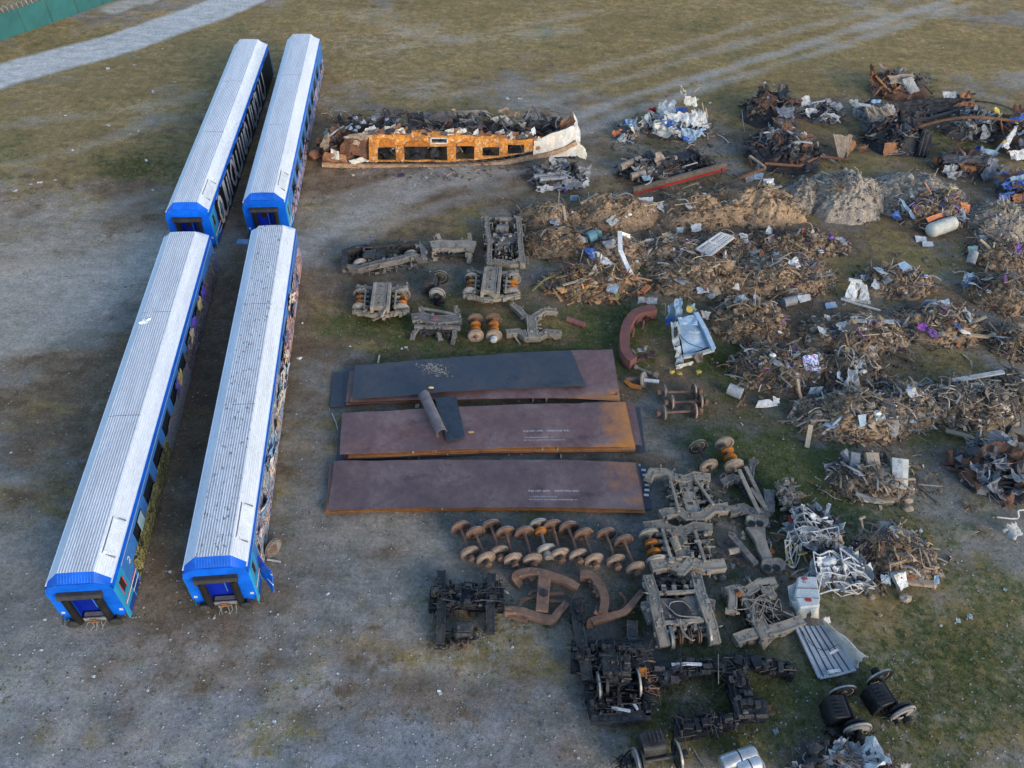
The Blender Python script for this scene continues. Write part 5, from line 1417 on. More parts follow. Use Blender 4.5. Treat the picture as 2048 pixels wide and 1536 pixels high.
# ------------------------------------------------------------------ steel plate stacks
def plate_mat(name, c1, c2, c3, rust, rust_side=(0.80, 0.95), k=1.0):
    m, n, l, b = nodes_of(name)
    tc = n.new('ShaderNodeTexCoord')
    def nz(sc, st=(1, 1, 1), det=6, rg=0.65, dist=0.0):
        mp = n.new('ShaderNodeMapping'); mp.inputs['Scale'].default_value = st
        l.new(tc.outputs['Object'], mp.inputs[0])
        t = n.new('ShaderNodeTexNoise'); t.inputs['Scale'].default_value = sc; t.inputs['Detail'].default_value = det; t.inputs['Roughness'].default_value = rg; t.inputs['Distortion'].default_value = dist
        l.new(mp.outputs[0], t.inputs['Vector']); return t
    r = ramp(n, [(0.34, c1), (0.5, c2), (0.66, c3)]); l.new(nz(.42, (1, 1, 1), 10, .74, .35).outputs[0], r.inputs[0])
    at = n.new('ShaderNodeAttribute'); at.attribute_name = 'rusty'
    sm_ = n.new('ShaderNodeMath'); sm_.operation = 'ADD'; l.new(at.outputs['Fac'], sm_.inputs[0]); l.new(nz(.8, (1, 1, 1), 8, .7, .5).outputs[0], sm_.inputs[1])
    r2 = ramp(n, [(0.62, (0, 0, 0)), (1.0, (1, 1, 1))]); l.new(sm_.outputs[0], r2.inputs[0])
    mx = n.new('ShaderNodeMix'); mx.data_type = 'RGBA'; l.new(r2.outputs[0], mx.inputs[0]); l.new(r.outputs[0], mx.inputs[6]); mx.inputs[7].default_value = (*rust, 1)
    r3 = ramp(n, [(0.3, (.72, .74, .78)), (0.7, (1.22, 1.2, 1.16))]); l.new(nz(2.6, (1, 1, 1), 10, .82, .2).outputs[0], r3.inputs[0])
    m3 = n.new('ShaderNodeMix'); m3.data_type = 'RGBA'; m3.blend_type = 'MULTIPLY'; m3.inputs[0].default_value = 1
    l.new(mx.outputs[2], m3.inputs[6]); l.new(r3.outputs[0], m3.inputs[7])
    # scratches and pale scuffs
    r4 = ramp(n, [(0.66, (0, 0, 0)), (0.74, (1, 1, 1))]); l.new(nz(2.2, (1.6, .5, 1), 6, .7, 1.5).outputs[0], r4.inputs[0])
    m4 = n.new('ShaderNodeMix'); m4.data_type = 'RGBA'; l.new(r4.outputs[0], m4.inputs[0]); l.new(m3.outputs[2], m4.inputs[6]); m4.inputs[7].default_value = (.25 * k, .24 * k, .25 * k, 1)
    r5 = ramp(n, [(0.56, (1, 1, 1)), (0.68, (.42, .43, .46))]); l.new(nz(.55, (1, 1.3, 1), 10, .75, .3).outputs[0], r5.inputs[0])
    m5 = n.new('ShaderNodeMix'); m5.data_type = 'RGBA'; m5.blend_type = 'MULTIPLY'; m5.inputs[0].default_value = 1; l.new(m4.outputs[2], m5.inputs[6]); l.new(r5.outputs[0], m5.inputs[7])
    l.new(m5.outputs[2], b.inputs['Base Color'])
    b.inputs['Roughness'].default_value = 0.42; b.inputs['Specular IOR Level'].default_value = 0.6
    return m
PL_BROWN = plate_mat('plate_brown', (.075, .042, .040), (.115, .068, .060), (.165, .110, .098), (.34, .13, .025))
PL_PURP = plate_mat('plate_purple', (.095, .046, .040), (.135, .072, .060), (.185, .120, .105), (.40, .15, .025))
PL_BLACK = plate_mat('plate_black', (.024, .028, .036), (.034, .037, .044), (.055, .048, .046), (.05, .045, .05), k=.4)
PL_RUST = plate_mat('plate_rust', (.10, .045, .03), (.15, .07, .04), (.07, .04, .035), (.38, .15, .035))
BATTEN = surf('wood_batten', (.42, .36, .27), (.3, .25, .18), scale=6, rough=.9)
_pl = random.Random(41)
def plate(label, quad, z, m, seed, edge=(0, 0, 0, 0), wave=.05, th=.02, rusty=None, group=None, bumps=None):
    """steel sheet; quad of pixels (far left, far right, near right, near left) at height z; edge = lift of each corner"""
    a, b, c, d = [P(q[0], q[1], z) for q in quad]
    nu, nv = 40, 10
    g = []
    rs = []
    for j in range(nv + 1):
        v = j / nv
        for i in range(nu + 1):
            u = i / nu
            p = a * (1 - u) * (1 - v) + b * u * (1 - v) + c * u * v + d * (1 - u) * v
            e = edge[0] * (1 - u) * (1 - v) + edge[1] * u * (1 - v) + edge[2] * u * v + edge[3] * (1 - u) * v
            p = p + V((0, 0, e * max(u, 1 - u) ** 2 + wave * noise.noise(V((u * 3.2, v * .8, seed))) + wave * .3 * noise.noise(V((u * 9, v * 2, seed + 4)))))
            p.y += .16 * 4 * u * (1 - u) - .10
            if j in (0, nv): p.y += .05 * noise.noise(V((u * 9, seed, v))) + .03 * noise.noise(V((u * 30, seed, v)))
            g.append(p)
            rs.append(rusty(u, v) if rusty else -0.3)
    N = len(g); Wd = nu + 1
    vs = g + [p - V((0, 0, th)) for p in g]
    fs = []
    for j in range(nv):
        for i in range(nu):
            k = j * Wd + i
            fs += [(k, k + Wd, k + Wd + 1, k + 1), (N + k, N + k + 1, N + k + Wd + 1, N + k + Wd)]
    for i in range(nu):
        k = nv * Wd + i
        fs += [(i, i + 1, N + i + 1, N + i), (k, N + k, N + k + 1, k + 1)]
    for j in range(nv):
        k = j * Wd; q = k + nu
        fs += [(k, N + k, N + k + Wd, k + Wd), (q, q + Wd, N + q + Wd, N + q)]
    mb = MB(); mb.add(vs, fs)
    o = mb.build('steel_plate', m, origin=tuple((a + b + c + d) / 4), smooth=False)
    at = o.data.attributes.new('rusty', 'FLOAT', 'POINT'); at.data.foreach_set('value', rs + rs)
    tag(o, label, 'steel plate', group)
    return o, (a, b, c, d), g
# far stack: black sheets over a bent rusty one
G1 = 'plates of the far black stack'; G2 = 'plates of the middle brown stack'; G3 = 'plates of the near brown stack'
plate('black plate lowest of the far stack, showing at its left end', [(668, 743), (1180, 720), (1190, 785), (660, 812)], .10, PL_BLACK, 1, group=G1)
plate('black plate second in the far stack, its left end peeping out', [(692, 733), (1160, 712), (1180, 785), (688, 803)], .24, PL_BLACK, 2, group=G1)
for k in range(2):
    plate(['rust-edged plate under the bent one in the far stack', 'rust-edged plate just below the black top plate of the far stack'][k], [(700, 740), (1228, 712), (1235, 794 - 6 * k), (692, 808 - 7 * k)], .28 + .10 * k, PL_RUST, 3 + k, wave=.12, group=G1)
plate('purple-brown plate with a curled right end, under the black top plate', [(720, 728), (1225, 697), (1241, 795), (700, 800)], .52, PL_PURP, 6, edge=(0, .05, -.18, 0), wave=.09, rusty=lambda u, v: .62 * max(0, (u - .55) / .45) * max(0, (v - .72) / .28) + .12 * (u > .97) - .1, group=G1)
plate('black top plate of the far stack with a pale sandy smear', [(711, 729), (1142, 700), (1172, 770), (705, 796)], .66, PL_BLACK, 7, edge=(0, .06, .02, .0), wave=.10, group=G1)
mb = MB(); q = P(868, 738, .70)
for k in range(260):
    a_, r_ = rnd.gauss(0, .38), rnd.gauss(0, .30)
    mb.lump(q + V((a_ - r_ * .5, r_, .0)), rnd.uniform(.015, .06), k, (1, 1, .12), .6, 0, col=rnd.choice([(.30, .27, .22), (.24, .21, .18), (.36, .33, .28)]))
tag(mb.build('sand_smear', TINT, origin=tuple(q)), 'pale sandy dirt spilled on the black top plate', 'dirt', kind='stuff')
# middle stack
plate('black plate at the bottom of the middle stack, showing at the left edge', [(682, 838), (1280, 812), (1291, 902), (672, 922)], .08, PL_BLACK, 11, group=G2)
for k in range(4):
    plate('rust-edged plate inside the middle stack, %s from the bottom' % ['second', 'third', 'fourth', 'fifth'][k], [(684 + k, 826), (1268 - 3 * k, 804), (1268 + (k * 37 % 9), 890 + (.66 - .18 - .11 * k) * 22 + (k * 29 % 6)), (690 + (k * 31 % 14), 905 + (.66 - .18 - .11 * k) * 21 + (k * 17 % 6))], .16 + .115 * k, PL_RUST if k != 1 else PL_BLACK, 12 + k, wave=.13, rusty=lambda u, v: .34 if v > .88 else -.1, group=G2)
plate('purplish plate sticking out at the right end of the middle stack', [(1150, 806), (1268, 803), (1284, 888), (1150, 890)], .46, PL_PURP, 17, wave=.04, group=G2)
plM, qM, gM = plate('purple-brown top plate of the middle stack with the rolled offcut on it', [(685, 824), (1250, 802), (1271, 889), (680, 906)], .66, PL_PURP, 18, edge=(0, .02, -.14, 0), wave=.10, rusty=lambda u, v: .52 * max(0, (u - .85) / .15) - .05 + (.22 if v > .95 else 0), group=G2)
# near stack
plate('black plate under the near stack with white marks, showing at its right end', [(700, 930), (1290, 928), (1303, 1015), (690, 1018)], .06, PL_BLACK, 21, group=G3)
for k in range(3):
    plate('rust-edged plate inside the near stack, %s from the bottom' % ['second', 'third', 'fourth'][k], [(664 - 2 * k, 924), (1276, 922), (1290, 1017 + (.46 - .14 - .08 * k) * 20 + (k * 29 % 4)), (649 + 2 * k, 1018 + (.46 - .14 - .08 * k) * 18)], .12 + .09 * k, PL_RUST, 22 + k, wave=.10, rusty=lambda u, v: .34 if v > .88 or u < .02 else -.1, group=G3)
plN, qN, gN = plate('brown top plate of the near stack with clear white stencilled lettering', [(669, 920), (1271, 922), (1289, 1016), (656, 1017)], .46, PL_BROWN, 26, edge=(.02, 0, -.04, 0), wave=.09, rusty=lambda u, v: .36 * max(0, (u - .82) / .18) * (1 - v * .6) - .02 + .1 * math.exp(-((u - .27) / .06) ** 2), group=G3)
ORD = ['first', 'second', 'third', 'fourth', 'fifth', 'sixth', 'seventh']
for k in range(7):
    x = 1278 + rnd.uniform(-2, 8) + k * 2.2; y = 930 + k * 10
    mb = MB(); mb.box(P(x, y, .10), (.26, .16, .004)); tag(mb.build('paint_mark', M_LGREY, origin=tuple(P(x, y, .1))), ORD[k] + ' pale chipped paint patch, from the far end, on the black bottom plate', 'paint mark', 'paint patches on the bottom plate')
ORD = ['first', 'second', 'third', 'fourth', 'fifth', 'sixth', 'seventh', 'eighth', 'ninth', 'tenth', 'eleventh', 'twelfth', 'thirteenth', 'fourteenth', 'fifteenth']
_cnt = {}
def batten(px0, py0, z0, z1, L, label, grp):
    p = P(px0, py0 + (5 if 'middle' in label or 'far' in label else 3), (z0 + z1) / 2)
    mb = MB(); mb.box(p + V((0, L / 2, 0)), (.09, L, z1 - z0)); k = _cnt[grp] = _cnt.get(grp, -1) + 1; tag(mb.build('wooden_batten', BATTEN, origin=tuple(p)), ORD[k] + ' ' + label + ', from the left', 'batten', grp)
for (x, y, z0, z1, L) in sorted([(756, 722, .0, .1, .7), (1021, 790, .30, .42, .5), (1093, 793, .28, .4, .6), (1066, 799, .0, .14, .5), (1093, 799, .0, .14, .5), (832, 812, .0, .14, .3), (836, 811, .05, .14, .3)]):
    batten(x, y, z0, z1, L, 'pale wooden spacer sticking out of the far black stack', 'spacers of the far stack')
for (x, y, z0, z1, L) in sorted([(872, 902, .18, .5, .6), (895, 905, .18, .32, .5), (866, 899, .40, .5, .5), (826, 900, .50, .58, .5), (1018, 904, .1, .26, .6), (1043, 904, .1, .2, .5), (1059, 899, .2, .34, .6), (1065, 902, .12, .24, .5), (1085, 895, .36, .5, .6), (1115, 895, .3, .5, .6), (1122, 913, .0, .10, .8), (1100, 888, .5, .58, .5), (1067, 888, .5, .58, .5), (818, 912, .0, .08, .6), (838, 914, .0, .08, .6)]):
    batten(x, y, z0, z1, L, 'pale wooden spacer sticking out of the middle brown stack', 'spacers of the middle stack')
for (x, y, z0, z1, L) in sorted([(792, 1020, .0, .14, .7), (884, 1016, .2, .36, .6), (1034, 1019, .06, .2, .6), (1135, 1017, .0, .3, .7)]):
    batten(x, y, z0, z1, L, 'pale wooden spacer sticking out of the near brown stack', 'spacers of the near stack')
# lettering on the plates
def lettering(body, size, plate_o, g, u, v, name='lettering'):
    nu, Wd = 40, 41
    cu = bpy.data.curves.new(name, 'FONT'); cu.body = body; cu.size = size; cu.extrude = 0.001; cu.space_character = 1.15
    tmp = bpy.data.objects.new('tmp', cu); COL.objects.link(tmp)
    bpy.context.view_layer.update()
    me = bpy.data.meshes.new_from_object(tmp.evaluated_get(bpy.context.evaluated_depsgraph_get()))
    bpy.data.objects.remove(tmp)
    def at(uu, vv):
        i, j = min(int(uu * 40), 39), min(int(vv * 10), 9)
        fu, fv = uu * 40 - i, vv * 10 - j
        k = j * Wd + i
        return g[k] * (1 - fu) * (1 - fv) + g[k + 1] * fu * (1 - fv) + g[k + Wd + 1] * fu * fv + g[k + Wd] * (1 - fu) * fv
    lu, lv = (g[40] - g[0]).length, (g[-41] - g[0]).length
    o0 = V(plate_o.location)
    for w in me.vertices:
        w.co = at(min(max(u + w.co.x / lu, 0), .999), min(max(v - w.co.y / lv, 0), .999)) + V((0, 0, .008 + w.co.z)) - o0
    o = bpy.data.objects.new(name, me); COL.objects.link(o); o.data.materials.append(M_STENCIL); o.parent = plate_o
M_STENCIL = surf('stencil_white', (.55, .55, .56), (.36, .35, .36), scale=6, rough=.7, bump=0)
lettering('DS8 LOT 6090    236053/032 WZ1', .165, plN, gN, .634, .68)
lettering('TV SUPERVISION DIVISION', .11, plN, gN, .636, .79)
lettering('NO 12514 T4 1204 M PROD. N PRODUCER DTL', .11, plN, gN, .634, .85)
lettering('DS8 LOT 6090    236053/032 WZ1', .16, plM, gM, .622, .66)
lettering('TV SUPERVISION DIVISION    TV', .10, plM, gM, .624, .80)
lettering('NO 12514 T4 1204 M PROD. N PRODUCER DTL', .10, plM, gM, .620, .86)
# rolled offcut
t = frame_thing('rolled_offcut', 'rolled-up steel offcut with a dark flat tongue, lying on the middle plates', 'steel offcut', 885, 830)
a, b, c, d = P(870, 797, .74), P(912, 792, .80), P(930, 874, .75), P(894, 884, .74)
MB().sheet([a, b, c, d], 6, 10, .04, .8, 3, .02).build('flat_tongue', surf('blue_black_steel', (.030, .042, .055), (.022, .03, .04), (.06, .06, .06), scale=2, rough=.5), t)
r0, r1 = P(848, 788, 1.0), P(884, 866, 1.0)
e = (r1 - r0).normalized(); s1 = V((-e.y, e.x, 0)); mb = MB(); vs = []
K = 16
for k in range(K + 1):
    ang = -0.9 + 4.0 * k / K; rad = .34 - .04 * k / K
    o_ = V((0, 0, -.02)) - s1 * math.cos(ang) * rad + V((0, 0, math.sin(ang) * rad))
    vs += [r0 + o_ + e * .05 * math.sin(k), r1 + o_]
mb.add(vs, [(2 * i, 2 * i + 1, 2 * i + 3, 2 * i + 2) for i in range(K)])
o = mb.build('roll', surf('grey_scale_steel', (.20, .17, .165), (.13, .105, .105), (.26, .25, .24), scale=1.4, rough=.7), t)
md = o.modifiers.new('thick', 'SOLIDIFY'); md.thickness = .025
for (x, y, lab) in ((862, 775, 'small yellow scrap on the edge of the black plate'), (942, 864, 'small orange scrap beside the rolled offcut')):
    mb = MB(); mb.lump(P(x, y, .74), .14, x, (1.2, .6, .4), .5, 1); tag(mb.build('scrap_bit', surf('ochre', (.5, .38, .15), (.3, .16, .06)), origin=tuple(P(x, y, .74))), lab, 'scrap')
mb = MB(); mb.tube(W([(664, 827), (672, 845), (676, 860)], .05), .04, 5); tag(mb.build('hooked_rod', M_LGREY, origin=tuple(P(668, 840))), 'thin hooked rod on the ground left of the middle plates', 'rod')
# ------------------------------------------------------------------ crushed wrecks
CM = {
 'w': surf('crushed_white', (.54, .53, .51), (.40, .39, .37), (.24, .19, .14), scale=1.9, rough=.65, spot=.60),
 'w2': surf('dirty_white_tube', (.46, .45, .43), (.32, .30, .28), (.2, .15, .11), scale=2.5, rough=.6, spot=.6),
 'c': surf('crushed_cream', (.55, .52, .43), (.42, .38, .30), (.25, .2, .14), scale=1.5, rough=.7, spot=.65),
 'b': surf('crushed_blue', (.05, .12, .36), (.04, .08, .24), (.4, .4, .42), scale=1.2, rough=.5, spot=.68),
 'p': surf('crushed_pale_blue', (.19, .285, .38), (.25, .315, .36), (.36, .35, .32), scale=1.6, rough=.55, spot=.60),
 'g': surf('crushed_grey', (.28, .275, .27), (.19, .18, .17), (.12, .10, .085), scale=1.5, rough=.65),
 'l': surf('crushed_light_grey', (.38, .38, .37), (.27, .265, .25), (.17, .14, .10), scale=1.9, rough=.65, spot=.60),
 'k': surf('charred_black', (.022, .021, .021), (.045, .042, .042), (.10, .085, .075), scale=2.2, rough=.8, spot=.64, bump=.5),
 'd': surf('charred_dark', (.05, .045, .045), (.085, .075, .07), (.14, .10, .075), scale=2.0, rough=.8, bump=.5),
 'r': surf('rust_deep', (.17, .075, .04), (.10, .055, .04), (.24, .12, .05), scale=2, rough=.9),
 'o': surf('rust_bright', (.27, .125, .055), (.18, .085, .05), (.36, .26, .17), scale=2, rough=.9, spot=.64),
 't': surf('dusty_tan', (.32, .25, .18), (.22, .165, .12), (.14, .10, .08), scale=2, rough=.9),
 'e': surf('earthy_brown', (.19, .14, .10), (.12, .09, .068), (.25, .2, .15), scale=2.5, rough=.95),
 's': surf('bare_steel', (.20, .20, .21), (.13, .13, .135), (.26, .18, .11), scale=1.6, rough=.5),
 'R': surf('signal_red', (.42, .035, .03), (.30, .03, .028), (.2, .06, .04), scale=2, rough=.5, spot=.68),
 'y': surf('yellow_paint', (.50, .34, .05), (.38, .26, .05), scale=2, rough=.6),
 'u': surf('purple_cloth', (.12, .055, .22), (.20, .09, .28), scale=3, rough=.9),
 'O': surf('orange_cloth', (.50, .17, .06), (.40, .15, .07), scale=3, rough=.9),
 'q': surf('teal_paint', (.10, .22, .24), (.12, .18, .19), (.2, .2, .19), scale=2, rough=.6),
}
NAMES = {'w': 'crumpled_panel', 'c': 'crumpled_panel'}
def S(t, m, q, amp=.18, seed=0, name='crumpled_panel', n=9, ragged=.28, freq=2.1, thick=.03, z=0, bend=0):
    return MB().sheet([P(p[0], p[1], p[2] if len(p) > 2 else z) for p in q], n, n, amp, freq, seed, thick, ragged, bend).build(name, CM[m], t)
def ground_ry(cx, cy, ry):
    return (P(cx, cy - ry).y - P(cx, cy + ry).y) / 2
def mound_mb(cx, cy, rx, ry, h, seed, nr=12, na=44, ridged=False, lump=.35, sharp=1.3, z0=-.06, lf=1.0):
    """heap standing on the ground round pixel cx, cy (its base)"""
    o = P(cx, cy)
    ax, ay = rx / pxm(cx, cy), ground_ry(cx, cy, ry)
    vs = []
    def zz(x, y, r):
        k = max(0.0, 1 - r ** 2) ** sharp
        if ridged:
            nn = 1.3 * (1 - abs(noise.noise(V((x * 1.1 * lf, y * 1.1 * lf, seed * 3.3)))) * 2.2) + .5 * noise.noise(V((x * 3, y * 3, seed)))
        else:
            nn = noise.noise(V((x * .7 * lf, y * .7 * lf, seed * 3.3))) * 1.2 + .6 * noise.noise(V((x * 1.9, y * 1.9, seed))) + .35 * noise.noise(V((x * 4.5, y * 4.5, seed)))
        return z0 + h * k * (1 + lump * nn) + (.05 * noise.noise(V((x * 5, y * 5, seed))) if k > 0 else 0)
    for j in range(nr + 1):
        for i in range(na):
            a = 2 * math.pi * i / na
            r = j / nr
            e = 1 + .22 * noise.noise(V((math.cos(a) * 1.6, math.sin(a) * 1.6, seed * 1.9))) + .10 * noise.noise(V((math.cos(a) * 5, math.sin(a) * 5, seed)))
            x, y = o.x + ax * r * e * math.cos(a), o.y + ay * r * e * math.sin(a)
            vs.append(V((x, y, zz(x, y, r))))
    fs = [(j * na + i, j * na + (i + 1) % na, (j + 1) * na + (i + 1) % na, (j + 1) * na + i) for j in range(nr) for i in range(na)]
    fs = [f[::-1] for f in fs]
    mb = MB(); mb.add(vs, fs)
    def height(x, y):
        # inverse of the rim function, near enough for placing pieces
        a = math.atan2((y - o.y) / ay, (x - o.x) / ax)
        e = 1 + .22 * noise.noise(V((math.cos(a) * 1.6, math.sin(a) * 1.6, seed * 1.9))) + .10 * noise.noise(V((math.cos(a) * 5, math.sin(a) * 5, seed)))
        r = math.hypot((x - o.x) / (ax * e), (y - o.y) / (ay * e))
        return zz(x, y, r) if r < 1 else z0 + .06
    return mb, o, ax, ay, height
def fill(t, cx, cy, rx, ry, h, pal, ns, nb, nw, seed, size=1.0, core='d', corek=.8):
    """crushed mass: core plus random torn sheets, bent bars and wires"""
    rr = random.Random(seed)
    mb, o, ax, ay, hh = mound_mb(cx, cy, rx * 1.0, ry * 1.0, h * corek * 1.12, seed, 10, 36, True, .3, .8, lf=1.4)
    mb.build('crushed_mass', CM[core], t)
    def spot(k=.85):
        a, r = rr.uniform(0, 6.283), math.sqrt(rr.random()) * k
        x, y = o.x + ax * r * math.cos(a), o.y + ay * r * math.sin(a)
        return V((x, y, max(.05, hh(x, y))))
    ns = int(ns * 1.5)
    for k in range(ns):
        p = spot()
        m = rr.choice(pal)
        u = V((rr.gauss(0, 1), rr.gauss(0, 1), rr.gauss(0, .55))).normalized() * rr.uniform(.35, .95) * size
        v = u.orthogonal() if rr.random() < .3 else V((-u.y, u.x, rr.gauss(0, .5) * u.length))
        v = v.normalized() * rr.uniform(.25, .7) * size
        p.z += abs(v.z) * .3 + .05
        q = [p - u - v, p + u - v, p + u + v, p - u + v]
        for w in q: w.z = max(w.z, .02)
        MB().sheet(q, 6, 6, .34 * size, 2.3 / size, seed + k, .025, .4).build('torn_sheet', CM[m], t)
    for k in range(nb):
        p = spot(.95); m = rr.choice(pal)
        u = V((rr.gauss(0, 1), rr.gauss(0, 1), rr.gauss(0, .35))).normalized() * rr.uniform(.6, 1.5) * size
        mid = p + V((rr.gauss(0, .2), rr.gauss(0, .2), rr.uniform(.05, .4)))
        pts = [p - u, mid, p + u]
        for w in pts: w.z = max(w.z, .06)
        MB().beam(smoothpath(pts, 3), rr.uniform(.08, .2), rr.uniform(.06, .14)).build('bent_bar', CM[m], t)
    if nw:
        mb = MB()
        nw = int(nw * 1.6)
        for k in range(nw):
            p = spot(1.05)
            c = rr.choice([(.05, .05, .05), (.12, .10, .09), (.22, .18, .14), (.18, .10, .06), (.35, .34, .33)])
            pts = [p + V((rr.gauss(0, .35) * size, rr.gauss(0, .35) * size, rr.uniform(0, .35))) for _ in range(4)]
            for w in pts: w.z = max(w.z, .03)
            if rr.random() < .6:
                mb.tube(smoothpath(pts, 3), rr.uniform(.012, .03), 4, col=c)
            else:
                mb.sheet([pts[0], pts[0] + V((.2, .05, .1)), pts[0] + V((.22, .25, .12)), pts[0] + V((0, .2, .05))], 2, 2, .1, 3, k, .01, .3, col=c)
        mb.build('loose_wiring', TINT, t)['kind'] = 'stuff'
    return hh

# --- burnt coach shell
b0, b1 = P(652, 334), P(1168, 322)
t = thing('burnt_coach', 'long burnt coach shell with orange rusted wall, empty windows and black debris inside', 'wrecked coach', tuple((b0 + b1) / 2))
bd = (b1 - b0).normalized(); bn = V((-bd.y, bd.x, 0))
c2 = cr(600, 180, 3.413)
def Wp(x, y, off=0.0):
    q = c2((x, y))[0]
    return PP(q[0], q[1], b0, b1) + bn * off
M_BURN = surf('burnt_orange_wall', (.50, .19, .025), (.24, .095, .03), (.48, .34, .20), scale=1.7, rough=.85, spot=.585, bump=.6, vary=.4, fine=7)
M_BSILL = surf('burnt_pale_sill', (.42, .28, .17), (.27, .14, .06), (.46, .40, .34), scale=2.2, rough=.8, spot=.6)
M_BWHITE = surf('burnt_white_end', (.52, .50, .46), (.45, .38, .30), (.3, .2, .12), scale=.9, rough=.7, spot=.66)
def top_y(x):
    xs = [450, 560, 700, 900, 1100, 1350, 1590, 1700]; ysv = [305, 300, 292, 296, 302, 312, 330, 360]
    return float(np.interp(x, xs, ysv))
def bot_y(x):
    xs = [350, 700, 1000, 1200, 1400, 1600, 1800]; ysv = [492, 487, 490, 478, 455, 415, 350]
    return float(np.interp(x, xs, ysv))
wx = [470, 530, 655, 710, 890, 900, 1000, 1005, 1065, 1190, 1245, 1360, 1418, 1530, 1590, 1640]
win_cols = {(530, 655): (390, 480), (710, 890): (385, 480), (890, 900): (385, 480), (900, 1000): (385, 480), (1000, 1005): (385, 480), (1065, 1190): (382, 475), (1245, 1360): (392, 452), (1418, 1530): (375, 436), (1590, 1640): (345, 385)}
slot = {(900, 1000): (330, 358)}
mb = MB()
for a, b in zip(wx[:-1], wx[1:]):
    holes = []
    if (a, b) in slot: holes.append(slot[(a, b)])
    if (a, b) in win_cols: holes.append(win_cols[(a, b)])
    segs = max(1, int((b - a) / 45))
    for s_ in range(segs):
        xa, xb = a + (b - a) * s_ / segs, a + (b - a) * (s_ + 1) / segs
        yl = [(top_y(xa), top_y(xb))]
        for h0, h1 in holes: yl += [(h0, h0), (h1, h1)]
        yl.append((bot_y(xa), bot_y(xb)))
        for (p, q) in zip(yl[0::2], yl[1::2]):
            m_ = max(1, int((q[0] - p[0]) / 40))
            for j in range(m_):
                f0_, f1_ = j / m_, (j + 1) / m_
                quad = []
                for (xx, k) in ((xa, 0), (xb, 1)):
                    quad.append((xx, p[k] + (q[k] - p[k]) * f1_)); 
                for (xx, k) in ((xb, 1), (xa, 0)):
                    quad.append((xx, p[k] + (q[k] - p[k]) * f0_))
                f = lambda x, y: Wp(x, y, .10 * noise.noise(V((x * .012, y * .02, 1))) + .25 * max(0, (330 - y) / 30) ** 2)
                fr_ = [f(x, y) for x, y in quad]; bk = [f(x, y) + bn * .12 for x, y in quad]
                mb.add(fr_ + bk, [(0, 1, 2, 3), (7, 6, 5, 4), (0, 4, 5, 1), (2, 6, 7, 3), (1, 5, 6, 2), (3, 7, 4, 0)])
wall = mb.build('rusted_wall', M_BURN, t)
for (x0, x1, y0, y1) in ((535, 652, 330, 388), (715, 890, 345, 384), (1070, 1190, 352, 380)):
    mb = MB(); pts = [Wp(x0, y1, -.03)] + [Wp((x0 + x1) / 2 - (x1 - x0) / 2 * math.cos(math.pi * k / 10), y1 - (y1 - y0) * math.sin(math.pi * k / 10) ** .5, -.03) for k in range(11)] + [Wp(x1, y1, -.03)]
    mb.prism(pts, -bn * .03); sub(mb, 'arched_panel', RUST_O, wall)
mb = MB()
for (p, q) in (((892, 326), (1006, 326)), ((1006, 326), (1006, 362)), ((1006, 362), (892, 362)), ((892, 362), (892, 326))):
    mb.beam([Wp(*p, -.04), Wp(*q, -.04)], .1, .1, top=False)
sub(mb, 'slot_frame', CM['c'], wall)
for (x0, x1, y0, y1) in ((655, 710, 380, 485), (470, 530, 350, 490), (1005, 1065, 390, 490)):
    mb = MB(); mb.sheet([Wp(x0, y1, -.06), Wp(x1, y1, -.06), Wp(x1, y0, -.05), Wp(x0, y0, -.05)], 3, 6, .05, 1, x0, .05, .1)
    sub(mb, 'window_pillar', M_BURN, wall)
# pale lower sill, curling up to the white end
pts = [Wp(x, y, -.12) for x, y in ((150, 488), (230, 492), (330, 495), (500, 502), (700, 503), (1000, 506), (1200, 496), (1400, 474), (1600, 436), (1760, 398), (1880, 340))]
MB().beam(smoothpath(pts, 3), .24, .36, ws=None).build('lower_sill', M_BSILL, t)
mb = MB(); mb.sheet([Wp(1590, 455, -.15), Wp(1880, 440, -.3), Wp(1880, 250, .3), Wp(1600, 350, .05)], 10, 8, .15, .8, 4, .06, .05)
mb.build('pale_side', M_BWHITE, t)
e0 = Wp(1880, 250, .2)
mb = MB(); mb.sheet([Wp(1850, 440, -.3), Wp(1930, 430, .4), Wp(1920, 330, 1.2), Wp(1885, 195, 1.0)], 8, 8, .25, 1, 6, .06, .08); mb.build('white_end', CM['w'], t)
mb = MB(); mb.sheet([Wp(1840, 420, -.2), Wp(1950, 458, -.3), Wp(1960, 395, -.1), Wp(1880, 360, .1)], 6, 6, .2, 1.6, 8, .03, .2); mb.build('hanging_flap', CM['c'], t)
mb = MB(); mb.sheet([Wp(1770, 360, .3), Wp(1880, 260, .2), Wp(1870, 190, 1.3), Wp(1790, 260, 1.2)], 6, 6, .3, 1.4, 9, .04, .25); mb.build('torn_edge', CM['o'], t)
# broken left part
for k, (q, m) in enumerate([([(150, 480), (330, 490), (320, 440), (170, 420)], 'o'), ([(250, 460), (470, 480), (460, 330), (300, 330)], 'r'), ([(130, 420), (190, 440), (200, 320), (160, 340)], 't'), ([(210, 460), (260, 460), (260, 410), (210, 400)], 'c'), ([(290, 330), (400, 400), (480, 310), (440, 290)], 't'), ([(370, 460), (470, 470), (475, 380), (430, 400)], 'o'), ([(330, 480), (350, 500), (480, 480), (400, 460)], 'c')]):
    mb = MB(); mb.sheet([Wp(x, y, -.1 + .3 * (k % 3)) for x, y in q], 6, 6, .25, 1.4, k + 20, .04, .25); mb.build('torn_wall_piece', CM[m], t)
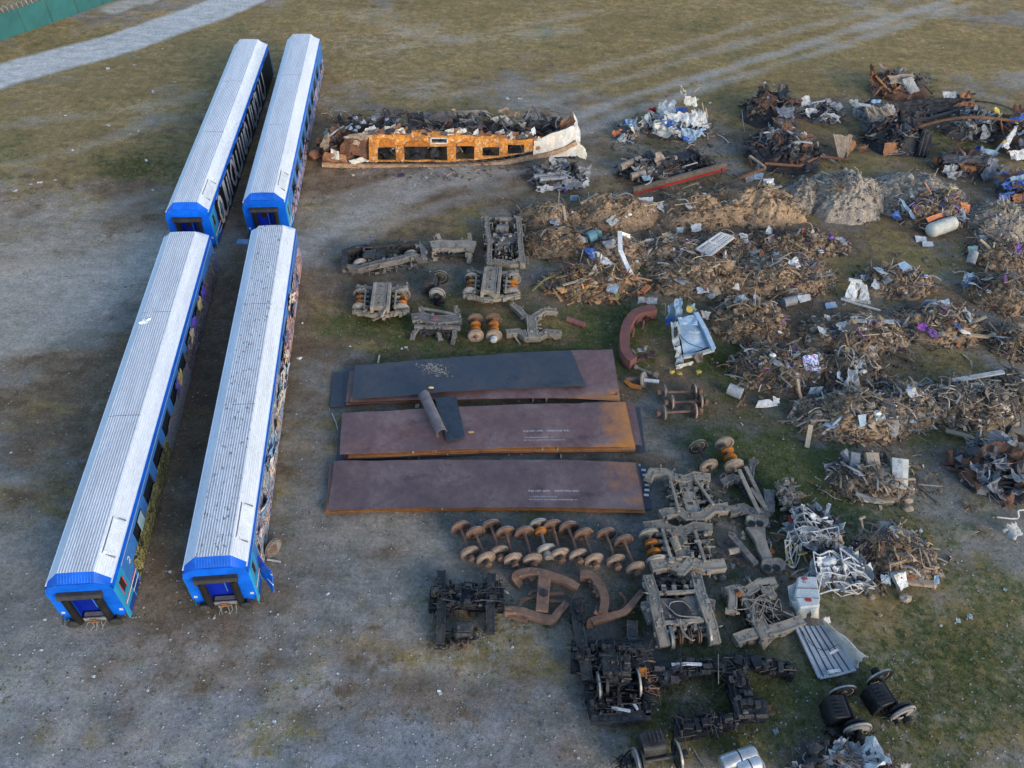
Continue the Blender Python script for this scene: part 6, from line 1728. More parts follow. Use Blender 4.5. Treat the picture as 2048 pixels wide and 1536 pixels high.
# interior: burnt floor and black debris behind the wall
mb = MB(); i0, i1 = b0 + bn * .3, b1 - bd * .8 + bn * .3
mb.sheet([i0, i1, i1 + bn * 2.9, i0 + bn * 2.9], 60, 12, .55, .9, 3, .05)
mb.build('burnt_floor', CM['k'], t)
far = [(240, 300), (450, 140), (700, 140), (900, 150), (1100, 140), (1400, 140), (1700, 190), (1830, 230)]
rr = random.Random(77)
mb = MB(); L0 = (b1 - b0).length
mb.sheet([b0 + bn * 2.8 + bd * 3.2, b1 + bn * 2.8 - bd * 2.6, b1 + bn * 2.6 - bd * 2.6 + V((0, 0, 2.0)), b0 + bn * 2.6 + bd * 3.2 + V((0, 0, 2.3))], 50, 8, .4, 1.3, 5, .05, .45)
mb.build('rear_wall', CM['k'], t)
def inside(x, y, z):
    q = c2((x, y))[0]; return P(q[0], q[1], z)
big = [((730, 155), (840, 150), (850, 240), (740, 250), 'k', 2.1), ((905, 180), (1040, 180), (1050, 280), (900, 280), 'r', 1.9), ((910, 145), (1040, 150), (1040, 215), (910, 215), 'd', 2.5), ((1085, 140), (1285, 140), (1280, 178), (1085, 180), 'g', 2.4), ((1085, 200), (1190, 200), (1190, 240), (1100, 240), 'g', 2.1), ((1130, 245), (1245, 245), (1250, 285), (1130, 290), 's', 1.9), ((1365, 180), (1400, 170), (1460, 225), (1430, 240), 'l', 2.3), ((1420, 150), (1500, 150), (1500, 190), (1420, 180), 't', 2.5),
       ((1635, 215), (1800, 225), (1780, 265), (1640, 260), 'o', 2.0), ((1560, 220), (1640, 225), (1640, 270), (1560, 260), 's', 2.0), ((500, 240), (640, 235), (620, 280), (520, 290), 'r', 2.1), ((590, 130), (700, 130), (690, 190), (600, 190), 'd', 2.5), ((1340, 135), (1420, 120), (1430, 155), (1350, 160), 't', 2.6), ((1650, 125), (1710, 130), (1715, 180), (1640, 180), 'e', 2.4), ((1300, 190), (1360, 180), (1350, 230), (1300, 220), 'l', 2.2), ((1500, 240), (1540, 215), (1540, 270), (1500, 260), 'l', 2.0)]
for k, (a, b, c, d, m, z) in enumerate(big):
    mb = MB(); mb.sheet([inside(*a, z), inside(*b, z + .1), inside(*c, z - .5), inside(*d, z - .5)], 5, 5, .14, 1.5, k + 50, .03, .12); mb.build('burnt_panel', CM[m], t)
for k in range(46):
    u = rr.uniform(.03, .93); v = rr.uniform(.4, 2.9); z = rr.uniform(.6, 2.3)
    p = b0 + bd * (u * L0) + bn * v + V((0, 0, z)); d = V((rr.gauss(0, 1), rr.gauss(0, .6), rr.gauss(0, .3))).normalized() * rr.uniform(.4, 1.2)
    MB().beam(smoothpath([p - d, p + V((rr.gauss(0, .15), 0, rr.gauss(0, .15))), p + d], 3), rr.uniform(.06, .18), .08).build('burnt_bar', CM[rr.choice('kkdgsrt')], t)
for k in range(34):
    u = rr.uniform(.02, .95); v = rr.uniform(.5, 2.8); z = rr.uniform(.4, 1.9)
    p = b0 + bd * (u * L0) + bn * v + V((0, 0, z)); d = V((rr.gauss(0, 1), rr.gauss(0, 1), rr.gauss(0, .6))).normalized() * rr.uniform(.3, .7); e = V((-d.y, d.x, rr.gauss(0, .3)))
    MB().sheet([p - d - e, p + d - e, p + d + e, p - d + e], 4, 4, .2, 2, k, .02, .3).build('burnt_sheet', CM[rr.choice('kkkddg')], t)
for k in range(70):      # torn edge of the roof along the wall
    x = rr.uniform(430, 1640); y = top_y(x); off = rr.uniform(-.15, .5)
    a = Wp(x, y + rr.uniform(-4, 8), off); w_ = rr.uniform(.15, .55); hh_ = rr.uniform(.1, .4)
    MB().sheet([a - bd * w_, a + bd * w_, a + bd * w_ * .8 + bn * rr.uniform(-.1, .5) + V((0, 0, hh_)), a - bd * w_ * .7 + bn * rr.uniform(-.1, .5) + V((0, 0, hh_ * rr.uniform(.2, 1)))], 4, 3, .12, 3, k, .02, .35).build('torn_roof_edge', CM[rr.choice('oortcdwkk')], t)
for k in range(60):      # junk heaped in the burnt-out body
    x = rr.uniform(220, 1780); y = rr.uniform(165, 300); z = 1.6 + (300 - y) / 135 * .6
    p = inside(x, y, z - rr.uniform(.1, .5)); d = V((rr.gauss(0, 1), rr.gauss(0, 1), rr.gauss(0, .5))).normalized() * rr.uniform(.2, .7); e = V((-d.y, d.x, rr.gauss(0, .3))) * rr.uniform(.4, 1)
    MB().sheet([p - d - e, p + d - e, p + d + e, p - d + e], 4, 4, .18, 2.5, k + 7, .02, .35).build('burnt_sheet', CM[rr.choice('kkkkddggrots')], t)
mb = MB()
for k in range(260):
    x = rr.uniform(160, 1800); y = rr.uniform(150, 310); z = 1.6 + (300 - y) / 135 * .6
    p = inside(x, y, z - rr.uniform(-.1, .5)); u = V((rr.gauss(0, 1), rr.gauss(0, 1), rr.gauss(0, .5))).normalized() * rr.uniform(.2, .9)
    mb.tube(smoothpath([p - u, p + V((rr.gauss(0, .2), rr.gauss(0, .2), rr.uniform(0, .3))), p + u], 3), rr.uniform(.015, .045), 4, col=rr.choice([(.03, .03, .03), (.06, .05, .05), (.14, .12, .11), (.22, .11, .06), (.3, .28, .26)]))
mb.build('burnt_wiring', TINT, t)['kind'] = 'stuff'
mb = MB()
for k in range(16):
    q = inside(rr.uniform(330, 650), rr.uniform(190, 285), rr.uniform(1.8, 2.2)); mb.lump(q, rr.uniform(.1, .3), k, (1, 1, .6), .6, 1, col=(.5, .5, .52))
mb.build('white_ash', TINT, t)['kind'] = 'stuff'
MB().lump(inside(100, 440, .4), .5, 3, (1, 1, .8), .4, 1).build('scorched_lump', CM['o'], t)
fill(t, 692, 306, 52, 24, 1.7, 'kkotrdoc', 18, 10, 60, 199, core='r')
S(t, 'k', [(672, 245, 2), (678, 225, 2.8), (682, 235, 2.6), (690, 250, 2)], .1, 4)

# --- white and blue crushed shell
t = frame_thing('crushed_shell', 'white and blue crushed carriage skin with a red scrap at its left', 'wreckage', 1330, 255)
fill(t, 1345, 262, 66, 17, 1.1, 'wwclgk', 16, 8, 50, 201, core='k', corek=.6)
fill(t, 1260, 268, 34, 14, .7, 'gpct', 5, 3, 20, 202, .7, core='d')
for k, (m, q) in enumerate([('w', [(1318, 205, 1.6), (1350, 200, 2.0), (1352, 238, 1.2), (1315, 235, .8)]), ('c', [(1368, 190, 2.2), (1396, 195, 2.0), (1395, 214, 1.5), (1372, 212, 1.5)]), ('w', [(1335, 222, 1.7), (1385, 228, 1.7), (1380, 255, .9), (1340, 248, .9)]), ('w', [(1382, 220, 1.9), (1412, 222, 1.8), (1418, 255, .6), (1385, 255, 1.0)]),
    ('c', [(1310, 245, 1.1), (1330, 240, 1.3), (1340, 268, .4), (1306, 268, .2)]), ('b', [(1322, 240, 1.3), (1350, 242, 1.3), (1356, 258, .9), (1330, 252, 1.0)]), ('w', [(1340, 258, .9), (1362, 260, .8), (1364, 276, .2), (1345, 268, .4)]), ('p', [(1364, 255, 1), (1415, 260, .8), (1380, 288, .1), (1366, 278, .1)]), ('b', [(1366, 272, .5), (1380, 276, .4), (1380, 286, .1), (1368, 282, .1)]),
    ('l', [(1258, 245, .9), (1282, 252, .8), (1275, 275, .1), (1250, 270, .1)]), ('c', [(1240, 268, .4), (1258, 265, .5), (1250, 285, .05), (1238, 286, .05)]), ('O', [(1225, 262, .5), (1242, 258, .6), (1243, 270, .2), (1228, 274, .1)]), ('c', [(1362, 170, 2.8), (1369, 178, 2.5), (1372, 190, 1.7), (1363, 186, 1.8)]), ('b', [(1245, 238, .7), (1268, 238, .8), (1262, 248, .4), (1248, 250, .4)]), ('R', [(1297, 216, 1.0), (1312, 214, 1.1), (1314, 232, .4), (1302, 232, .4)]), ('b', [(1350, 212, 1.6), (1372, 214, 1.6), (1376, 224, 1.4), (1352, 222, 1.4)])]):
    S(t, m, q, .22, 300 + k, 'crumpled_skin')
for p in ([(1384, 185, 2.2), (1400, 172, 2.6)], [(1405, 205, 2.6), (1408, 225, 1.8)], [(1412, 215, 2.4), (1416, 235, 1.6)]): beamP(t, 'bent_bar', CM['t'], p, .15, 1, .1)
# --- underframe with the red beam
t = frame_thing('underframe', 'overturned black underframe with a long red-striped side beam', 'wreckage', 1340, 355)
fill(t, 1300, 348, 66, 22, 1.0, 'kkdst', 12, 12, 60, 211, core='k')
fill(t, 1385, 335, 45, 10, .8, 'kkd', 6, 5, 30, 212, core='k')
ra, rb_ = P(1266, 376, .55), P(1452, 325, .95)
MB().beam([ra, (ra + rb_) / 2 + V((0, 0, .0)), rb_], .22, .75).build('side_beam', CM['e'], t)
f = V(((rb_ - ra).y, -(rb_ - ra).x, 0)).normalized() * .125
mb = MB(); mb.beam([ra + f - V((0, 0, .42)), (ra + rb_) / 2 + f - V((0, 0, .42)), rb_ + f - V((0, 0, .42))], .03, .22); mb.build('red_stripe', CM['R'], t)
for (x0, y0, z0, x1, y1, z1, r) in ((1240, 335, .9, 1280, 318, 1.0, .3), (1330, 322, .9, 1352, 316, .9, .22), (1262, 352, .7, 1290, 345, .8, .25)):
    MB().tube([P(x0, y0, z0), P(x1, y1, z1)], r, 12).build('cylinder', CM['t'], t, smooth=True)
for p in ([(1280, 330, 1.2), (1275, 345, .9), (1290, 350, 1.0)], [(1305, 355, 1.0), (1300, 365, .9), (1290, 370, .8)], [(1370, 332, 1.1), (1395, 325, 1.2)]): MB().tube(smoothpath(W(p, 1), 4), .05, 6).build('pipe', CM['l'], t)
S(t, 'p', [(1282, 352, .9), (1300, 350, .9), (1302, 360, .6), (1288, 362, .6)], .1, 9, 'blue_scrap'); S(t, 'k', [(1345, 305, .9), (1395, 300, .9), (1390, 318, .9), (1335, 325, .9)], .08, 10, 'dark_plate')
MB().tube(smoothpath(W([(1442, 330, .8), (1444, 345, .3), (1436, 356, .03)], 0), 4), .03, 5).build('hose', CM['k'], t)
# --- grey crushed chunk
t = frame_thing('crushed_chunk', 'grey crushed chunk with a torn white lower edge, left of the red-striped underframe', 'wreckage', 1115, 362)
fill(t, 1115, 362, 56, 20, 1.0, 'kdggs', 12, 10, 60, 221, core='d')
S(t, 'l', [(1070, 372, .5), (1100, 368, .6), (1108, 380, .1), (1075, 386, .05)], .15, 12); S(t, 'w', [(1138, 366, .6), (1176, 356, .7), (1178, 372, .3), (1140, 378, .2)], .2, 13, ragged=.35)
for k, p in enumerate([[(1068, 350), (1130, 345)], [(1075, 340), (1120, 336)], [(1080, 356), (1135, 352)]]): beamP(t, 'tube_bar', CM['g'], p, .3, 1.0, .2)
S(t, 'p', [(1125, 344, 1.1), (1150, 340, 1.1), (1152, 345, 1.0), (1128, 350, 1.0)], .05, 14, 'blue_scrap'); S(t, 'u', [(1126, 374, .4), (1136, 374, .4), (1134, 386, .05), (1128, 386, .05)], .1, 15, 'blue_cloth')
# --- dark block, upper right
t = frame_thing('crushed_block', 'dark brown crushed block with hanging threads, left of the white scraps', 'wreckage', 1540, 235)
fill(t, 1540, 235, 56, 24, 1.5, 'kkdre', 16, 8, 60, 231, core='k', corek=1.0)
S(t, 's', [(1550, 215, 1.7), (1588, 212, 1.7), (1588, 235, 1.5), (1560, 232, 1.6)], .1, 16); S(t, 'd', [(1545, 235, 1.4), (1590, 235, 1.4), (1588, 258, .2), (1550, 260, .2)], .2, 17)
MB().tube(W([(1484, 220, 1), (1486, 245, .5), (1490, 265, .02)], 0), .02, 5).build('thread', CM['l'], t)
# --- white scraps
t = frame_thing('scrap_cluster', 'cluster of bright white torn plates with dark bars, right of the dark block', 'wreckage', 1645, 225)
fill(t, 1642, 232, 46, 18, .6, 'kdgl', 8, 8, 60, 241, .8, core='d')
for k, (m, q) in enumerate([('w', [(1604, 195, 1.2), (1618, 190, 1.3), (1622, 208, .6), (1604, 214, .5)]), ('w', [(1608, 218, .8), (1634, 214, .9), (1632, 240, .2), (1612, 230, .4)]), ('w', [(1646, 222, .8), (1680, 232, .7), (1682, 246, .1), (1648, 236, .4)])]): S(t, m, q, .12, 340 + k)
for p in ([(1622, 205, .9), (1650, 200, 1)], [(1655, 222, .9), (1640, 232, .7)], [(1660, 208, .8), (1675, 220, .7)]): beamP(t, 'bent_bar', CM['l'], p, .12, .8, .1)
# --- rusty tangle
t = frame_thing('scrap_tangle', 'rusty tangle of beams and wires with a long orange beam pointing left', 'wreckage', 1560, 320)
fill(t, 1562, 312, 76, 40, 1.7, 'kkddrogl', 24, 20, 130, 251, core='k')
rr2 = random.Random(8)
for p in ([(1476, 356, .3), (1532, 334, .8)], [(1500, 310, 1.2), (1525, 328, 1.0), (1532, 334, .9)], [(1498, 312, 1.1), (1505, 330, .6)], [(1530, 325, 1.0), (1600, 330, .9), (1642, 308, .9)], [(1548, 285, 1.8), (1570, 310, 1.3)], [(1640, 310, 1.2), (1700, 318, .2)], [(1636, 283, 1.6), (1638, 310, .5)]): beamP(t, 'rusty_beam', CM[rr2.choice('otr')], p, rr2.uniform(.16, .26), 1, .16)
for q in ([(1590, 268, 1.7), (1615, 262, 1.8), (1612, 282, 1.4), (1588, 285, 1.4)], [(1575, 280, 1.6), (1595, 275, 1.6), (1592, 292, 1.1), (1578, 295, 1.1)]): S(t, 'l', q, .25, int(q[0][0]), ragged=.3)
S(t, 's', [(1492, 350, .4), (1510, 348, .4), (1508, 362, .05), (1490, 364, .05)], .12, 18); S(t, 'p', [(1506, 348, .4), (1530, 346, .5), (1522, 358, .1), (1508, 360, .1)], .08, 19)
# --- triangular piece
t = frame_thing('bodywork_corner', 'rusty tan triangular bodywork corner standing on its own', 'wreckage', 1690, 305)
S(t, 't', [(1668, 268, 1.7), (1706, 270, 1.6), (1694, 318, .1), (1676, 322, .05)], .12, 21, 'panel', ragged=.08); S(t, 'o', [(1700, 268, 1.6), (1713, 290, .9), (1690, 320, .05), (1692, 318, .2)], .1, 22, 'flange', ragged=.1); beamP(t, 'edge_bar', CM['t'], [(1668, 268, 1.75), (1680, 322, .1)], .16, 1, .12); S(t, 'o', [(1648, 312, .3), (1672, 318, .15), (1670, 322, .05), (1646, 318, .05)], .05, 23, 'strip')
# --- topmost rust wreck
t = frame_thing('crushed_shell', 'rusty crushed shell with a tall spike and a pale grey cylinder, topmost wreck', 'wreckage', 1800, 180)
fill(t, 1795, 182, 54, 20, 1.3, 'rrodkt', 16, 10, 60, 261, core='r')
S(t, 'r', [(1740, 125, 3.0), (1752, 140, 2.5), (1762, 170, 1.0), (1742, 168, 1.0)], .3, 24, 'spike', ragged=.3); S(t, 't', [(1775, 150, 1.9), (1830, 148, 2.0), (1825, 165, 1.4), (1780, 168, 1.3)], .2, 25); S(t, 'd', [(1838, 150, 2.0), (1860, 155, 1.6), (1845, 178, .8), (1836, 172, 1.0)], .25, 26, ragged=.3)
q0, q1 = P(1812, 160, 1.6), P(1838, 188, .5)
S(t, 'l', [(1808, 158, 1.9), (1826, 152, 1.9), (1842, 180, .9), (1822, 188, .7)], .12, 77, 'bent_casing', bend=.35, thick=.2, ragged=.05); S(t, 'l', [(1800, 152, 1.8), (1814, 158, 1.8), (1824, 188, .6), (1812, 180, .7)], .12, 78, 'bent_casing', ragged=.1); S(t, 'o', [(1762, 172, .9), (1790, 178, .8), (1788, 194, .1), (1764, 196, .1)], .2, 27); S(t, 'o', [(1786, 180, .9), (1808, 168, 1.3), (1812, 174, 1.0), (1790, 190, .5)], .1, 28)
for p in ([(1746, 192, .1), (1762, 172, 1)], [(1752, 150, 2), (1775, 175, 1)]): beamP(t, 'bent_bar', CM['o'], p, .2, 1, .14)
# --- grey crate
t = frame_thing('crate_wreck', 'pale crate-like wreck with parallel ribs and a white pipe on top', 'wreckage', 1750, 230)
fill(t, 1752, 230, 46, 18, .9, 'gtlk', 7, 6, 40, 271, .8, core='g')
S(t, 't', [(1732, 215, 1.3), (1775, 212, 1.3), (1795, 240, .7), (1745, 246, .5)], .12, 31); 
for k in range(4): beamP(t, 'rib', CM['t'], [(1733 + 14 * k, 214, 1.5), (1744 + 16 * k, 248 - k, .3)], .2, 1, .18)
beamP(t, 'white_pipe', CM['w'], [(1716, 206, 1.5), (1742, 210, 1.5)], .22, 1, .2); S(t, 'c', [(1700, 200, 1.2), (1716, 198, 1.4), (1716, 216, .8), (1702, 212, .8)], .2, 32); S(t, 'p', [(1742, 200, 1.4), (1764, 198, 1.5), (1760, 206, 1.3), (1744, 207, 1.3)], .1, 33)
S(t, 'l', [(1772, 205, 1.4), (1788, 210, 1.3), (1792, 228, .7), (1782, 226, .8)], .15, 34); MB().tube(smoothpath(W([(1714, 218, 1), (1712, 235, .3), (1716, 242, .03)], 0), 3), .02, 5).build('wire', CM['k'], t)
# --- flat black slab
t = frame_thing('floor_slab', 'flat blackened floor slab with a rusty right end, behind the crate wreck', 'wreckage', 1865, 215)
S(t, 'k', [(1790, 205, 1.1), (1945, 185, 1.3), (1935, 212, .8), (1800, 238, .3)], .30, 35, 'slab', n=18, ragged=.12, thick=.25, freq=3); S(t, 'o', [(1912, 208, 1.0), (1950, 200, 1.2), (1952, 216, .6), (1905, 218, .6)], .2, 36, 'rusty_end'); S(t, 'o', [(1918, 186, 1.6), (1940, 183, 1.8), (1942, 196, 1.3), (1920, 196, 1.3)], .15, 37, 'rusty_end'); beamP(t, 'post', CM['r'], [(1940, 180, 2.0), (1944, 200, 1.0)], .14, 1, .12); S(t, 'l', [(1886, 184, 1.6), (1915, 182, 1.5), (1912, 195, 1.2), (1890, 196, 1.2)], .15, 38)
beamP(t, 'edge', CM['d'], [(1800, 238, .3), (1860, 235, .5), (1930, 214, .75)], .3, 1, .3)
fill(t, 1830, 234, 40, 9, .5, 'kd', 4, 3, 20, 275, .7, core='k')
# --- dark block with upright black slab
t = frame_thing('crushed_block', 'black crushed block with an orange plate and an upright black cylinder at its right', 'wreckage', 1790, 285)
fill(t, 1785, 285, 66, 26, 1.4, 'kkkdr', 18, 8, 70, 281, core='k')
S(t, 'o', [(1770, 286, 1.0), (1808, 282, 1.1), (1800, 304, .3), (1766, 312, .1)], .08, 41, 'orange_plate', ragged=.08)
S(t, 'k', [(1846, 258, 1.7), (1868, 262, 1.5), (1852, 314, .15), (1832, 310, .2)], .16, 79, 'buckled_slab', thick=.4, ragged=.08); beamP(t, 'slab_rib', CM['d'], [(1852, 260, 1.75), (1838, 312, .25)], .12, 1, .1); beamP(t, 'slab_rib', CM['d'], [(1860, 262, 1.7), (1846, 313, .25)], .12, 1, .1); S(t, 't', [(1740, 268, .9), (1776, 262, 1.0), (1775, 275, .8), (1745, 278, .6)], .15, 42); S(t, 'g', [(1780, 252, 1.0), (1800, 248, 1.1), (1802, 258, .9), (1785, 262, .9)], .12, 43); S(t, 'r', [(1715, 296, .6), (1738, 288, .7), (1730, 302, .2), (1718, 304, .1)], .12, 44)
# --- long bent rails
t = frame_thing('bent_rail', 'long rust-brown bent rail arching over the right-hand tangle', 'rail', 1940, 245)
MB().beam(smoothpath(W([(1826, 254, .05), (1880, 240, .9), (1940, 232, 1.7), (2000, 236, 1.9), (2060, 246, 1.8)], 0), 5), .14, .18).build('rail', CM['o'], t)
t = frame_thing('bent_rail', 'thinner brown bent rail running from the slab to the right edge', 'rail', 2000, 215)
MB().beam(smoothpath(W([(1950, 200, .8), (1995, 206, 1.4), (2030, 220, 1.7), (2062, 238, 1.6)], 0), 5), .12, .15).build('rail', CM['e'], t)
# --- right tangles
t = frame_thing('scrap_tangle', 'grey and rusty scrap tangle under the long bent rail', 'wreckage', 1960, 270)
fill(t, 1950, 262, 70, 22, 1.2, 'kdglte', 16, 14, 120, 291, core='d')
t = frame_thing('scrap_tangle', 'scrap tangle with white, yellow and rusty sheets at the right edge', 'wreckage', 2020, 285)
fill(t, 2028, 282, 46, 40, 1.6, 'krogwby', 20, 14, 120, 292, core='r')
for k, (m, q) in enumerate([('w', [(2006, 292, 1.5), (2030, 252, 2.2), (2036, 262, 1.9), (2014, 298, 1.2)]), ('y', [(2005, 283, 1.2), (2016, 278, 1.4), (2012, 292, .9), (2005, 294, .9)]), ('r', [(2028, 210, 2.0), (2052, 216, 2.0), (2050, 250, 1.2), (2030, 240, 1.2)]), ('o', [(2036, 240, 1.8), (2056, 244, 1.8), (2054, 275, 1.0), (2040, 270, 1)]), ('p', [(1962, 294, 1.0), (1996, 303, .9), (1990, 312, .6), (1960, 305, .6)]), ('b', [(1950, 290, .9), (1965, 292, 1), (1965, 308, .4), (1948, 302, .4)]), ('w', [(2020, 302, .9), (2050, 298, 1), (2052, 320, .3), (2022, 318, .2)])]): S(t, m, q, .15, 360 + k)
# --- wreck 53
t = frame_thing('crushed_shell', 'rusty curled shell piece with pale grey torn skin in front, above the gravel heap', 'wreckage', 1930, 335)
fill(t, 1930, 335, 62, 22, .9, 'rrdso', 10, 8, 50, 301, core='d')
for k, (m, q) in enumerate([('d', [(1890, 308, 1.3), (1985, 312, 1.3), (1970, 325, 1.1), (1885, 325, 1.1)]), ('o', [(1920, 328, .9), (1965, 330, .9), (1968, 345, .4), (1925, 342, .5)]), ('s', [(1972, 322, 1.2), (1998, 320, 1.2), (1985, 360, .3), (1962, 362, .2)]), ('l', [(1888, 330, .8), (1915, 328, .9), (1910, 345, .3), (1886, 345, .3)]), ('l', [(1896, 345, .5), (1928, 342, .5), (1912, 362, .03), (1896, 356, .05)]), ('r', [(1866, 316, .9), (1885, 312, 1.0), (1882, 332, .2), (1868, 332, .2)])]): S(t, m, q, .16, 380 + k)
# --- blue wreck at the right edge
t = frame_thing('crushed_shell', 'dark blue crushed shell cut off by the right edge', 'wreckage', 2030, 385)
fill(t, 2035, 388, 42, 22, 1.2, 'bbkop', 10, 8, 40, 311, core='k')
for k, (m, q) in enumerate([('b', [(2004, 366, 1.2), (2060, 352, 1.6), (2060, 375, 1.2), (2008, 380, .8)]), ('p', [(2018, 355, 1.6), (2060, 348, 1.8), (2060, 356, 1.6), (2020, 362, 1.4)]), ('b', [(1998, 388, .7), (2030, 382, 1.0), (2024, 398, .2), (1996, 402, .1)]), ('o', [(2024, 392, .7), (2060, 380, 1.0), (2060, 400, .3), (2026, 405, .1)])]): S(t, m, q, .15, 390 + k)

# --- pale blue cab panel
t = frame_thing('crushed_cab', 'pale blue crushed cab panel with a cream side wall, left of the brown debris heaps', 'wreckage', 1382, 680)
S(t, 'p', [(1354, 640, 1.0), (1398, 628, 1.0), (1424, 690, .35), (1368, 712, .25)], .10, 51, 'panel', n=10, ragged=.03, freq=.9)
S(t, 'p', [(1357, 636, 1.2), (1392, 628, 1.2), (1396, 650, 1.05), (1360, 650, 1.05)], .08, 52, 'upper_panel', ragged=.05)
beamP(t, 'frame_bar', CM['p'], [(1392, 624, 1.3), (1412, 660, .95), (1428, 697, .55)], .32, 1, .25); beamP(t, 'frame_bar', CM['l'], [(1366, 712, .4), (1398, 706, .45), (1428, 697, .5)], .25, 1, .2)
S(t, 'c', [(1341, 645, 1.0), (1356, 643, 1.2), (1359, 690, .7), (1346, 692, .5)], .12, 53, 'side_wall', ragged=.1); S(t, 'k', [(1347, 655, 1.1), (1355, 654, 1.15), (1356, 672, 1.0), (1348, 674, 1.0)], .03, 54, 'opening')
S(t, 'l', [(1350, 690, .7), (1362, 690, .7), (1366, 728, .1), (1350, 732, .05)], .2, 55, 'torn_skin'); S(t, 'c', [(1352, 730, .3), (1385, 722, .4), (1384, 730, .1), (1352, 738, .05)], .12, 56, 'torn_edge'); S(t, 'e', [(1386, 710, .5), (1404, 706, .6), (1408, 726, .1), (1390, 724, .1)], .2, 57, 'torn_edge')
for k, (m, q) in enumerate([('p', [(1348, 600, 1.6), (1366, 596, 1.8), (1364, 640, .7), (1350, 640, .7)]), ('p', [(1336, 615, 1.0), (1352, 606, 1.3), (1350, 640, .4), (1330, 645, .1)]), ('b', [(1330, 640, .4), (1348, 632, .7), (1346, 648, .2), (1334, 652, .05)]), ('q', [(1372, 612, 1.4), (1390, 606, 1.6), (1392, 628, .9), (1374, 632, .8)]), ('l', [(1402, 622, .9), (1420, 624, .8), (1418, 640, .3), (1404, 636, .4)])]): S(t, m, q, .15, 400 + k, 'crumpled_skin')
MB().lathe([(.22, 0), (.22, .06)], P(1379, 619, 1.45), (0, -.6, 1), 12).build('yellow_cap', CM['y'], t)
MB().tube(smoothpath(W([(1358, 668, 1.02), (1375, 685, .85), (1404, 696, .62)], 0), 4), .025, 5).build('cable', CM['k'], t)
mb = MB(); mb.box(P(1389, 664, .96), (.75, .2, .02), Matrix.Rotation(-.12, 3, 'X')); mb.build('white_label', CM['w'], t)
MB().tube(smoothpath(W([(1322, 610, .3), (1330, 607, .5), (1331, 622, .3), (1328, 632, .03)], 0), 4), .025, 5).build('bent_wire', CM['l'], t)
for (x, y) in ((1344, 744), (1359, 747), (1397, 743)):
    mb = MB(); mb.lump(P(x, y, .1), .18, x, (1, .8, .5), .5, 1); tag(mb.build('foam_scrap', CM['y'], origin=tuple(P(x, y))), {1344: 'leftmost', 1359: 'middle', 1397: 'rightmost'}[x] + ' yellowish foam scrap on the ground below the pale blue cab panel', 'foam', 'foam scraps below the blue panel')

# --- white crushed space frames
t = frame_thing('crushed_framework', 'upper white crushed tubular framework with yellow bars at its left', 'wreckage', 1625, 1065)
c9 = cr(1440, 960, 3.656)
fill(t, 1622, 1068, 52, 38, 1.0, 'llwgkg', 18, 10, 80, 321, .8, core='d', corek=.8)
def frame_net(t, P4, nu, nv, zamp, r, m, seed, name='frame_tube'):
    rr = random.Random(seed)
    a, b, c, d = [P(*c9(p[:2])[0], p[2]) for p in P4]
    g = {}
    for j in range(nv + 1):
        for i in range(nu + 1):
            u, v = i / nu, j / nv
            g[i, j] = a * (1 - u) * (1 - v) + b * u * (1 - v) + c * u * v + d * (1 - u) * v + V((rr.gauss(0, .12), rr.gauss(0, .12), rr.gauss(0, zamp)))
    for j in range(nv + 1): MB().tube(smoothpath([g[i, j] for i in range(nu + 1)], 3), r, 6).build(name, m, t, smooth=True)
    for i in range(nu + 1): MB().tube([g[i, j] for j in range(nv + 1)], r * .8, 6).build(name, m, t, smooth=True)
    return g
frame_net(t, [(540, 200, 1.4), (640, 210, 1.4), (880, 420, 1.2), (560, 430, 1.2)], 5, 4, .14, .038, CM['l'], 5)
frame_net(t, [(470, 420, .9), (620, 330, 1.3), (560, 600, .3), (490, 620, .2)], 4, 5, .15, .036, CM['l'], 6)
for k, (m, q) in enumerate([('w', [(630, 220, 1.5), (690, 240, 1.5), (760, 300, 1.3), (680, 300, 1.3)]), ('w', [(690, 280, 1.4), (780, 260, 1.4), (800, 310, 1.1), (720, 320, 1.1)]), ('w', [(800, 290, 1.0), (890, 300, .9), (860, 340, .6), (800, 340, .8)]), ('l', [(570, 350, 1.25), (720, 340, 1.3), (840, 450, .9), (600, 430, 1.0)]), ('g', [(700, 420, 1.0), (830, 440, .9), (800, 490, .6), (680, 470, .7)]), ('t', [(830, 410, .9), (900, 420, .9), (890, 480, .3), (820, 490, .3)])]):
    S(t, m, [c9(p[:2])[0] + (p[2],) for p in q], .22, 420 + k, 'crumpled_skin', ragged=.2)
for p in ([(480, 450, .9), (500, 590, .2)], [(550, 460, .9), (560, 530, .5)], [(490, 580, .3), (540, 620, .1)], [(570, 545, .7), (640, 530, .7)]): beamP(t, 'yellow_bar', CM['y'], [c9(q[:2])[0] + (q[2],) for q in p], .1, 1, .08)
S(t, 'R', [(c9(q[:2])[0] + (q[2],)) for q in ((502, 268, 1.0), (528, 268, 1.0), (526, 318, .7), (504, 315, .7))], .05, 58, 'red_lamp')
t = frame_thing('crushed_framework', 'lower white crushed framework with open rectangular frames, above the grey panel', 'wreckage', 1690, 1155)
fill(t, 1680, 1150, 58, 34, .8, 'lwlgkg', 16, 8, 80, 322, .8, core='d', corek=.8)
frame_net(t, [(690, 530, 1.3), (900, 540, 1.3), (1120, 790, .7), (740, 800, .8)], 5, 4, .12, .042, CM['w2'], 7)
frame_net(t, [(880, 540, 1.5), (980, 580, 1.4), (1115, 750, .9), (1000, 700, 1.0)], 2, 5, .04, .05, CM['w2'], 8)
frame_net(t, [(780, 760, .9), (1110, 760, .9), (1120, 790, .25), (890, 860, .1)], 4, 2, .05, .042, CM['l'], 9)
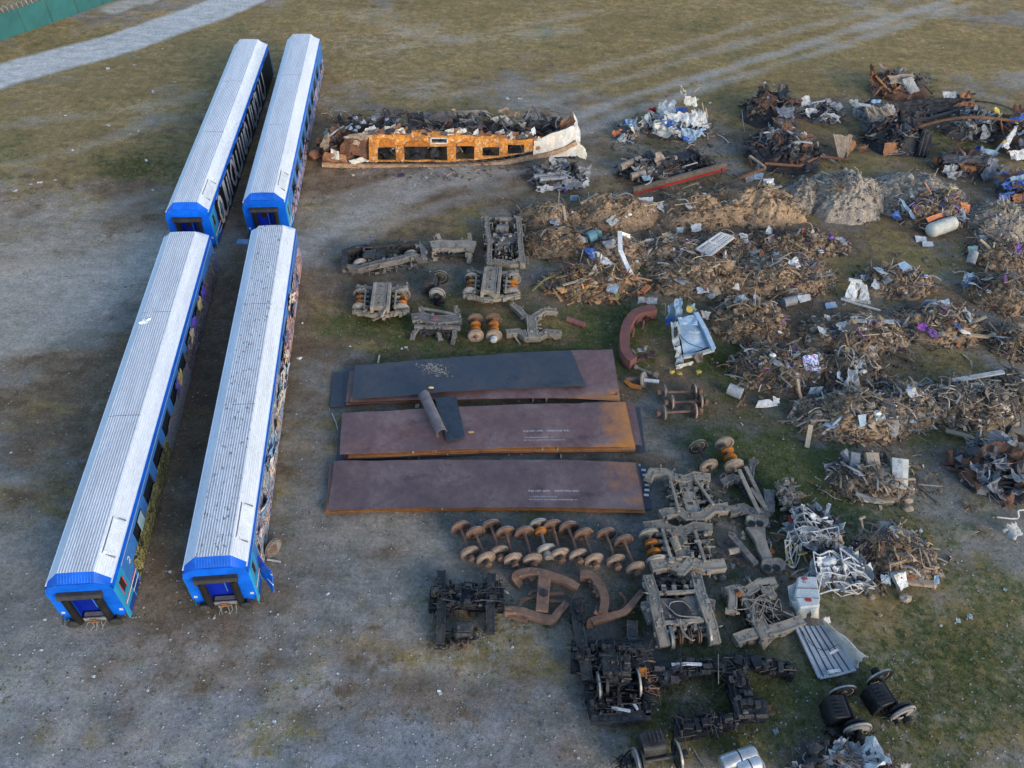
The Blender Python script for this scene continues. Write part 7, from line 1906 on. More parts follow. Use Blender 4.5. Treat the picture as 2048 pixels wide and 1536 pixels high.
for k, (m, q) in enumerate([('w', [(700, 560, 1.3), (850, 560, 1.3), (880, 640, 1.0), (720, 640, 1.0)]), ('w', [(740, 640, 1.1), (900, 640, 1.1), (930, 690, .9), (750, 690, .9)]), ('w', [(710, 690, 1.0), (820, 690, 1.0), (760, 780, .6), (720, 760, .6)]), ('g', [(830, 700, 1.0), (1050, 700, .9), (1050, 790, .4), (840, 810, .4)]), ('w', [(880, 590, 1.3), (960, 600, 1.2), (1000, 680, .9), (900, 670, .9)])]):
    S(t, m, [c9(p[:2])[0] + (p[2],) for p in q], .2, 430 + k, 'crumpled_skin', ragged=.12)
# --- grey box with red marks
t = frame_thing('grey_box', 'pale grey rounded box with red marks on top, below the white framework', 'equipment box', 1605, 1192)
bm_ = [(1597, 1152, 1.1), (1633, 1152, 1.1), (1641, 1195, 1.0), (1638, 1212, .9), (1600, 1216, .9), (1590, 1190, 1.0)]
top = W(bm_, 1); MB().prism(top, V((0, 0, -.75))).build('case', surf('grey_green_case', (.40, .43, .42), (.34, .36, .35), (.25, .22, .16), scale=1.2, rough=.5, spot=.7), t, bevel=.06)
S(t, 'l', [(1575, 1172, .9), (1592, 1166, 1.0), (1596, 1215, .4), (1580, 1214, .2)], .05, 61, 'side_flap', ragged=.04); S(t, 'c', [(1580, 1200, .8), (1620, 1208, .9), (1612, 1236, .1), (1592, 1232, .15)], .1, 62, 'lower_cover', ragged=.06, bend=.2); S(t, 'c', [(1622, 1214, .8), (1638, 1208, .8), (1638, 1238, .1), (1622, 1236, .1)], .08, 63, 'lower_cover', ragged=.05)
for (y0, x0, x1) in ((1176, 1592, 1637), (1195, 1592, 1641)): beamP(t, 'panel_joint', CM['k'], [(x0, y0, 1.07), (x1, y0 + 1, 1.07)], .03, 1.07, .03)
mb = MB(); mb.lathe([(.09, 0), (.09, .01)], P(1608, 1157, 1.108), (0, 0, 1), 10); mb.box(P(1609, 1157, 1.11), (.3, .1, .012)); mb.build('red_mark', CM['R'], t)
mb = MB(); mb.box(P(1617, 1200, .98), (.26, .16, .03)); mb.build('red_mark', CM['R'], t)
cu = bpy.data.curves.new('stencil_number', 'FONT'); cu.body = '42'; cu.size = .2; cu.extrude = .002
tmp = bpy.data.objects.new('tmp', cu); COL.objects.link(tmp); bpy.context.view_layer.update()
me = bpy.data.meshes.new_from_object(tmp.evaluated_get(bpy.context.evaluated_depsgraph_get())); bpy.data.objects.remove(tmp)
o = bpy.data.objects.new('stencil_number', me); COL.objects.link(o); me.materials.append(CM['k']); o.parent = t; o.location = P(1605, 1166, 1.11) - V(t['_o'])
# --- grey curved panel
t = frame_thing('curved_lining', 'large pale grey curved interior panel with dark ribs and an upturned side', 'wreckage', 1665, 1300)
M_PAN = surf('grey_lining', (.40, .42, .43), (.34, .35, .36), (.25, .23, .2), scale=1.0, rough=.55, spot=.7, bump=.1)
A_, B_, C_, D_ = (1592, 1252, .5), (1650, 1250, .5), (1712, 1338, .35), (1640, 1355, .25)
MB().sheet(W([A_, B_, C_, D_], 0), 8, 10, .05, .8, 3, .04, .02).build('panel', M_PAN, t)
MB().sheet(W([B_, (1648, 1240, 1.3), (1732, 1310, 1.1), C_], 0), 8, 6, .12, 1.2, 5, .04, .08).build('upturned_side', surf('stained_lining', (.46, .44, .40), (.36, .31, .25), (.22, .15, .1), scale=1.5, rough=.7), t)
for k in range(5):
    u = (k + .6) / 5.5
    f_ = lambda i, a, b: a[i] + (b[i] - a[i]) * u
    beamP(t, 'rib', CM['k'], [(f_(0, A_, B_), f_(1, A_, B_), f_(2, A_, B_) + .05), (f_(0, D_, C_), f_(1, D_, C_), f_(2, D_, C_) + .05)], .045, 1, .05)
beamP(t, 'edge_bar', M_LGREY, [A_, (1615, 1302, .4), D_], .14, 1, .12); beamP(t, 'edge_bar', M_LGREY, [D_, (1675, 1348, .32), C_], .14, 1, .1)
mb = MB(); mb.box(P(1668, 1303, .55), (.5, .12, .02), Matrix.Rotation(.5, 3, 'Z')); mb.box(P(1668, 1342, .38), (.65, .16, .02), Matrix.Rotation(.2, 3, 'Z')); mb.build('white_sticker', CM['w'], t)
MB().tube(smoothpath(W([(1604, 1262, .6), (1625, 1290, .55), (1650, 1300, .55), (1675, 1290, .6)], 0), 5), .015, 5).build('cable', CM['k'], t)
S(t, 'w', [(1648, 1236, 1.0), (1658, 1234, 1.1), (1662, 1246, .6), (1650, 1250, .6)], .05, 64, 'torn_corner')
# --- bottom-edge debris
t = frame_thing('scrap_pile', 'white sheeting and scrap pile cut off by the bottom edge', 'wreckage', 1700, 1532)
fill(t, 1690, 1545, 110, 34, .9, 'wlgkO', 10, 8, 80, 331, core='d')
for k, (m, q) in enumerate([('w', [(1712, 1520, .9), (1772, 1515, .9), (1778, 1540, .3), (1715, 1542, .3)]), ('w', [(1720, 1508, 1.1), (1742, 1502, 1.2), (1732, 1518, .9), (1722, 1520, .9)]), ('l', [(1600, 1532, .6), (1635, 1530, .7), (1636, 1545, .2), (1600, 1548, .2)]), ('l', [(1800, 1526, .6), (1825, 1532, .6), (1820, 1545, .1), (1802, 1545, .1)]), ('R', [(1670, 1520, .8), (1680, 1518, .8), (1680, 1526, .6), (1672, 1526, .6)])]): S(t, m, q, .12, 440 + k)
beamP(t, 'bar', CM['w'], [(1668, 1512, 1.0), (1696, 1524, 1.0), (1740, 1520, 1.0)], .1, 1, .08)
# --- dark rusty pile at the right
t = frame_thing('scrap_pile', 'dark rusty pile of curled steel sheets by the right edge', 'wreckage', 1985, 945)
fill(t, 1988, 948, 72, 54, 1.4, 'kddrrss', 34, 18, 70, 341, core='k')
for k, (m, q) in enumerate([('r', [(1888, 896, 1.0), (1902, 902, 1.0), (1912, 930, .3), (1900, 926, .4)]), ('o', [(1925, 918, 1.0), (1948, 912, 1.1), (1945, 932, .6), (1926, 932, .6)]), ('d', [(1890, 936, .4), (1930, 930, .5), (1948, 938, .3), (1900, 944, .1)]), ('s', [(1990, 880, 1.7), (2055, 900, 1.7), (2050, 918, 1.3), (1995, 900, 1.4)]), ('r', [(2004, 990, .9), (2028, 986, 1.0), (2030, 1018, .1), (2006, 1008, .2)]), ('s', [(1946, 972, .6), (2000, 968, .7), (1985, 982, .3), (1958, 992, .05)]), ('r', [(2032, 968, 1.2), (2060, 966, 1.2), (2060, 1010, .3), (2036, 1005, .3)]), ('o', [(2008, 925, 1.6), (2025, 920, 1.7), (2022, 938, 1.3), (2006, 940, 1.3)]), ('o', [(1980, 885, 1.6), (1996, 888, 1.6), (1994, 898, 1.4), (1980, 896, 1.4)]), ('r', [(2036, 868, 1.8), (2060, 872, 1.8), (2060, 886, 1.5), (2038, 884, 1.5)])]): S(t, m, q, .16, 450 + k, 'curled_sheet', bend=.2)
MB().tube(smoothpath(W([(1978, 934, 1.4), (1979, 952, 1.2), (1976, 963, 1.0), (1990, 962, 1.0)], 0), 4), .035, 5).build('white_wire', CM['w'], t)
mb = MB(); mb.tube(smoothpath(W([(1994, 1034, .1), (2035, 1037, .1), (2036, 1022, .4), (2048, 1020, .4), (2060, 1024, .2)], 0), 3), .05, 6); tag(mb.build('bent_rod', CM['w'], origin=tuple(P(2030, 1030))), 'white bent rod on the ground at the right edge', 'rod')
t = frame_thing('crumpled_sheet', 'pale crumpled metal sheet by the right edge below the bent rod', 'sheet', 2028, 1062); S(t, 'l', [(2010, 1052, .5), (2032, 1042, .8), (2048, 1066, .2), (2024, 1078, .05)], .15, 71, 'sheet', bend=.2); S(t, 'g', [(2005, 1058, .3), (2020, 1052, .5), (2018, 1070, .05), (2010, 1066, .05)], .1, 72, 'torn_corner')
# ------------------------------------------------------------------ heaps of earth and debris
SOIL = {
 'brown': surf('heap_brown_earth', (.31, .20, .115), (.21, .138, .08), (.38, .28, .19), scale=1.6, rough=1, bump=.8, fine=9, vary=.4, bscale=10),
 'gravel': surf('heap_grey_gravel', (.29, .235, .175), (.19, .16, .13), (.38, .335, .28), scale=1.8, rough=1, bump=.9, fine=11, vary=.45, bscale=14),
 'dark': surf('heap_dark_earth', (.18, .125, .08), (.11, .08, .054), (.25, .185, .12), scale=1.8, rough=1, bump=.8, fine=9, vary=.4, bscale=10),
}
PALS = {
 'brown': [((.30, .215, .14), 8), ((.22, .155, .10), 8), ((.15, .11, .08), 7), ((.40, .31, .21), 4), ((.07, .06, .052), 4), ((.26, .25, .24), 2), ((.58, .57, .55), 1)],
 'gravel': [((.26, .235, .20), 6), ((.18, .16, .135), 6), ((.36, .34, .30), 3), ((.10, .09, .08), 3), ((.5, .48, .45), 1), ((.24, .18, .12), 4)],
 'mixed': [((.30, .225, .15), 8), ((.20, .15, .105), 8), ((.12, .098, .08), 6), ((.38, .32, .25), 4), ((.06, .056, .055), 5), ((.30, .295, .29), 4), ((.60, .59, .58), 1.6), ((.24, .32, .42), .7), ((.17, .08, .24), .6), ((.33, .12, .06), .7)],
 'grey': [((.25, .22, .185), 6), ((.17, .15, .13), 7), ((.33, .30, .26), 5), ((.07, .066, .064), 5), ((.42, .40, .37), 2), ((.6, .6, .6), 1), ((.26, .32, .38), .5)],
 'timber': [((.34, .20, .10), 6), ((.24, .13, .075), 6), ((.38, .27, .17), 5), ((.15, .10, .07), 6), ((.07, .06, .05), 5), ((.30, .29, .28), 2), ((.16, .17, .07), 2)],
 'colour': [((.15, .14, .14), 6), ((.07, .065, .07), 6), ((.30, .27, .24), 4), ((.48, .46, .44), 3), ((.12, .10, .32), 2), ((.50, .22, .10), 2), ((.38, .34, .12), 1.5), ((.25, .35, .5), 1.5), ((.30, .2, .14), 3)],
}
def debris(mb, rr, spot, n, pal, size, drift=.25, earthy=0.0, soilcol=(.2, .14, .09)):
    cols = [c for c, w in pal]; ws = [w for c, w in pal]
    for k in range(n):
        p, nz_ = spot()
        c = rr.choices(cols, ws)[0]
        kk = rr.uniform(.55, 1.4); c = (c[0] * kk * 1.14, c[1] * kk * 1.03, c[2] * kk * .88)
        ty = rr.random()
        if rr.random() < earthy: ty, c = .99, (soilcol[0] * kk, soilcol[1] * kk, soilcol[2] * kk)
        sz0, size = size, size * (2.1 if rr.random() < .16 else 1.0)
        u = V((rr.gauss(0, 1), rr.gauss(0, 1), rr.gauss(0, .45))).normalized()
        if ty < .075:     # long curled fibre, root or strip
            L = rr.uniform(.35, .95) * (1.1 if sz0 > 1 else .95)
            w_ = V((-u.y, u.x, 0)) * rr.uniform(-.5, .5)
            pts = [p - u * L, p - u * L * .3 + w_ * L * .6 + V((0, 0, rr.uniform(.03, .3))), p + u * L * .4 + w_ * L * .5 + V((0, 0, rr.uniform(.03, .3))), p + u * L]
            for w0 in pts: w0.z = max(w0.z, .03)
            if rr.random() < .5: mb.tube(smoothpath(pts, 3), rr.uniform(.018, .035), 4, col=c, caps=False)
            else: mb.beam(smoothpath(pts, 3), rr.uniform(.05, .12), .02, col=c)
        elif ty < .5:      # stick or strip
            L = rr.uniform(.12, .55) * size * (1.8 if rr.random() < .1 else 1)
            a, b = p - u * L * .5, p + u * L * .5
            a.z = max(a.z, .02); b.z = max(b.z, .02)
            mb.beam([a, (a + b) / 2 + V((rr.gauss(0, .05), rr.gauss(0, .05), rr.uniform(0, .1))) * L, b], rr.uniform(.015, .055) * size, rr.uniform(.012, .03) * size, col=c)
        elif ty < .62:   # wire
            pts = [p + V((rr.gauss(0, drift), rr.gauss(0, drift), rr.uniform(0, .22))) * size for _ in range(3)]
            mb.tube(smoothpath(pts, 3), rr.uniform(.008, .018), 3, col=c, caps=False)
        elif ty < .84:   # flake
            v = V((-u.y, u.x, rr.gauss(0, .5))) * rr.uniform(.06, .2) * size
            u = u * rr.uniform(.06, .22) * size
            q = [p - u - v, p + u - v, p + u * rr.uniform(.4, 1) + v, p - u + v * rr.uniform(.5, 1)]
            m_ = (q[0] + q[2]) / 2 + V((0, 0, rr.uniform(.0, .08) * size))
            mb.add(q + [m_], [(0, 1, 4), (1, 2, 4), (2, 3, 4), (3, 0, 4)], c)
        elif ty < .90:   # crumpled chunk
            d_ = V((-u.y, u.x, rr.gauss(0, .4))) * rr.uniform(.10, .26) * sz0; u_ = u * rr.uniform(.12, .32) * sz0
            mb.sheet([p - u_ - d_, p + u_ - d_, p + u_ + d_, p - u_ + d_], 3, 3, .16, 4, k, .015, .35, col=c)
        else:            # clod
            mb.lump(p, rr.uniform(.04, .14) * size, k, (1, rr.uniform(.6, 1), .7), .6, 0, col=c)
        size = sz0
RED_B = surf('red_board', (.24, .10, .06), (.16, .075, .05), scale=4, rough=.9)
PLANK_P = surf('pale_timber', (.42, .32, .21), (.33, .25, .16), (.2, .15, .1), scale=3, rough=.9, stretch=(1, 6, 6))
PLANK_D = surf('dark_timber', (.12, .095, .075), (.08, .065, .055), scale=3, rough=.9, stretch=(1, 6, 6))
FOAM = surf('foam_white', (.66, .65, .62), (.52, .50, .46), scale=3, rough=.9)
def item(kind, p, a, rr, size=1.0):
    """one loose piece lying at p, pointing along angle a; returns name, category, mesh, material"""
    d = V((math.cos(a), math.sin(a), rr.uniform(-.25, .25))); e = V((-d.y, d.x, rr.uniform(-.3, .3)))
    p = p + V((0, 0, .06))
    mb = MB()
    def keep(pts):
        for w in pts: w.z = max(w.z, .04)
        return pts
    if kind in ('plank_p', 'plank_d', 'board'):
        L = rr.uniform(.6, 1.3) * size
        mb.beam(keep([p - d * L, p + d * L]), rr.uniform(.10, .2), .05)
        return 'plank', 'plank', mb, {'plank_p': PLANK_P, 'plank_d': PLANK_D, 'board': RED_B}[kind]
    if kind in ('strip_g', 'strip_r'):
        L = rr.uniform(.5, 1.0) * size
        pts = keep([p - d * L, p - d * L * .3 + V((0, 0, .3)), p + d * L * .4 + e * .25 + V((0, 0, .25)), p + d * L + e * .1])
        mb.beam(smoothpath(pts, 4), .11, .03); return 'metal_strip', 'metal strip', mb, CM['g' if kind == 'strip_g' else 'r']
    if kind in ('cable_k', 'hose_t'):
        pts = keep([p - d * .9, p - d * .3 + e * .4 + V((0, 0, .25)), p + d * .2 - e * .3 + V((0, 0, .3)), p + d * .6 + e * .2 + V((0, 0, .1)), p + d * 1.0])
        mb.tube(smoothpath(pts, 5), .03 if kind == 'cable_k' else .04, 5); return ('cable' if kind == 'cable_k' else 'hose'), ('cable' if kind == 'cable_k' else 'hose'), mb, CM['k' if kind == 'cable_k' else 't']
    if kind[:5] == 'panel' or kind in ('cloth', 'sheet_k'):
        w, h = rr.uniform(.28, .55) * size, rr.uniform(.2, .4) * size
        q = keep([p - d * w - e * h, p + d * w - e * h, p + d * w + e * h + V((0, 0, .2)), p - d * w + e * h + V((0, 0, .2))])
        m = {'panel_l': 'l', 'panel_w': 'w', 'panel_b': 'p', 'cloth': 'u', 'sheet_k': 'd'}[kind]
        mb.sheet(q, 5, 5, .2 if kind == 'cloth' else .1, 3 if kind == 'cloth' else 1.6, rr.random() * 50, .025, .2)
        return ('cloth' if kind == 'cloth' else 'panel_scrap'), ('cloth' if kind == 'cloth' else 'panel scrap'), mb, CM[m]
    if kind == 'foam':
        mb.lump(p + V((0, 0, .05)), rr.uniform(.14, .24) * size, rr.random() * 50, (1, .7, .6), .45, 1); return 'foam_block', 'foam', mb, FOAM
    if kind == 'drum':
        mb.tube(keep([p - d * .32 * size + V((0, 0, .18)), p + d * .32 * size + V((0, 0, .18))]), .2 * size, 12); return 'drum', 'drum', mb, CM['g']
    if kind == 'stone':
        mb.lump(p + V((0, 0, .05)), rr.uniform(.2, .3) * size, rr.random() * 50, (1, .8, .7), .3, 1); return 'stone', 'stone', mb, SOIL['gravel']
    mb.beam(keep([p - d * .9 * size, p + d * .9 * size + V((0, 0, .3))]), .05, .05); return 'stick', 'stick', mb, PLANK_P
KLAB = {'plank_p': 'pale splintered plank', 'plank_d': 'dark weathered plank', 'board': 'reddish brown board', 'strip_g': 'curved grey metal strip', 'strip_r': 'twisted rusty strip', 'cable_k': 'looping black cable',
        'hose_t': 'looping tan hose', 'panel_l': 'crumpled light grey panel scrap', 'panel_w': 'small white panel scrap', 'panel_b': 'pale blue panel scrap', 'cloth': 'dirty purple cloth scrap', 'sheet_k': 'torn dark sheet scrap',
        'foam': 'dirty white foam block', 'drum': 'dented grey drum', 'stone': 'large pale stone', 'stick': 'long thin pale stick'}
GRPN = {'plank': 'planks lying on the debris heaps', 'metal_strip': 'metal strips on the debris heaps', 'cable': 'cables on the debris heaps', 'hose': 'hoses on the debris heaps', 'panel_scrap': 'panel scraps on the debris heaps', 'cloth': 'cloth scraps on the debris heaps',
        'foam_block': 'foam blocks on the debris heaps', 'drum': 'drums on the debris heaps', 'stone': 'stones on the debris heaps', 'stick': 'sticks on the debris heaps'}
WOODY = ['plank_p', 'plank_d', 'stick', 'strip_g', 'foam', 'panel_l', 'cable_k', 'hose_t']
MIXED = ['plank_p', 'plank_d', 'stick', 'strip_g', 'strip_r', 'foam', 'panel_l', 'panel_w', 'cable_k', 'hose_t', 'sheet_k']
EARTH = {'brown': (.45, 1.1), 'gravel': (.65, 1.3), 'mixed': (.34, 1.0), 'grey': (.34, 1.0), 'timber': (.12, 1.0), 'colour': (.1, 1.0)}
heap_n = [0]
def heap(label, short, cx, cy, rx, ry, h, soil, pal, nbits, kinds, size=1.0, lump=.35, sharp=1.2):
    heap_n[0] += 1
    seed = heap_n[0] * 7 + 3
    rr = random.Random(seed)
    rx, ry = rx * .95, ry * .88
    mb, o, ax, ay, hh = mound_mb(cx, cy, rx, ry, h, seed, 30, 84, False, lump, sharp * .72)
    t = thing('debris_heap' if pal != 'gravel' else 'gravel_heap', label, 'heap', (o.x, o.y, 0), 'heaps of earth and debris on the right')
    mb.build('earth_mound', SOIL[soil], t, smooth=False)
    def spot(k=1.0):
        a, r = rr.uniform(0, 6.283), (rr.random() ** .6) * k
        x, y = o.x + ax * r * math.cos(a), o.y + ay * r * math.sin(a)
        return V((x, y, max(.02, hh(x, y)) + rr.uniform(0, .06))), None
    mb = MB()
    debris(mb, rr, lambda: spot(1.04), int(nbits * EARTH[pal][1]), PALS[pal], size, .25, EARTH[pal][0], {'brown': (.26, .175, .105), 'gravel': (.27, .235, .19), 'dark': (.17, .12, .08)}[soil])
    d = mb.build('small_debris', TINT, t); d['kind'] = 'stuff'
    for k in kinds:
        p, _ = spot(.88)
        nm, cat, m, mt = item(k, p, rr.uniform(0, 3.14), rr, size)
        tag(m.build(nm, mt, origin=tuple(p)), (KLAB[k] if len(KLAB[k].split()) + len(short.split()) < 14 else ' '.join(KLAB[k].split()[-3:])) + ' on the ' + short, cat, GRPN[nm])
    return hh
B = 'brown'
heap('brown strawy heap at the left end of the rear row, behind the upright bogie frame', 'leftmost brown heap of the rear row', 1098, 440, 74, 32, 1.15, B, B, 420, WOODY[:6])
heap('brown heap with a tan board stack on top, second in the rear row', 'second brown heap of the rear row', 1225, 430, 90, 38, 1.5, B, B, 420, WOODY + ['panel_b'])
heap('brown heap with pale bits, third in the rear row', 'third brown heap of the rear row', 1388, 432, 80, 38, 1.45, B, B, 380, WOODY[1:] + ['panel_w'])
heap('tall brown heap with long sticks, fourth in the rear row', 'tall brown heap with long sticks', 1510, 420, 104, 44, 1.85, B, B, 380, ['plank_p', 'stick', 'foam', 'hose_t', 'panel_w', 'strip_r'])
heap('low greyish heap between the tall brown heap and the big gravel heap', 'low greyish heap of the rear row', 1612, 400, 70, 34, 1.4, 'gravel', 'gravel', 260, ['stick', 'plank_p'])
heap('big pale brown gravel heap with dry stalks on its top', 'big gravel heap', 1690, 404, 92, 48, 2.1, 'gravel', 'gravel', 520, ['stone', 'plank_p'], .8, .3, 1.0)
heap('wide grey gravel heap behind the colourful scrap', 'wide grey gravel heap', 1828, 396, 108, 48, 1.6, 'gravel', 'gravel', 420, ['stone', 'stick'], .8)
heap('grey gravel heap at the right end of the rear row', 'gravel heap ending the rear row', 2000, 446, 80, 40, 1.4, 'gravel', 'gravel', 520, ['stone', 'stick', 'panel_l'], .8)
heap('colourful tangle of scrap with orange and blue pieces in front of grey gravel', 'colourful scrap tangle', 1858, 428, 80, 36, 1.7, 'dark', 'colour', 1400, ['strip_g', 'panel_w', 'cable_k', 'sheet_k', 'plank_p', 'foam', 'cloth', 'panel_b', 'strip_r'], 1.0)
heap('brown twiggy heap beside the upright bogie frame', 'twiggy heap beside the upright bogie frame', 1120, 492, 76, 36, 1.2, B, B, 900, WOODY + ['sheet_k'])
heap('brown heap under the white bent pole', 'heap under the white bent pole', 1235, 508, 72, 36, 1.0, B, 'mixed', 750, MIXED[:8])
heap('heap of rusty boards, timber and branches behind the red pipe', 'rusty timber heap', 1185, 572, 106, 36, 1.2, 'dark', 'timber', 1100, ['plank_p', 'plank_d', 'board', 'strip_r', 'stick', 'panel_b', 'hose_t', 'sheet_k', 'stone'], 1.25)
heap('brown debris heap left of the slatted white panel', 'heap left of the slatted white panel', 1345, 505, 70, 36, .9, B, 'mixed', 750, MIXED)
heap('debris heap under the slatted white panel', 'heap under the slatted white panel', 1455, 502, 70, 34, .9, B, 'mixed', 700, MIXED[2:])
heap('low debris heap at the right end of the second row', 'low heap at the right end of the second row', 1590, 490, 110, 30, .9, B, 'mixed', 850, MIXED + ['cloth'])
heap('tan rooty heap behind the pale blue cab', 'tan rooty heap behind the blue cab', 1400, 560, 110, 44, 1.3, B, 'brown', 1300, WOODY + ['panel_w', 'strip_r'], 1.1)
heap('rooty debris heap with the two small drums in front', 'rooty heap behind the small drums', 1560, 556, 110, 46, 1.2, B, 'mixed', 1200, MIXED, 1.05)
heap('strawy brown heap right of the pale blue cab', 'strawy heap right of the blue cab', 1500, 648, 78, 52, 1.5, B, B, 1200, WOODY + ['cloth', 'panel_w'], 1.1)
heap('low brown heap with a cream panel on its right', 'low heap beside the cream panel', 1790, 566, 80, 36, .8, B, 'mixed', 600, MIXED[:9])
heap('debris heap at the right edge under the end gravel heap', 'upper debris heap at the right edge', 1998, 515, 66, 42, 1.2, B, 'mixed', 700, MIXED + ['cloth'])
heap('brown debris heap at the right edge with a coil spring', 'debris heap with the coil spring', 2002, 590, 70, 46, 1.3, B, 'mixed', 800, MIXED[1:])
heap('debris heap with a long grey plank across it', 'heap under the long grey plank', 1710, 672, 110, 44, 1.1, B, 'mixed', 1100, MIXED + ['stone'], 1.05)
heap('debris heap with bright purple cloth', 'heap with the purple cloth', 1880, 655, 100, 46, 1.1, B, 'mixed', 1000, MIXED + ['stone'])
heap('debris heap at the right edge, lower middle', 'middle debris heap at the right edge', 2025, 690, 50, 42, 1.0, 'dark', 'mixed', 600, MIXED[:8])
heap('wide brown heap with the printed sack', 'wide heap with the printed sack', 1570, 740, 116, 56, 1.3, 'dark', 'mixed', 1400, MIXED, 1.05)
heap('brown heap with the white crumpled bag', 'heap with the white crumpled bag', 1690, 752, 84, 48, 1.3, 'dark', 'mixed', 900, MIXED[1:])
heap('big earthy debris heap in front of the printed sack', 'big earthy heap in front of the sack', 1700, 838, 124, 54, 1.6, B, 'grey', 1700, ['plank_p', 'strip_g', 'stick', 'panel_b', 'sheet_k', 'foam', 'plank_d', 'hose_t', 'stone'], 1.05)
heap('earthy debris heap behind the two grey slabs', 'earthy heap behind the grey slabs', 1810, 820, 80, 48, 1.4, B, 'grey', 1000, MIXED[:8])
heap('greyish debris heap in front of the long pale beam', 'greyish heap in front of the pale beam', 1935, 812, 110, 52, 1.4, 'dark', 'grey', 1500, ['plank_p', 'strip_g', 'stick', 'panel_w', 'sheet_k', 'foam', 'cloth', 'stone'])
heap('debris heap at the right edge behind the dark rusty pile', 'heap behind the dark rusty pile', 2030, 778, 50, 34, 1.1, 'dark', 'grey', 600, MIXED[:7])
heap('earthy pile packed round upright tan slabs, right of the wheelsets', 'earthy pile with upright slabs', 1742, 962, 88, 46, 1.1, 'dark', 'grey', 900, ['plank_p', 'plank_d', 'sheet_k', 'panel_l', 'stick', 'strip_g', 'stone'])
heap('brown debris heap right of the white crushed frameworks', 'heap right of the white frameworks', 1788, 1115, 84, 56, 1.4, B, 'mixed', 1200, ['plank_p', 'stick', 'panel_l', 'foam', 'sheet_k', 'hose_t', 'strip_g', 'strip_r'])
# bits trodden into the ground between the heaps
rr = random.Random(99)
mb = MB()
zones = [(1340, 520, 330, 90), (1600, 650, 220, 120), (1800, 620, 230, 120), (1700, 800, 280, 90), (1980, 600, 90, 160), (1780, 1110, 130, 80), (1760, 960, 130, 60), (1300, 455, 260, 20), (1560, 300, 160, 70), (1900, 290, 150, 90), (1330, 270, 130, 50), (1340, 360, 130, 30), (900, 340, 260, 25), (1600, 1080, 90, 120), (1460, 1130, 160, 160)]
def gspot():
    x, y, rx, ry = rr.choice(zones); a, r = rr.uniform(0, 6.283), rr.random() ** .6
    p = P(x + rx * r * math.cos(a), y + ry * r * math.sin(a)); p.z = ground_z(p.x, p.y) + .03
    return p, None
debris(mb, rr, gspot, 3000, PALS['mixed'], .8, .2, .25, (.2, .15, .1))
tag(mb.build('scattered_debris', TINT), 'small bits of scrap and soil strewn between the heaps', 'debris', kind='stuff')
# dry stalks on the gravel heap and dry tufts
def stalks(label, px, py, z, n, s):
    mb = MB(); p = P(px, py, z); rr = random.Random(px)
    for k in range(n):
        d = V((rr.gauss(0, 1), rr.gauss(0, .7), rr.uniform(-.1, .9))).normalized() * rr.uniform(.4, 1.2) * s
        mb.tube([p + V((rr.gauss(0, .1), rr.gauss(0, .1), 0)), p + d * .6 + V((0, 0, .08)), p + d], .016, 3, col=rr.choice([(.36, .26, .15), (.25, .17, .10), (.18, .12, .08)]))
    tag(mb.build('dry_stalks', TINT, origin=tuple(p)), label, 'dry plant')
stalks('dry brown stalks on top of the big gravel heap', 1680, 378, 2.0, 40, 1.3)
stalks('dry tuft of grass on the ground left of the dark rusty pile', 1938, 1015, .0, 26, .6); stalks('second dry tuft of grass below the first one near the dark rusty pile', 1962, 1065, .0, 20, .6)

# ------------------------------------------------------------------ loose pieces one can pick out
def lone(name, label, cat, m, q, amp=.08, n=6, ragged=.08, seed=1, **k):
    pts = [P(p[0], p[1], p[2]) for p in q]
    c = sum(pts, V((0, 0, 0))) / len(pts)
    o = MB().sheet(pts, n, n, amp, k.pop('freq', 1.5), seed, k.pop('thick', .04), ragged, k.pop('bend', 0)).build(name, m, origin=(c.x, c.y, 0))
    return tag(o, label, cat)
def lonebeam(name, label, cat, m, pts, w, h, z=.5):
    pts = W(pts, z); c = pts[len(pts) // 2]
    return tag(MB().beam(pts, w, h).build(name, m, origin=(c.x, c.y, 0)), label, cat)
def lonetube(name, label, cat, m, pts, r, z=.4, n=12, smooth=True):
    pts = W(pts, z); c = pts[0]
    return tag(MB().tube(pts, r, n).build(name, m, origin=(c.x, c.y, 0), smooth=smooth), label, cat)
lonebeam('bent_pole', 'white bent pole standing out of the heaps behind the rusty timber', 'pole', CM['w'], [(1240, 462, 2.1), (1241, 500, 1.6), (1253, 528, 1.0), (1258, 540, .9)], .3, .2)
lonebeam('white_post', 'white post piece continuing below the bent pole', 'post', CM['w'], [(1257, 536, .9), (1268, 556, .6)], .32, .22); lonebeam('white_block', 'white end cap below the bent pole', 'cap', CM['w'], [(1270, 562, .5), (1276, 578, .25)], .38, .25)
lone('crumpled_skin', 'blue and white crumpled skin left of the white bent pole', 'sheet', CM['b'], [(1168, 500, 1.0), (1190, 498, 1.1), (1216, 526, .8), (1186, 526, .7)], .3, seed=2, ragged=.2); lone('crumpled_skin', 'pale crumpled skin below the blue and white one', 'sheet', CM['w'], [(1176, 506, 1.1), (1196, 505, 1.1), (1236, 530, .8), (1205, 530, .8)], .3, seed=3, ragged=.25)
lone('grey_sheet', 'grey bent sheet behind the blue and white skin', 'sheet', CM['g'], [(1205, 482, 1.2), (1225, 478, 1.3), (1240, 492, .9), (1214, 498, .9)], .2, seed=4)
t = frame_thing('teal_drum', 'teal green crushed drum among the heaps', 'drum', 1185, 480)
MB().tube([P(1176, 476, .9), P(1190, 470, 1.0)], .42, 14).build('body', CM['q'], t, smooth=True); S(t, 'q', [(1190, 456, 1.5), (1204, 462, 1.4), (1204, 474, 1.0), (1192, 474, 1.0)], .15, 3, 'torn_lid')
t = frame_thing('slatted_panel', 'slatted white metal panel tilted on a debris heap', 'panel', 1430, 495)
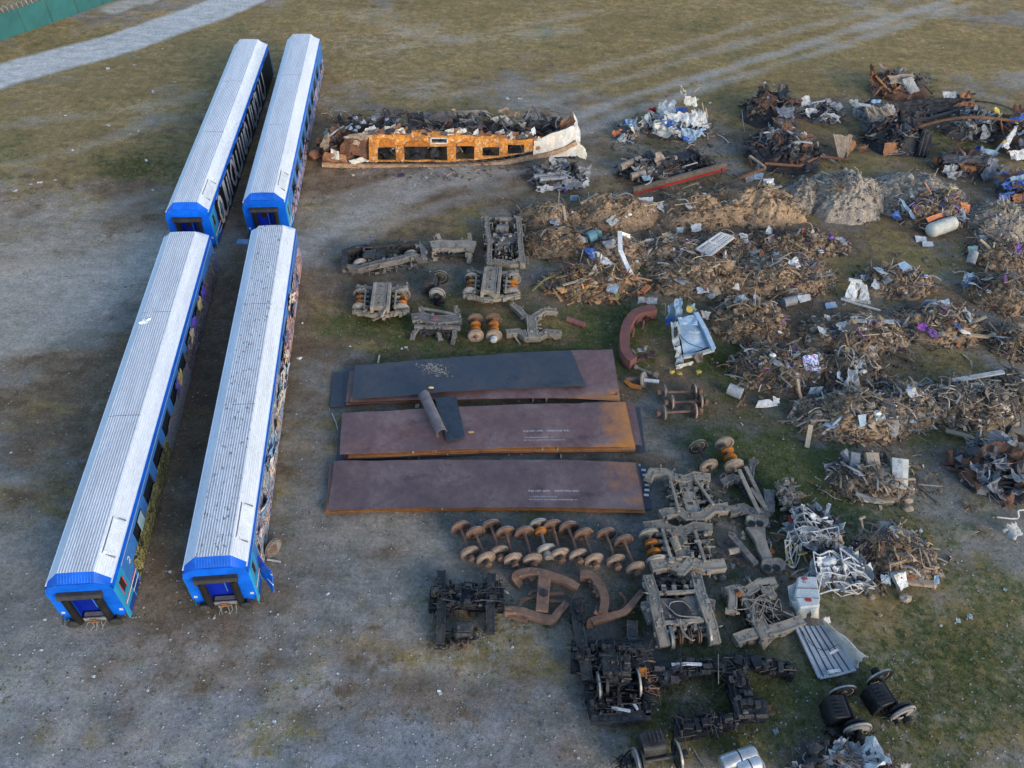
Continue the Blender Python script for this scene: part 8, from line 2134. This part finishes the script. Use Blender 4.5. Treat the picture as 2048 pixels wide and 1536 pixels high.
Q = W([(1440, 465, 1.5), (1468, 474, 1.3), (1420, 511, .8), (1392, 498, .9)], 0)
for k in range(7):
    u = k / 6; MB().beam([Q[0] * (1 - u) + Q[1] * u, Q[3] * (1 - u) + Q[2] * u], .12 if k in (0, 6) else .2, .07).build('slat', CM['l'] if k % 2 else CM['w'], t)
for k, u in enumerate((0, .5, 1)): MB().beam([Q[0] * (1 - u) + Q[3] * u + V((0, 0, .03)), Q[1] * (1 - u) + Q[2] * u + V((0, 0, .03))], .14, .08).build('cross_rail', CM['w'], t)
lonebeam('orange_strip', 'orange red strip below the slatted panel', 'strip', CM['O'], [(1408, 517, .7), (1464, 523, .7)], .3, .12); lone('white_box', 'white open box at the end of the orange strip', 'box', CM['w'], [(1454, 522, .7), (1472, 522, .7), (1470, 536, .3), (1458, 540, .3)], .08); lonebeam('red_scrap', 'bright orange red scrap behind the curved red beam', 'scrap', CM['O'], [(1284, 583, .3), (1298, 570, .4)], .35, .15)
lone('cream_panel', 'cream panel with a dark hole lying right of the low heap', 'panel', CM['c'], [(1815, 533, .8), (1852, 549, .4), (1818, 566, .2), (1804, 552, .5)], .06, seed=6, ragged=.04); lone('blue_grey_panel', 'blue grey panel leaning on the cream panel', 'panel', CM['p'], [(1796, 527, 1.0), (1810, 522, 1.0), (1826, 534, .8), (1806, 544, .8)], .06, seed=7)
t = frame_thing('white_chair_frame', 'white torn seat-like frame with a long bent lower edge', 'frame', 1720, 590)
for k, q in enumerate([[(1702, 560, 1.4), (1722, 560, 1.4), (1712, 600, .4), (1692, 594, .5)], [(1722, 560, 1.3), (1736, 572, 1.0), (1740, 604, .3), (1718, 600, .4)], [(1690, 592, .4), (1740, 600, .4), (1742, 610, .1), (1684, 598, .2)]]): S(t, 'w', q, .16, 20 + k, 'torn_shell', ragged=.12)
beamP(t, 'edge_bar', CM['w'], [(1682, 596, .25), (1720, 608, .2), (1762, 620, .1)], .16, .2, .12); beamP(t, 'top_bar', CM['w'], [(1698, 557, 1.45), (1724, 562, 1.4)], .22, 1, .15)
lonetube('small_drum', 'dull grey small drum in front of the rooty heap', 'drum', CM['g'], [(1566, 606), (1590, 600)], .33, .33); lone('white_canister', 'white ribbed canister right of the dull grey drum', 'canister', CM['l'], [(1594, 592, .7), (1620, 588, .7), (1623, 600, .4), (1600, 606, .3)], .08, thick=.35)
lone('pale_blue_panel', 'pale blue panel leaning on a heap near the purple cloth', 'panel', CM['p'], [(1852, 600, 1.0), (1874, 599, 1.0), (1856, 620, .3), (1838, 616, .4)], .05, ragged=.05); lone('pale_blue_panel', 'small pale blue panel with dark slots lying behind the heap', 'panel', CM['p'], [(1628, 644, .3), (1644, 646, .3), (1638, 662, .1), (1621, 658, .1)], .04); lone('white_box', 'whitish flattened box by the dark planks', 'box', CM['l'], [(1636, 668, .4), (1656, 662, .4), (1658, 678, .2), (1640, 684, .1)], .08)
lone('blue_sheet', 'pale blue sheet between the box and the dark planks', 'sheet', CM['p'], [(1652, 660, .6), (1678, 660, .6), (1672, 678, .3), (1658, 676, .3)], .05); lone('pale_blue_panel', 'blue panel scrap behind the white seat-like frame', 'panel', CM['p'], [(1720, 550, .6), (1738, 548, .6), (1745, 558, .4), (1728, 562, .4)], .05); lone('grey_sheet', 'grey blue flat sheet on the ground by the drums', 'sheet', CM['p'], [(1650, 606, .2), (1670, 603, .2), (1676, 614, .05), (1652, 618, .05)], .05)
lonebeam('long_plank', 'long grey plank lying across a debris heap', 'plank', CM['l'], [(1706, 640, 1.1), (1788, 643, 1.1)], .32, .08, 1.1)
for k, (x0, x1) in enumerate(((1675, 1700), (1688, 1712))): lonebeam('dark_plank', ['dark broad plank slanting down by the pale blue sheet', 'second dark broad plank slanting beside the first'][k], 'plank', PLANK_D, [(x1, 650, 1.4), (x0, 684, .5)], .4, .1)
for k, (q, c_) in enumerate([([(1838, 648, 1.3), (1856, 646, 1.3), (1858, 662, .9), (1840, 660, .9)], 'u'), ([(1856, 655, 1.2), (1872, 662, 1.0), (1876, 676, .6), (1860, 672, .7)], 'u'), ([(1745, 642, 1.2), (1762, 642, 1.2), (1758, 654, .9), (1748, 652, .9)], 'u'), ([(1908, 645, 1.2), (1922, 650, 1.1), (1924, 660, .8), (1912, 656, .9)], 'b')]):
    lone('cloth', ['bright purple cloth bundle at the top of its heap', 'purple cloth hanging below the bright bundle', 'purple cloth scrap under the long grey plank', 'deep blue cloth scrap right of the purple bundle'][k], 'cloth', [surf('violet_cloth', (.26, .08, .33), (.18, .06, .26), scale=4, rough=.9), CM['u'], CM['u'], CM['b']][k], q, .25, ragged=.25, seed=k + 30, freq=3)
lonebeam('pale_branch', 'pale bent branch right of the purple cloth', 'branch', PLANK_P, [(1938, 668, .7), (1975, 672, .6), (1992, 666, .7)], .2, .14)
lone('printed_sack', 'sack printed in blue and red on the wide heap', 'sack', graffiti_mix('sack_print', [(.45, .45, .46), (.08, .10, .35), (.5, .5, .5), (.10, .12, .38), (.42, .12, .10), (.45, .44, .42)], 1.4, (1, 1, 1), 1.5), [(1606, 712, 1.6), (1636, 708, 1.6), (1642, 742, .9), (1612, 748, .9)], .10, bend=.15)
lone('crumpled_bag', 'white crumpled plastic bag on a brown heap', 'bag', CM['l'], [(1700, 736, 1.5), (1716, 738, 1.5), (1720, 780, .7), (1684, 778, .8)], .25, seed=12, freq=3, ragged=.2)
lone('sack', 'white and red sack lying in front of the wide heap', 'sack', CM['w'], [(1622, 776, .8), (1648, 772, .9), (1640, 790, .4), (1612, 800, .3)], .15, bend=.12, seed=13); lone('sack_end', 'dull red end of a sack beside the white one', 'sack', CM['R'], [(1590, 783, .5), (1608, 783, .5), (1606, 790, .2), (1592, 790, .2)], .06)
for k, q in enumerate([[(1516, 800, .4), (1540, 798, .4), (1556, 812, .1), (1512, 816, .1)], [(1546, 792, .5), (1562, 796, .4), (1560, 806, .2), (1546, 804, .2)]]): lone('plaster_piece', ['white broken plaster piece below the wide heap', 'smaller white plaster piece right of the larger one'][k], 'plaster', CM['w'], q, .15, seed=k + 40, ragged=.25)
lonetube('grey_drum', 'pale grey drum lying on the grass left of the heaps', 'drum', CM['l'], [(1457, 777), (1483, 788)], .36, .36); lone('white_sheet', 'white pointed sheet on the ground between two heaps', 'sheet', CM['w'], [(1832, 766, .3), (1848, 768, .3), (1846, 780, .05), (1820, 778, .05)], .03)
t = frame_thing('bent_bracket', 'bent thin pale frame behind the pointed white sheet', 'frame', 1850, 760)
for p in ([(1838, 766), (1852, 755)], [(1852, 755), (1866, 764)], [(1866, 764), (1845, 768)]): tubeP(t, 'bar', CM['l'], p, .035, .3, 5)
lonebeam('pale_beam', 'long pale beam on the heap at the right', 'beam', CM['l'], [(1906, 760, 1.3), (2008, 742, 1.4)], .28, .12); lonebeam('plank', 'pale plank on the ground above the dark rusty pile', 'plank', PLANK_P, [(1892, 860, .3), (1952, 876, .2)], .3, .1)
lonebeam('white_pole', 'thin white pole leaning on the big earthy heap', 'pole', CM['w'], [(1698, 820, 1.6), (1645, 868, .5)], .1, .08); lone('blue_foil', 'blue printed foil on the big earthy heap', 'foil', CM['p'], [(1714, 830, 1.7), (1732, 828, 1.7), (1732, 852, 1.1), (1720, 854, 1.1)], .1)
lonebeam('slab', 'dark grey upright slab between two earthy heaps', 'slab', CM['d'], [(1776, 798, 1.8), (1784, 840, 1.2)], .6, .3); lone('grey_slab', 'pale grey rounded slab in front of the dark slab', 'slab', CM['g'], [(1775, 836, 1.2), (1800, 832, 1.3), (1798, 868, .4), (1780, 876, .3)], .1, thick=.3, bend=.15)
lonebeam('leaning_plank', 'brown plank leaning at the left foot of the big earthy heap', 'plank', PLANK_P, [(1622, 850, .9), (1614, 895, .1)], .26, .1); lonebeam('curved_branch', 'curved pale branch standing out of the wide heap', 'branch', PLANK_P, [(1596, 758, 1.5), (1600, 785, .9), (1608, 806, .3)], .16, .12)
# upright slabs pile
for k, (x0, y0, x1, y1, w, m, lab) in enumerate([(1745, 905, 1752, 960, .7, 't', 'tan muddy slab in the middle of the upright pile'), (1795, 916, 1795, 975, .55, 'l', 'pale grey channel at the right of the upright pile'), (1810, 918, 1808, 975, .4, 'c', 'pale cream channel edge right of the grey one'), (1712, 905, 1708, 960, .5, 's', 'dark steel channel at the left of the upright pile'), (1690, 900, 1720, 935, .35, 's', 'dark bent strip across the top left of the upright pile')]):
    lonebeam('channel' if k else 'slab', lab, 'slab', CM[m], [(x0, y0, 1.3), (x1, y1, .7)], w, .3)
lonebeam('bent_plate', 'pale bent plate along the foot of the upright pile', 'plate', CM['l'], [(1712, 985, .3), (1750, 1000, .25), (1786, 1000, .2), (1788, 985, .3)], .2, .2); lone('plate', 'dark grey plate sticking out left of the upright pile', 'plate', CM['s'], [(1648, 930, .5), (1672, 924, .6), (1674, 936, .2), (1652, 944, .1)], .06)
lone('black_white_strip', 'black and white torn strip standing behind the upright pile', 'strip', CM['k'], [(1762, 896, 1.4), (1770, 898, 1.4), (1776, 922, .6), (1768, 922, .6)], .1)
for x, y, lab in ((1815, 1000, 'tan foam chunk on the ground below the upright pile'), (1816, 1017, 'small tan foam chunk below the other foam chunk')):
    mb = MB(); mb.lump(P(x, y, .12), .24, x + y, (1.3, .8, .6), .4, 1); tag(mb.build('foam_chunk', CM['t'], origin=tuple(P(x, y))), lab, 'foam')
lonebeam('rod', 'thin pale rod on the grass right of the upright pile', 'rod', CM['t'], [(1836, 968, .1), (1885, 972, .1)], .05, .05); lonebeam('rod', 'thin dark rod slanting on the grass right of the upright pile', 'rod', CM['d'], [(1832, 970, .1), (1874, 1004, .05)], .06, .05)
# heap by the frameworks
lonebeam('beam', 'tan square beam sticking out right of the brown debris heap', 'beam', CM['t'], [(1810, 1160, .4), (1868, 1166, .3), (1872, 1176, .05)], .3, .22)
t = frame_thing('white_bin', 'white shiny dented bin at the foot of the brown debris heap', 'bin', 1800, 1160); S(t, 'w', [(1788, 1150, .9), (1812, 1142, .9), (1816, 1172, .3), (1800, 1182, .1)], .08, 3, 'body', thick=.3, ragged=.04); S(t, 'p', [(1760, 1150, .6), (1782, 1150, .6), (1782, 1170, .1), (1764, 1165, .1)], .08, 4, 'flap')
lonetube('grey_drum', 'grey drum behind the brown debris heap', 'drum', CM['g'], [(1756, 1056, .5), (1782, 1058, .5)], .38, .5)
t = frame_thing('t_handle', 'pale T-shaped handle standing out of the debris heap', 'handle', 1725, 1045); beamP(t, 'stem', CM['t'], [(1724, 1036, 1.8), (1728, 1058, 1.0)], .1, 1, .1); beamP(t, 'bar', CM['t'], [(1719, 1037, 1.85), (1731, 1032, 1.85)], .12, 1, .1)
lonebeam('stick', 'long thin stick rising right of the grey drum', 'stick', CM['t'], [(1784, 1070, .6), (1814, 1038, 1.2)], .05, .05)
lone('yellow_wrapper', 'greenish yellow wrapper on the right side of the debris heap', 'wrapper', CM['y'], [(1806, 1090, 1.0), (1816, 1088, 1.0), (1818, 1122, .3), (1808, 1124, .3)], .12, seed=5); lone('white_lump', 'white lump on the left side of the debris heap', 'scrap', CM['w'], [(1696, 1094, 1.0), (1708, 1092, 1.0), (1708, 1104, .7), (1698, 1106, .7)], .2)
for k, (x, y, r) in enumerate([(1853, 1146, .4), (1873, 1160, .3), (1886, 1150, .28), (1838, 1110, .25), (1828, 1102, .25)]): lone('torn_wrapper', ['large whitish torn wrapper right of the debris heap', 'bluish torn wrapper below the large one', 'tan torn scrap furthest right of the debris heap', 'pale scrap at the upper right of the debris heap', 'second pale scrap at the upper right of the heap'][k], 'wrapper', CM['wptwl'[k]], [(x - 9 * r * 2, y - 6, .3), (x + 8 * r * 2, y - 8, .3), (x + 9 * r * 2, y + 6, .05), (x - 6 * r * 2, y + 7, .05)], .18, seed=k + 60, ragged=.3)
for x, y, r, lab in ((1810, 1196, .3, 'large grey stone on the grass below the white bin'), (1743, 1194, .18, 'small tan stone below the white framework'), (1760, 1230, .12, 'tiny stone on the mossy grass')):
    mb = MB(); mb.lump(P(x, y, r * .4), r, x, (1, .8, .7), .3, 1); tag(mb.build('stone', SOIL['gravel'], origin=tuple(P(x, y))), lab, 'stone')
# colourful tangle pieces
a_, b_ = P(1862, 461, .55), P(1906, 446, .55); L_ = (b_ - a_).length
tag(MB().lathe([(.15, -.22), (.38, -.15), (.52, 0), (.55, .12), (.56, L_ * .5), (.58, L_ * .52), (.56, L_ * .54), (.55, L_ - .12), (.5, L_), (.36, L_ + .15), (.12, L_ + .2)], V((0, 0, .55)), b_ - a_, 20).build('metal_tank', CM['c'], smooth=True), 'pale grey metal tank in front of the colourful scrap', 'tank').location = (a_.x, a_.y, 0)
for k, (m, q, lab) in enumerate([('O', [(1852, 436, 1.1), (1915, 412, 1.3), (1918, 420, 1.1), (1856, 446, .8)], 'long orange cloth across the colourful scrap'), ('O', [(1922, 404, 1.4), (1940, 408, 1.3), (1938, 428, .7), (1926, 424, .8)], 'orange cloth at the right end of the colourful scrap'), ('p', [(1920, 418, 1.2), (1932, 420, 1.1), (1930, 445, .2), (1918, 446, .2)], 'pale blue and white scrap hanging under the orange cloth'), ('b', [(1784, 428, 1.0), (1798, 420, 1.1), (1802, 438, .4), (1790, 440, .2)], 'violet blue netting at the left end of the colourful scrap'), ('p', [(1798, 398, 1.5), (1808, 402, 1.4), (1836, 440, .7), (1826, 440, .7)], 'pale blue strip through the colourful scrap')]):
    lone('cloth' if k != 4 else 'strip', lab, 'cloth' if k != 4 else 'strip', CM[m], q, .15, seed=k + 70, ragged=.2, freq=2.5)
for (x0, y0, x1, y1, lab) in ((1736, 424, 1745, 436, 'small pale blue sheet on the ground right of the big gravel heap'), (1838, 472, 1852, 482, 'white scrap on the ground below the metal tank'), (1852, 482, 1866, 492, 'white torn scrap right of the other one below the tank')):
    lone('sheet_scrap', lab, 'sheet scrap', CM['p' if x0 == 1736 else 'w'], [(x0 - 8, y0, .15), (x1, y0 + 1, .15), (x1 + 2, y1, .05), (x0 - 6, y1 + 1, .05)], .05, seed=x0)
lone('net_ball', 'pale crumpled netting on the ground at the edge of the right heaps', 'netting', CM['p'], [(1924, 550, .9), (1950, 545, .9), (1955, 572, .2), (1928, 574, .2)], .35, seed=80, freq=3, ragged=.3, n=9)
axs = (P(2032, 590, .7) - P(2028, 568, 1.0)); L0 = axs.length; axs.normalize(); e1 = axs.orthogonal().normalized(); e2 = axs.cross(e1); s0 = P(2028, 568, 1.0)
tag(MB().tube([s0 + axs * (L0 * k / 70) + (e1 * math.cos(k * .62) + e2 * math.sin(k * .62)) * .2 for k in range(71)], .035, 5).build('coil_spring', CM['g'], origin=(s0.x, s0.y, 0), smooth=True), 'grey coil spring on a debris heap at the right edge', 'spring')
lonetube('dark_can', 'dark grey upright can at the edge of the right heaps', 'can', CM['g'], [(1948, 505, .9), (1940, 528, .4)], .32, .4); lone('grey_sheet', 'grey sheet behind the dark can', 'sheet', CM['q'], [(1935, 493, .9), (1955, 492, 1.0), (1954, 504, .7), (1938, 504, .6)], .1)
lonebeam('plank', 'two-tone plank standing out of the right heap', 'plank', PLANK_P, [(1962, 478, 1.5), (1990, 503, .8)], .18, .1); lone('purple_sheet', 'purple sheet near the right edge under the end gravel heap', 'sheet', CM['u'], [(2004, 490, .9), (2060, 482, 1.0), (2060, 496, .7), (2008, 498, .6)], .12)
# two wheels lying in the strawy heap
for (x, y, lab) in ((1455, 614, 'pale worn wheel half buried behind the strawy heap'), (1513, 622, 'pale worn wheel leaning among purple scraps in the strawy heap')):
    q = P(x, y, .5); tag(wheel_mb(.46, V((0, 0, .5)), V((.7, -.6, .3))).build('wheel', IRON_L, smooth=True), lab, 'wheel').location = (q.x, q.y, .35)
lone('purple_rag', 'deep purple rag above the wheel in the strawy heap', 'rag', CM['u'], [(1506, 600, 1.3), (1520, 602, 1.3), (1522, 626, .6), (1512, 624, .7)], .2, seed=90, freq=3); lone('blue_rag', 'pale purple rag right of the wheel in the strawy heap', 'rag', surf('mauve_cloth', (.24, .2, .36), (.2, .17, .3), scale=4, rough=.9), [(1538, 606, .9), (1552, 608, .9), (1556, 626, .3), (1544, 624, .4)], .2, seed=91, freq=3)
for k, (x, y) in enumerate(((1240, 598), (1258, 600))): lone('white_sheet', ['white crumpled sheet behind the curved red beam', 'pale torn strip right of the white crumpled sheet'][k], 'sheet', CM['l'], [(1278 + 16 * k, 594, .6), (1296 + 18 * k, 594, .6), (1294 + 18 * k, 606, .2), (1276 + 16 * k, 608, .2)], .15, seed=x, ragged=.25)
for k, (x, y, lab) in enumerate([(1392, 455, 'white rounded foam piece in front of the third rear heap'), (1360, 460, 'pale blue scrap left of the white foam piece'), (1300, 483, 'white bent scrap between the second row heaps'), (1550, 484, 'white panel with dark holes standing in the second row'), (1590, 475, 'white curved strip standing in the second row'), (1148, 396, 'small pale blue sheet behind the first rear heap'), (1292, 404, 'white and blue box on the edge of the second rear heap'), (1440, 396, 'pale blue sheet on the third rear heap')]):
    s_ = (1.2, .8, .9, 1.4, 1.3, .9, 1.5, 1.3)[k]
    lone('scrap_sheet', lab, 'scrap', CM['wpwwwpwp'[k]], [(x - 9 * s_, y - 6 * s_, .7), (x + 9 * s_, y - 7 * s_, .7), (x + 8 * s_, y + 6 * s_, .3), (x - 8 * s_, y + 7 * s_, .3)], .1, seed=k + 95, ragged=.15)
# scattered litter over the open ground, each a thing of its own
LIT = [(269, 129, 1), (215, 137, 1.5), (325, 97, .7), (308, 181, 1.2), (306, 185, 1), (349, 164, .8), (218, 250, 1.3), (277, 262, .8), (260, 268, .7), (145, 299, .9), (292, 320, 1), (130, 230, .7), (62, 369, .8), (80, 366, 1.1), (110, 360, .7), (30, 381, 1.2), (209, 359, .8), (305, 379, .9), (598, 716, 1.8), (1015, 196, 1.3), (1040, 197, 1.2), (1182, 266, 1), (700, 692, .8), (812, 694, 1.2), (655, 1187, .9), (260, 1202, 1.0), (340, 1143, .8), (186, 1352, .9), (582, 1359, 1.0), (880, 1385, 1.1), (548, 1443, .9), (942, 1120, .9), (1552, 1461, 1.5), (1940, 1232, 1.6), (1917, 1240, 1.3), (1842, 1062, 1.2), (1842, 1112, 1.1), (2010, 1180, .9), (1000, 300, .7), (1420, 205, .8), (830, 370, .8), (575, 365, .7), (1530, 165, 1), (1563, 170, .8), (1690, 182, .8), (1725, 116, .6), (22, 905, .7), (90, 1240, .8), (430, 1300, .9)]
litter = []
for k, (x, y, s_) in enumerate(LIT):
    r = .10 * s_ * (1.6 if y < 400 else 1)
    rr = random.Random(k + 500); p = P(x, y); a = rr.uniform(0, 3.1); d = V((math.cos(a), math.sin(a), 0)) * r; e = V((-d.y, d.x, 0)) * .7
    gz = ground_z(p.x, p.y) + .03; p.z = gz
    o = MB().sheet([p - d - e, p + d - e, p + d + e, p - d + e], 3, 3, r * .6, 5, k, .01, .2).build('litter_scrap', CM['w'] if k % 4 else CM['l'], origin=tuple(p))
    litter.append((x, y, o))

MARKS = {'the pale road': (200, 105), 'the far coach with black block graffiti': (400, 270), 'the ribbed roof of the near left coach': (230, 800), 'the burnt coach': (900, 270), 'the steel plate stacks': (960, 760), 'the row of brown wheelsets': (1090, 1100),
         'the front end of the near left coach': (170, 1210), 'the front end of the torn coach': (430, 1180), 'the black straight-beamed bogie frame': (935, 1210), 'the white and blue crushed shell': (1330, 240), 'the dark crushed block': (1540, 235), 'the pair of bright tanks': (1490, 1520),
         'the grey curved panel': (1665, 1300), 'the pale bogies': (850, 590), 'the rusty wreck with a spike': (1800, 165), 'the dark rusty pile by the right edge': (1985, 945)}
RANK = ['closest', 'second closest', 'third closest', 'fourth closest', 'fifth closest', 'sixth closest', 'seventh closest', 'eighth closest', 'ninth closest', 'tenth closest', 'eleventh closest', 'twelfth closest']
by = {}
for x, y, o in litter:
    m = min(MARKS, key=lambda q: (MARKS[q][0] - x) ** 2 + (MARKS[q][1] - y) ** 2)
    by.setdefault(m, []).append((math.hypot(MARKS[m][0] - x, MARKS[m][1] - y), x, o))
for m, lst in by.items():
    for k, (d, x, o) in enumerate(sorted(lst, key=lambda q: q[:2])):
        tag(o, 'small white litter scrap, ' + RANK[k] + ' to ' + m, 'litter', 'white litter scattered over the yard')
# every thing says that it is one; the bookkeeping property is no longer needed
for o in bpy.data.objects:
    if '_o' in o: del o['_o']
    if o.parent is None and 'category' in o and 'kind' not in o: o['kind'] = 'thing'
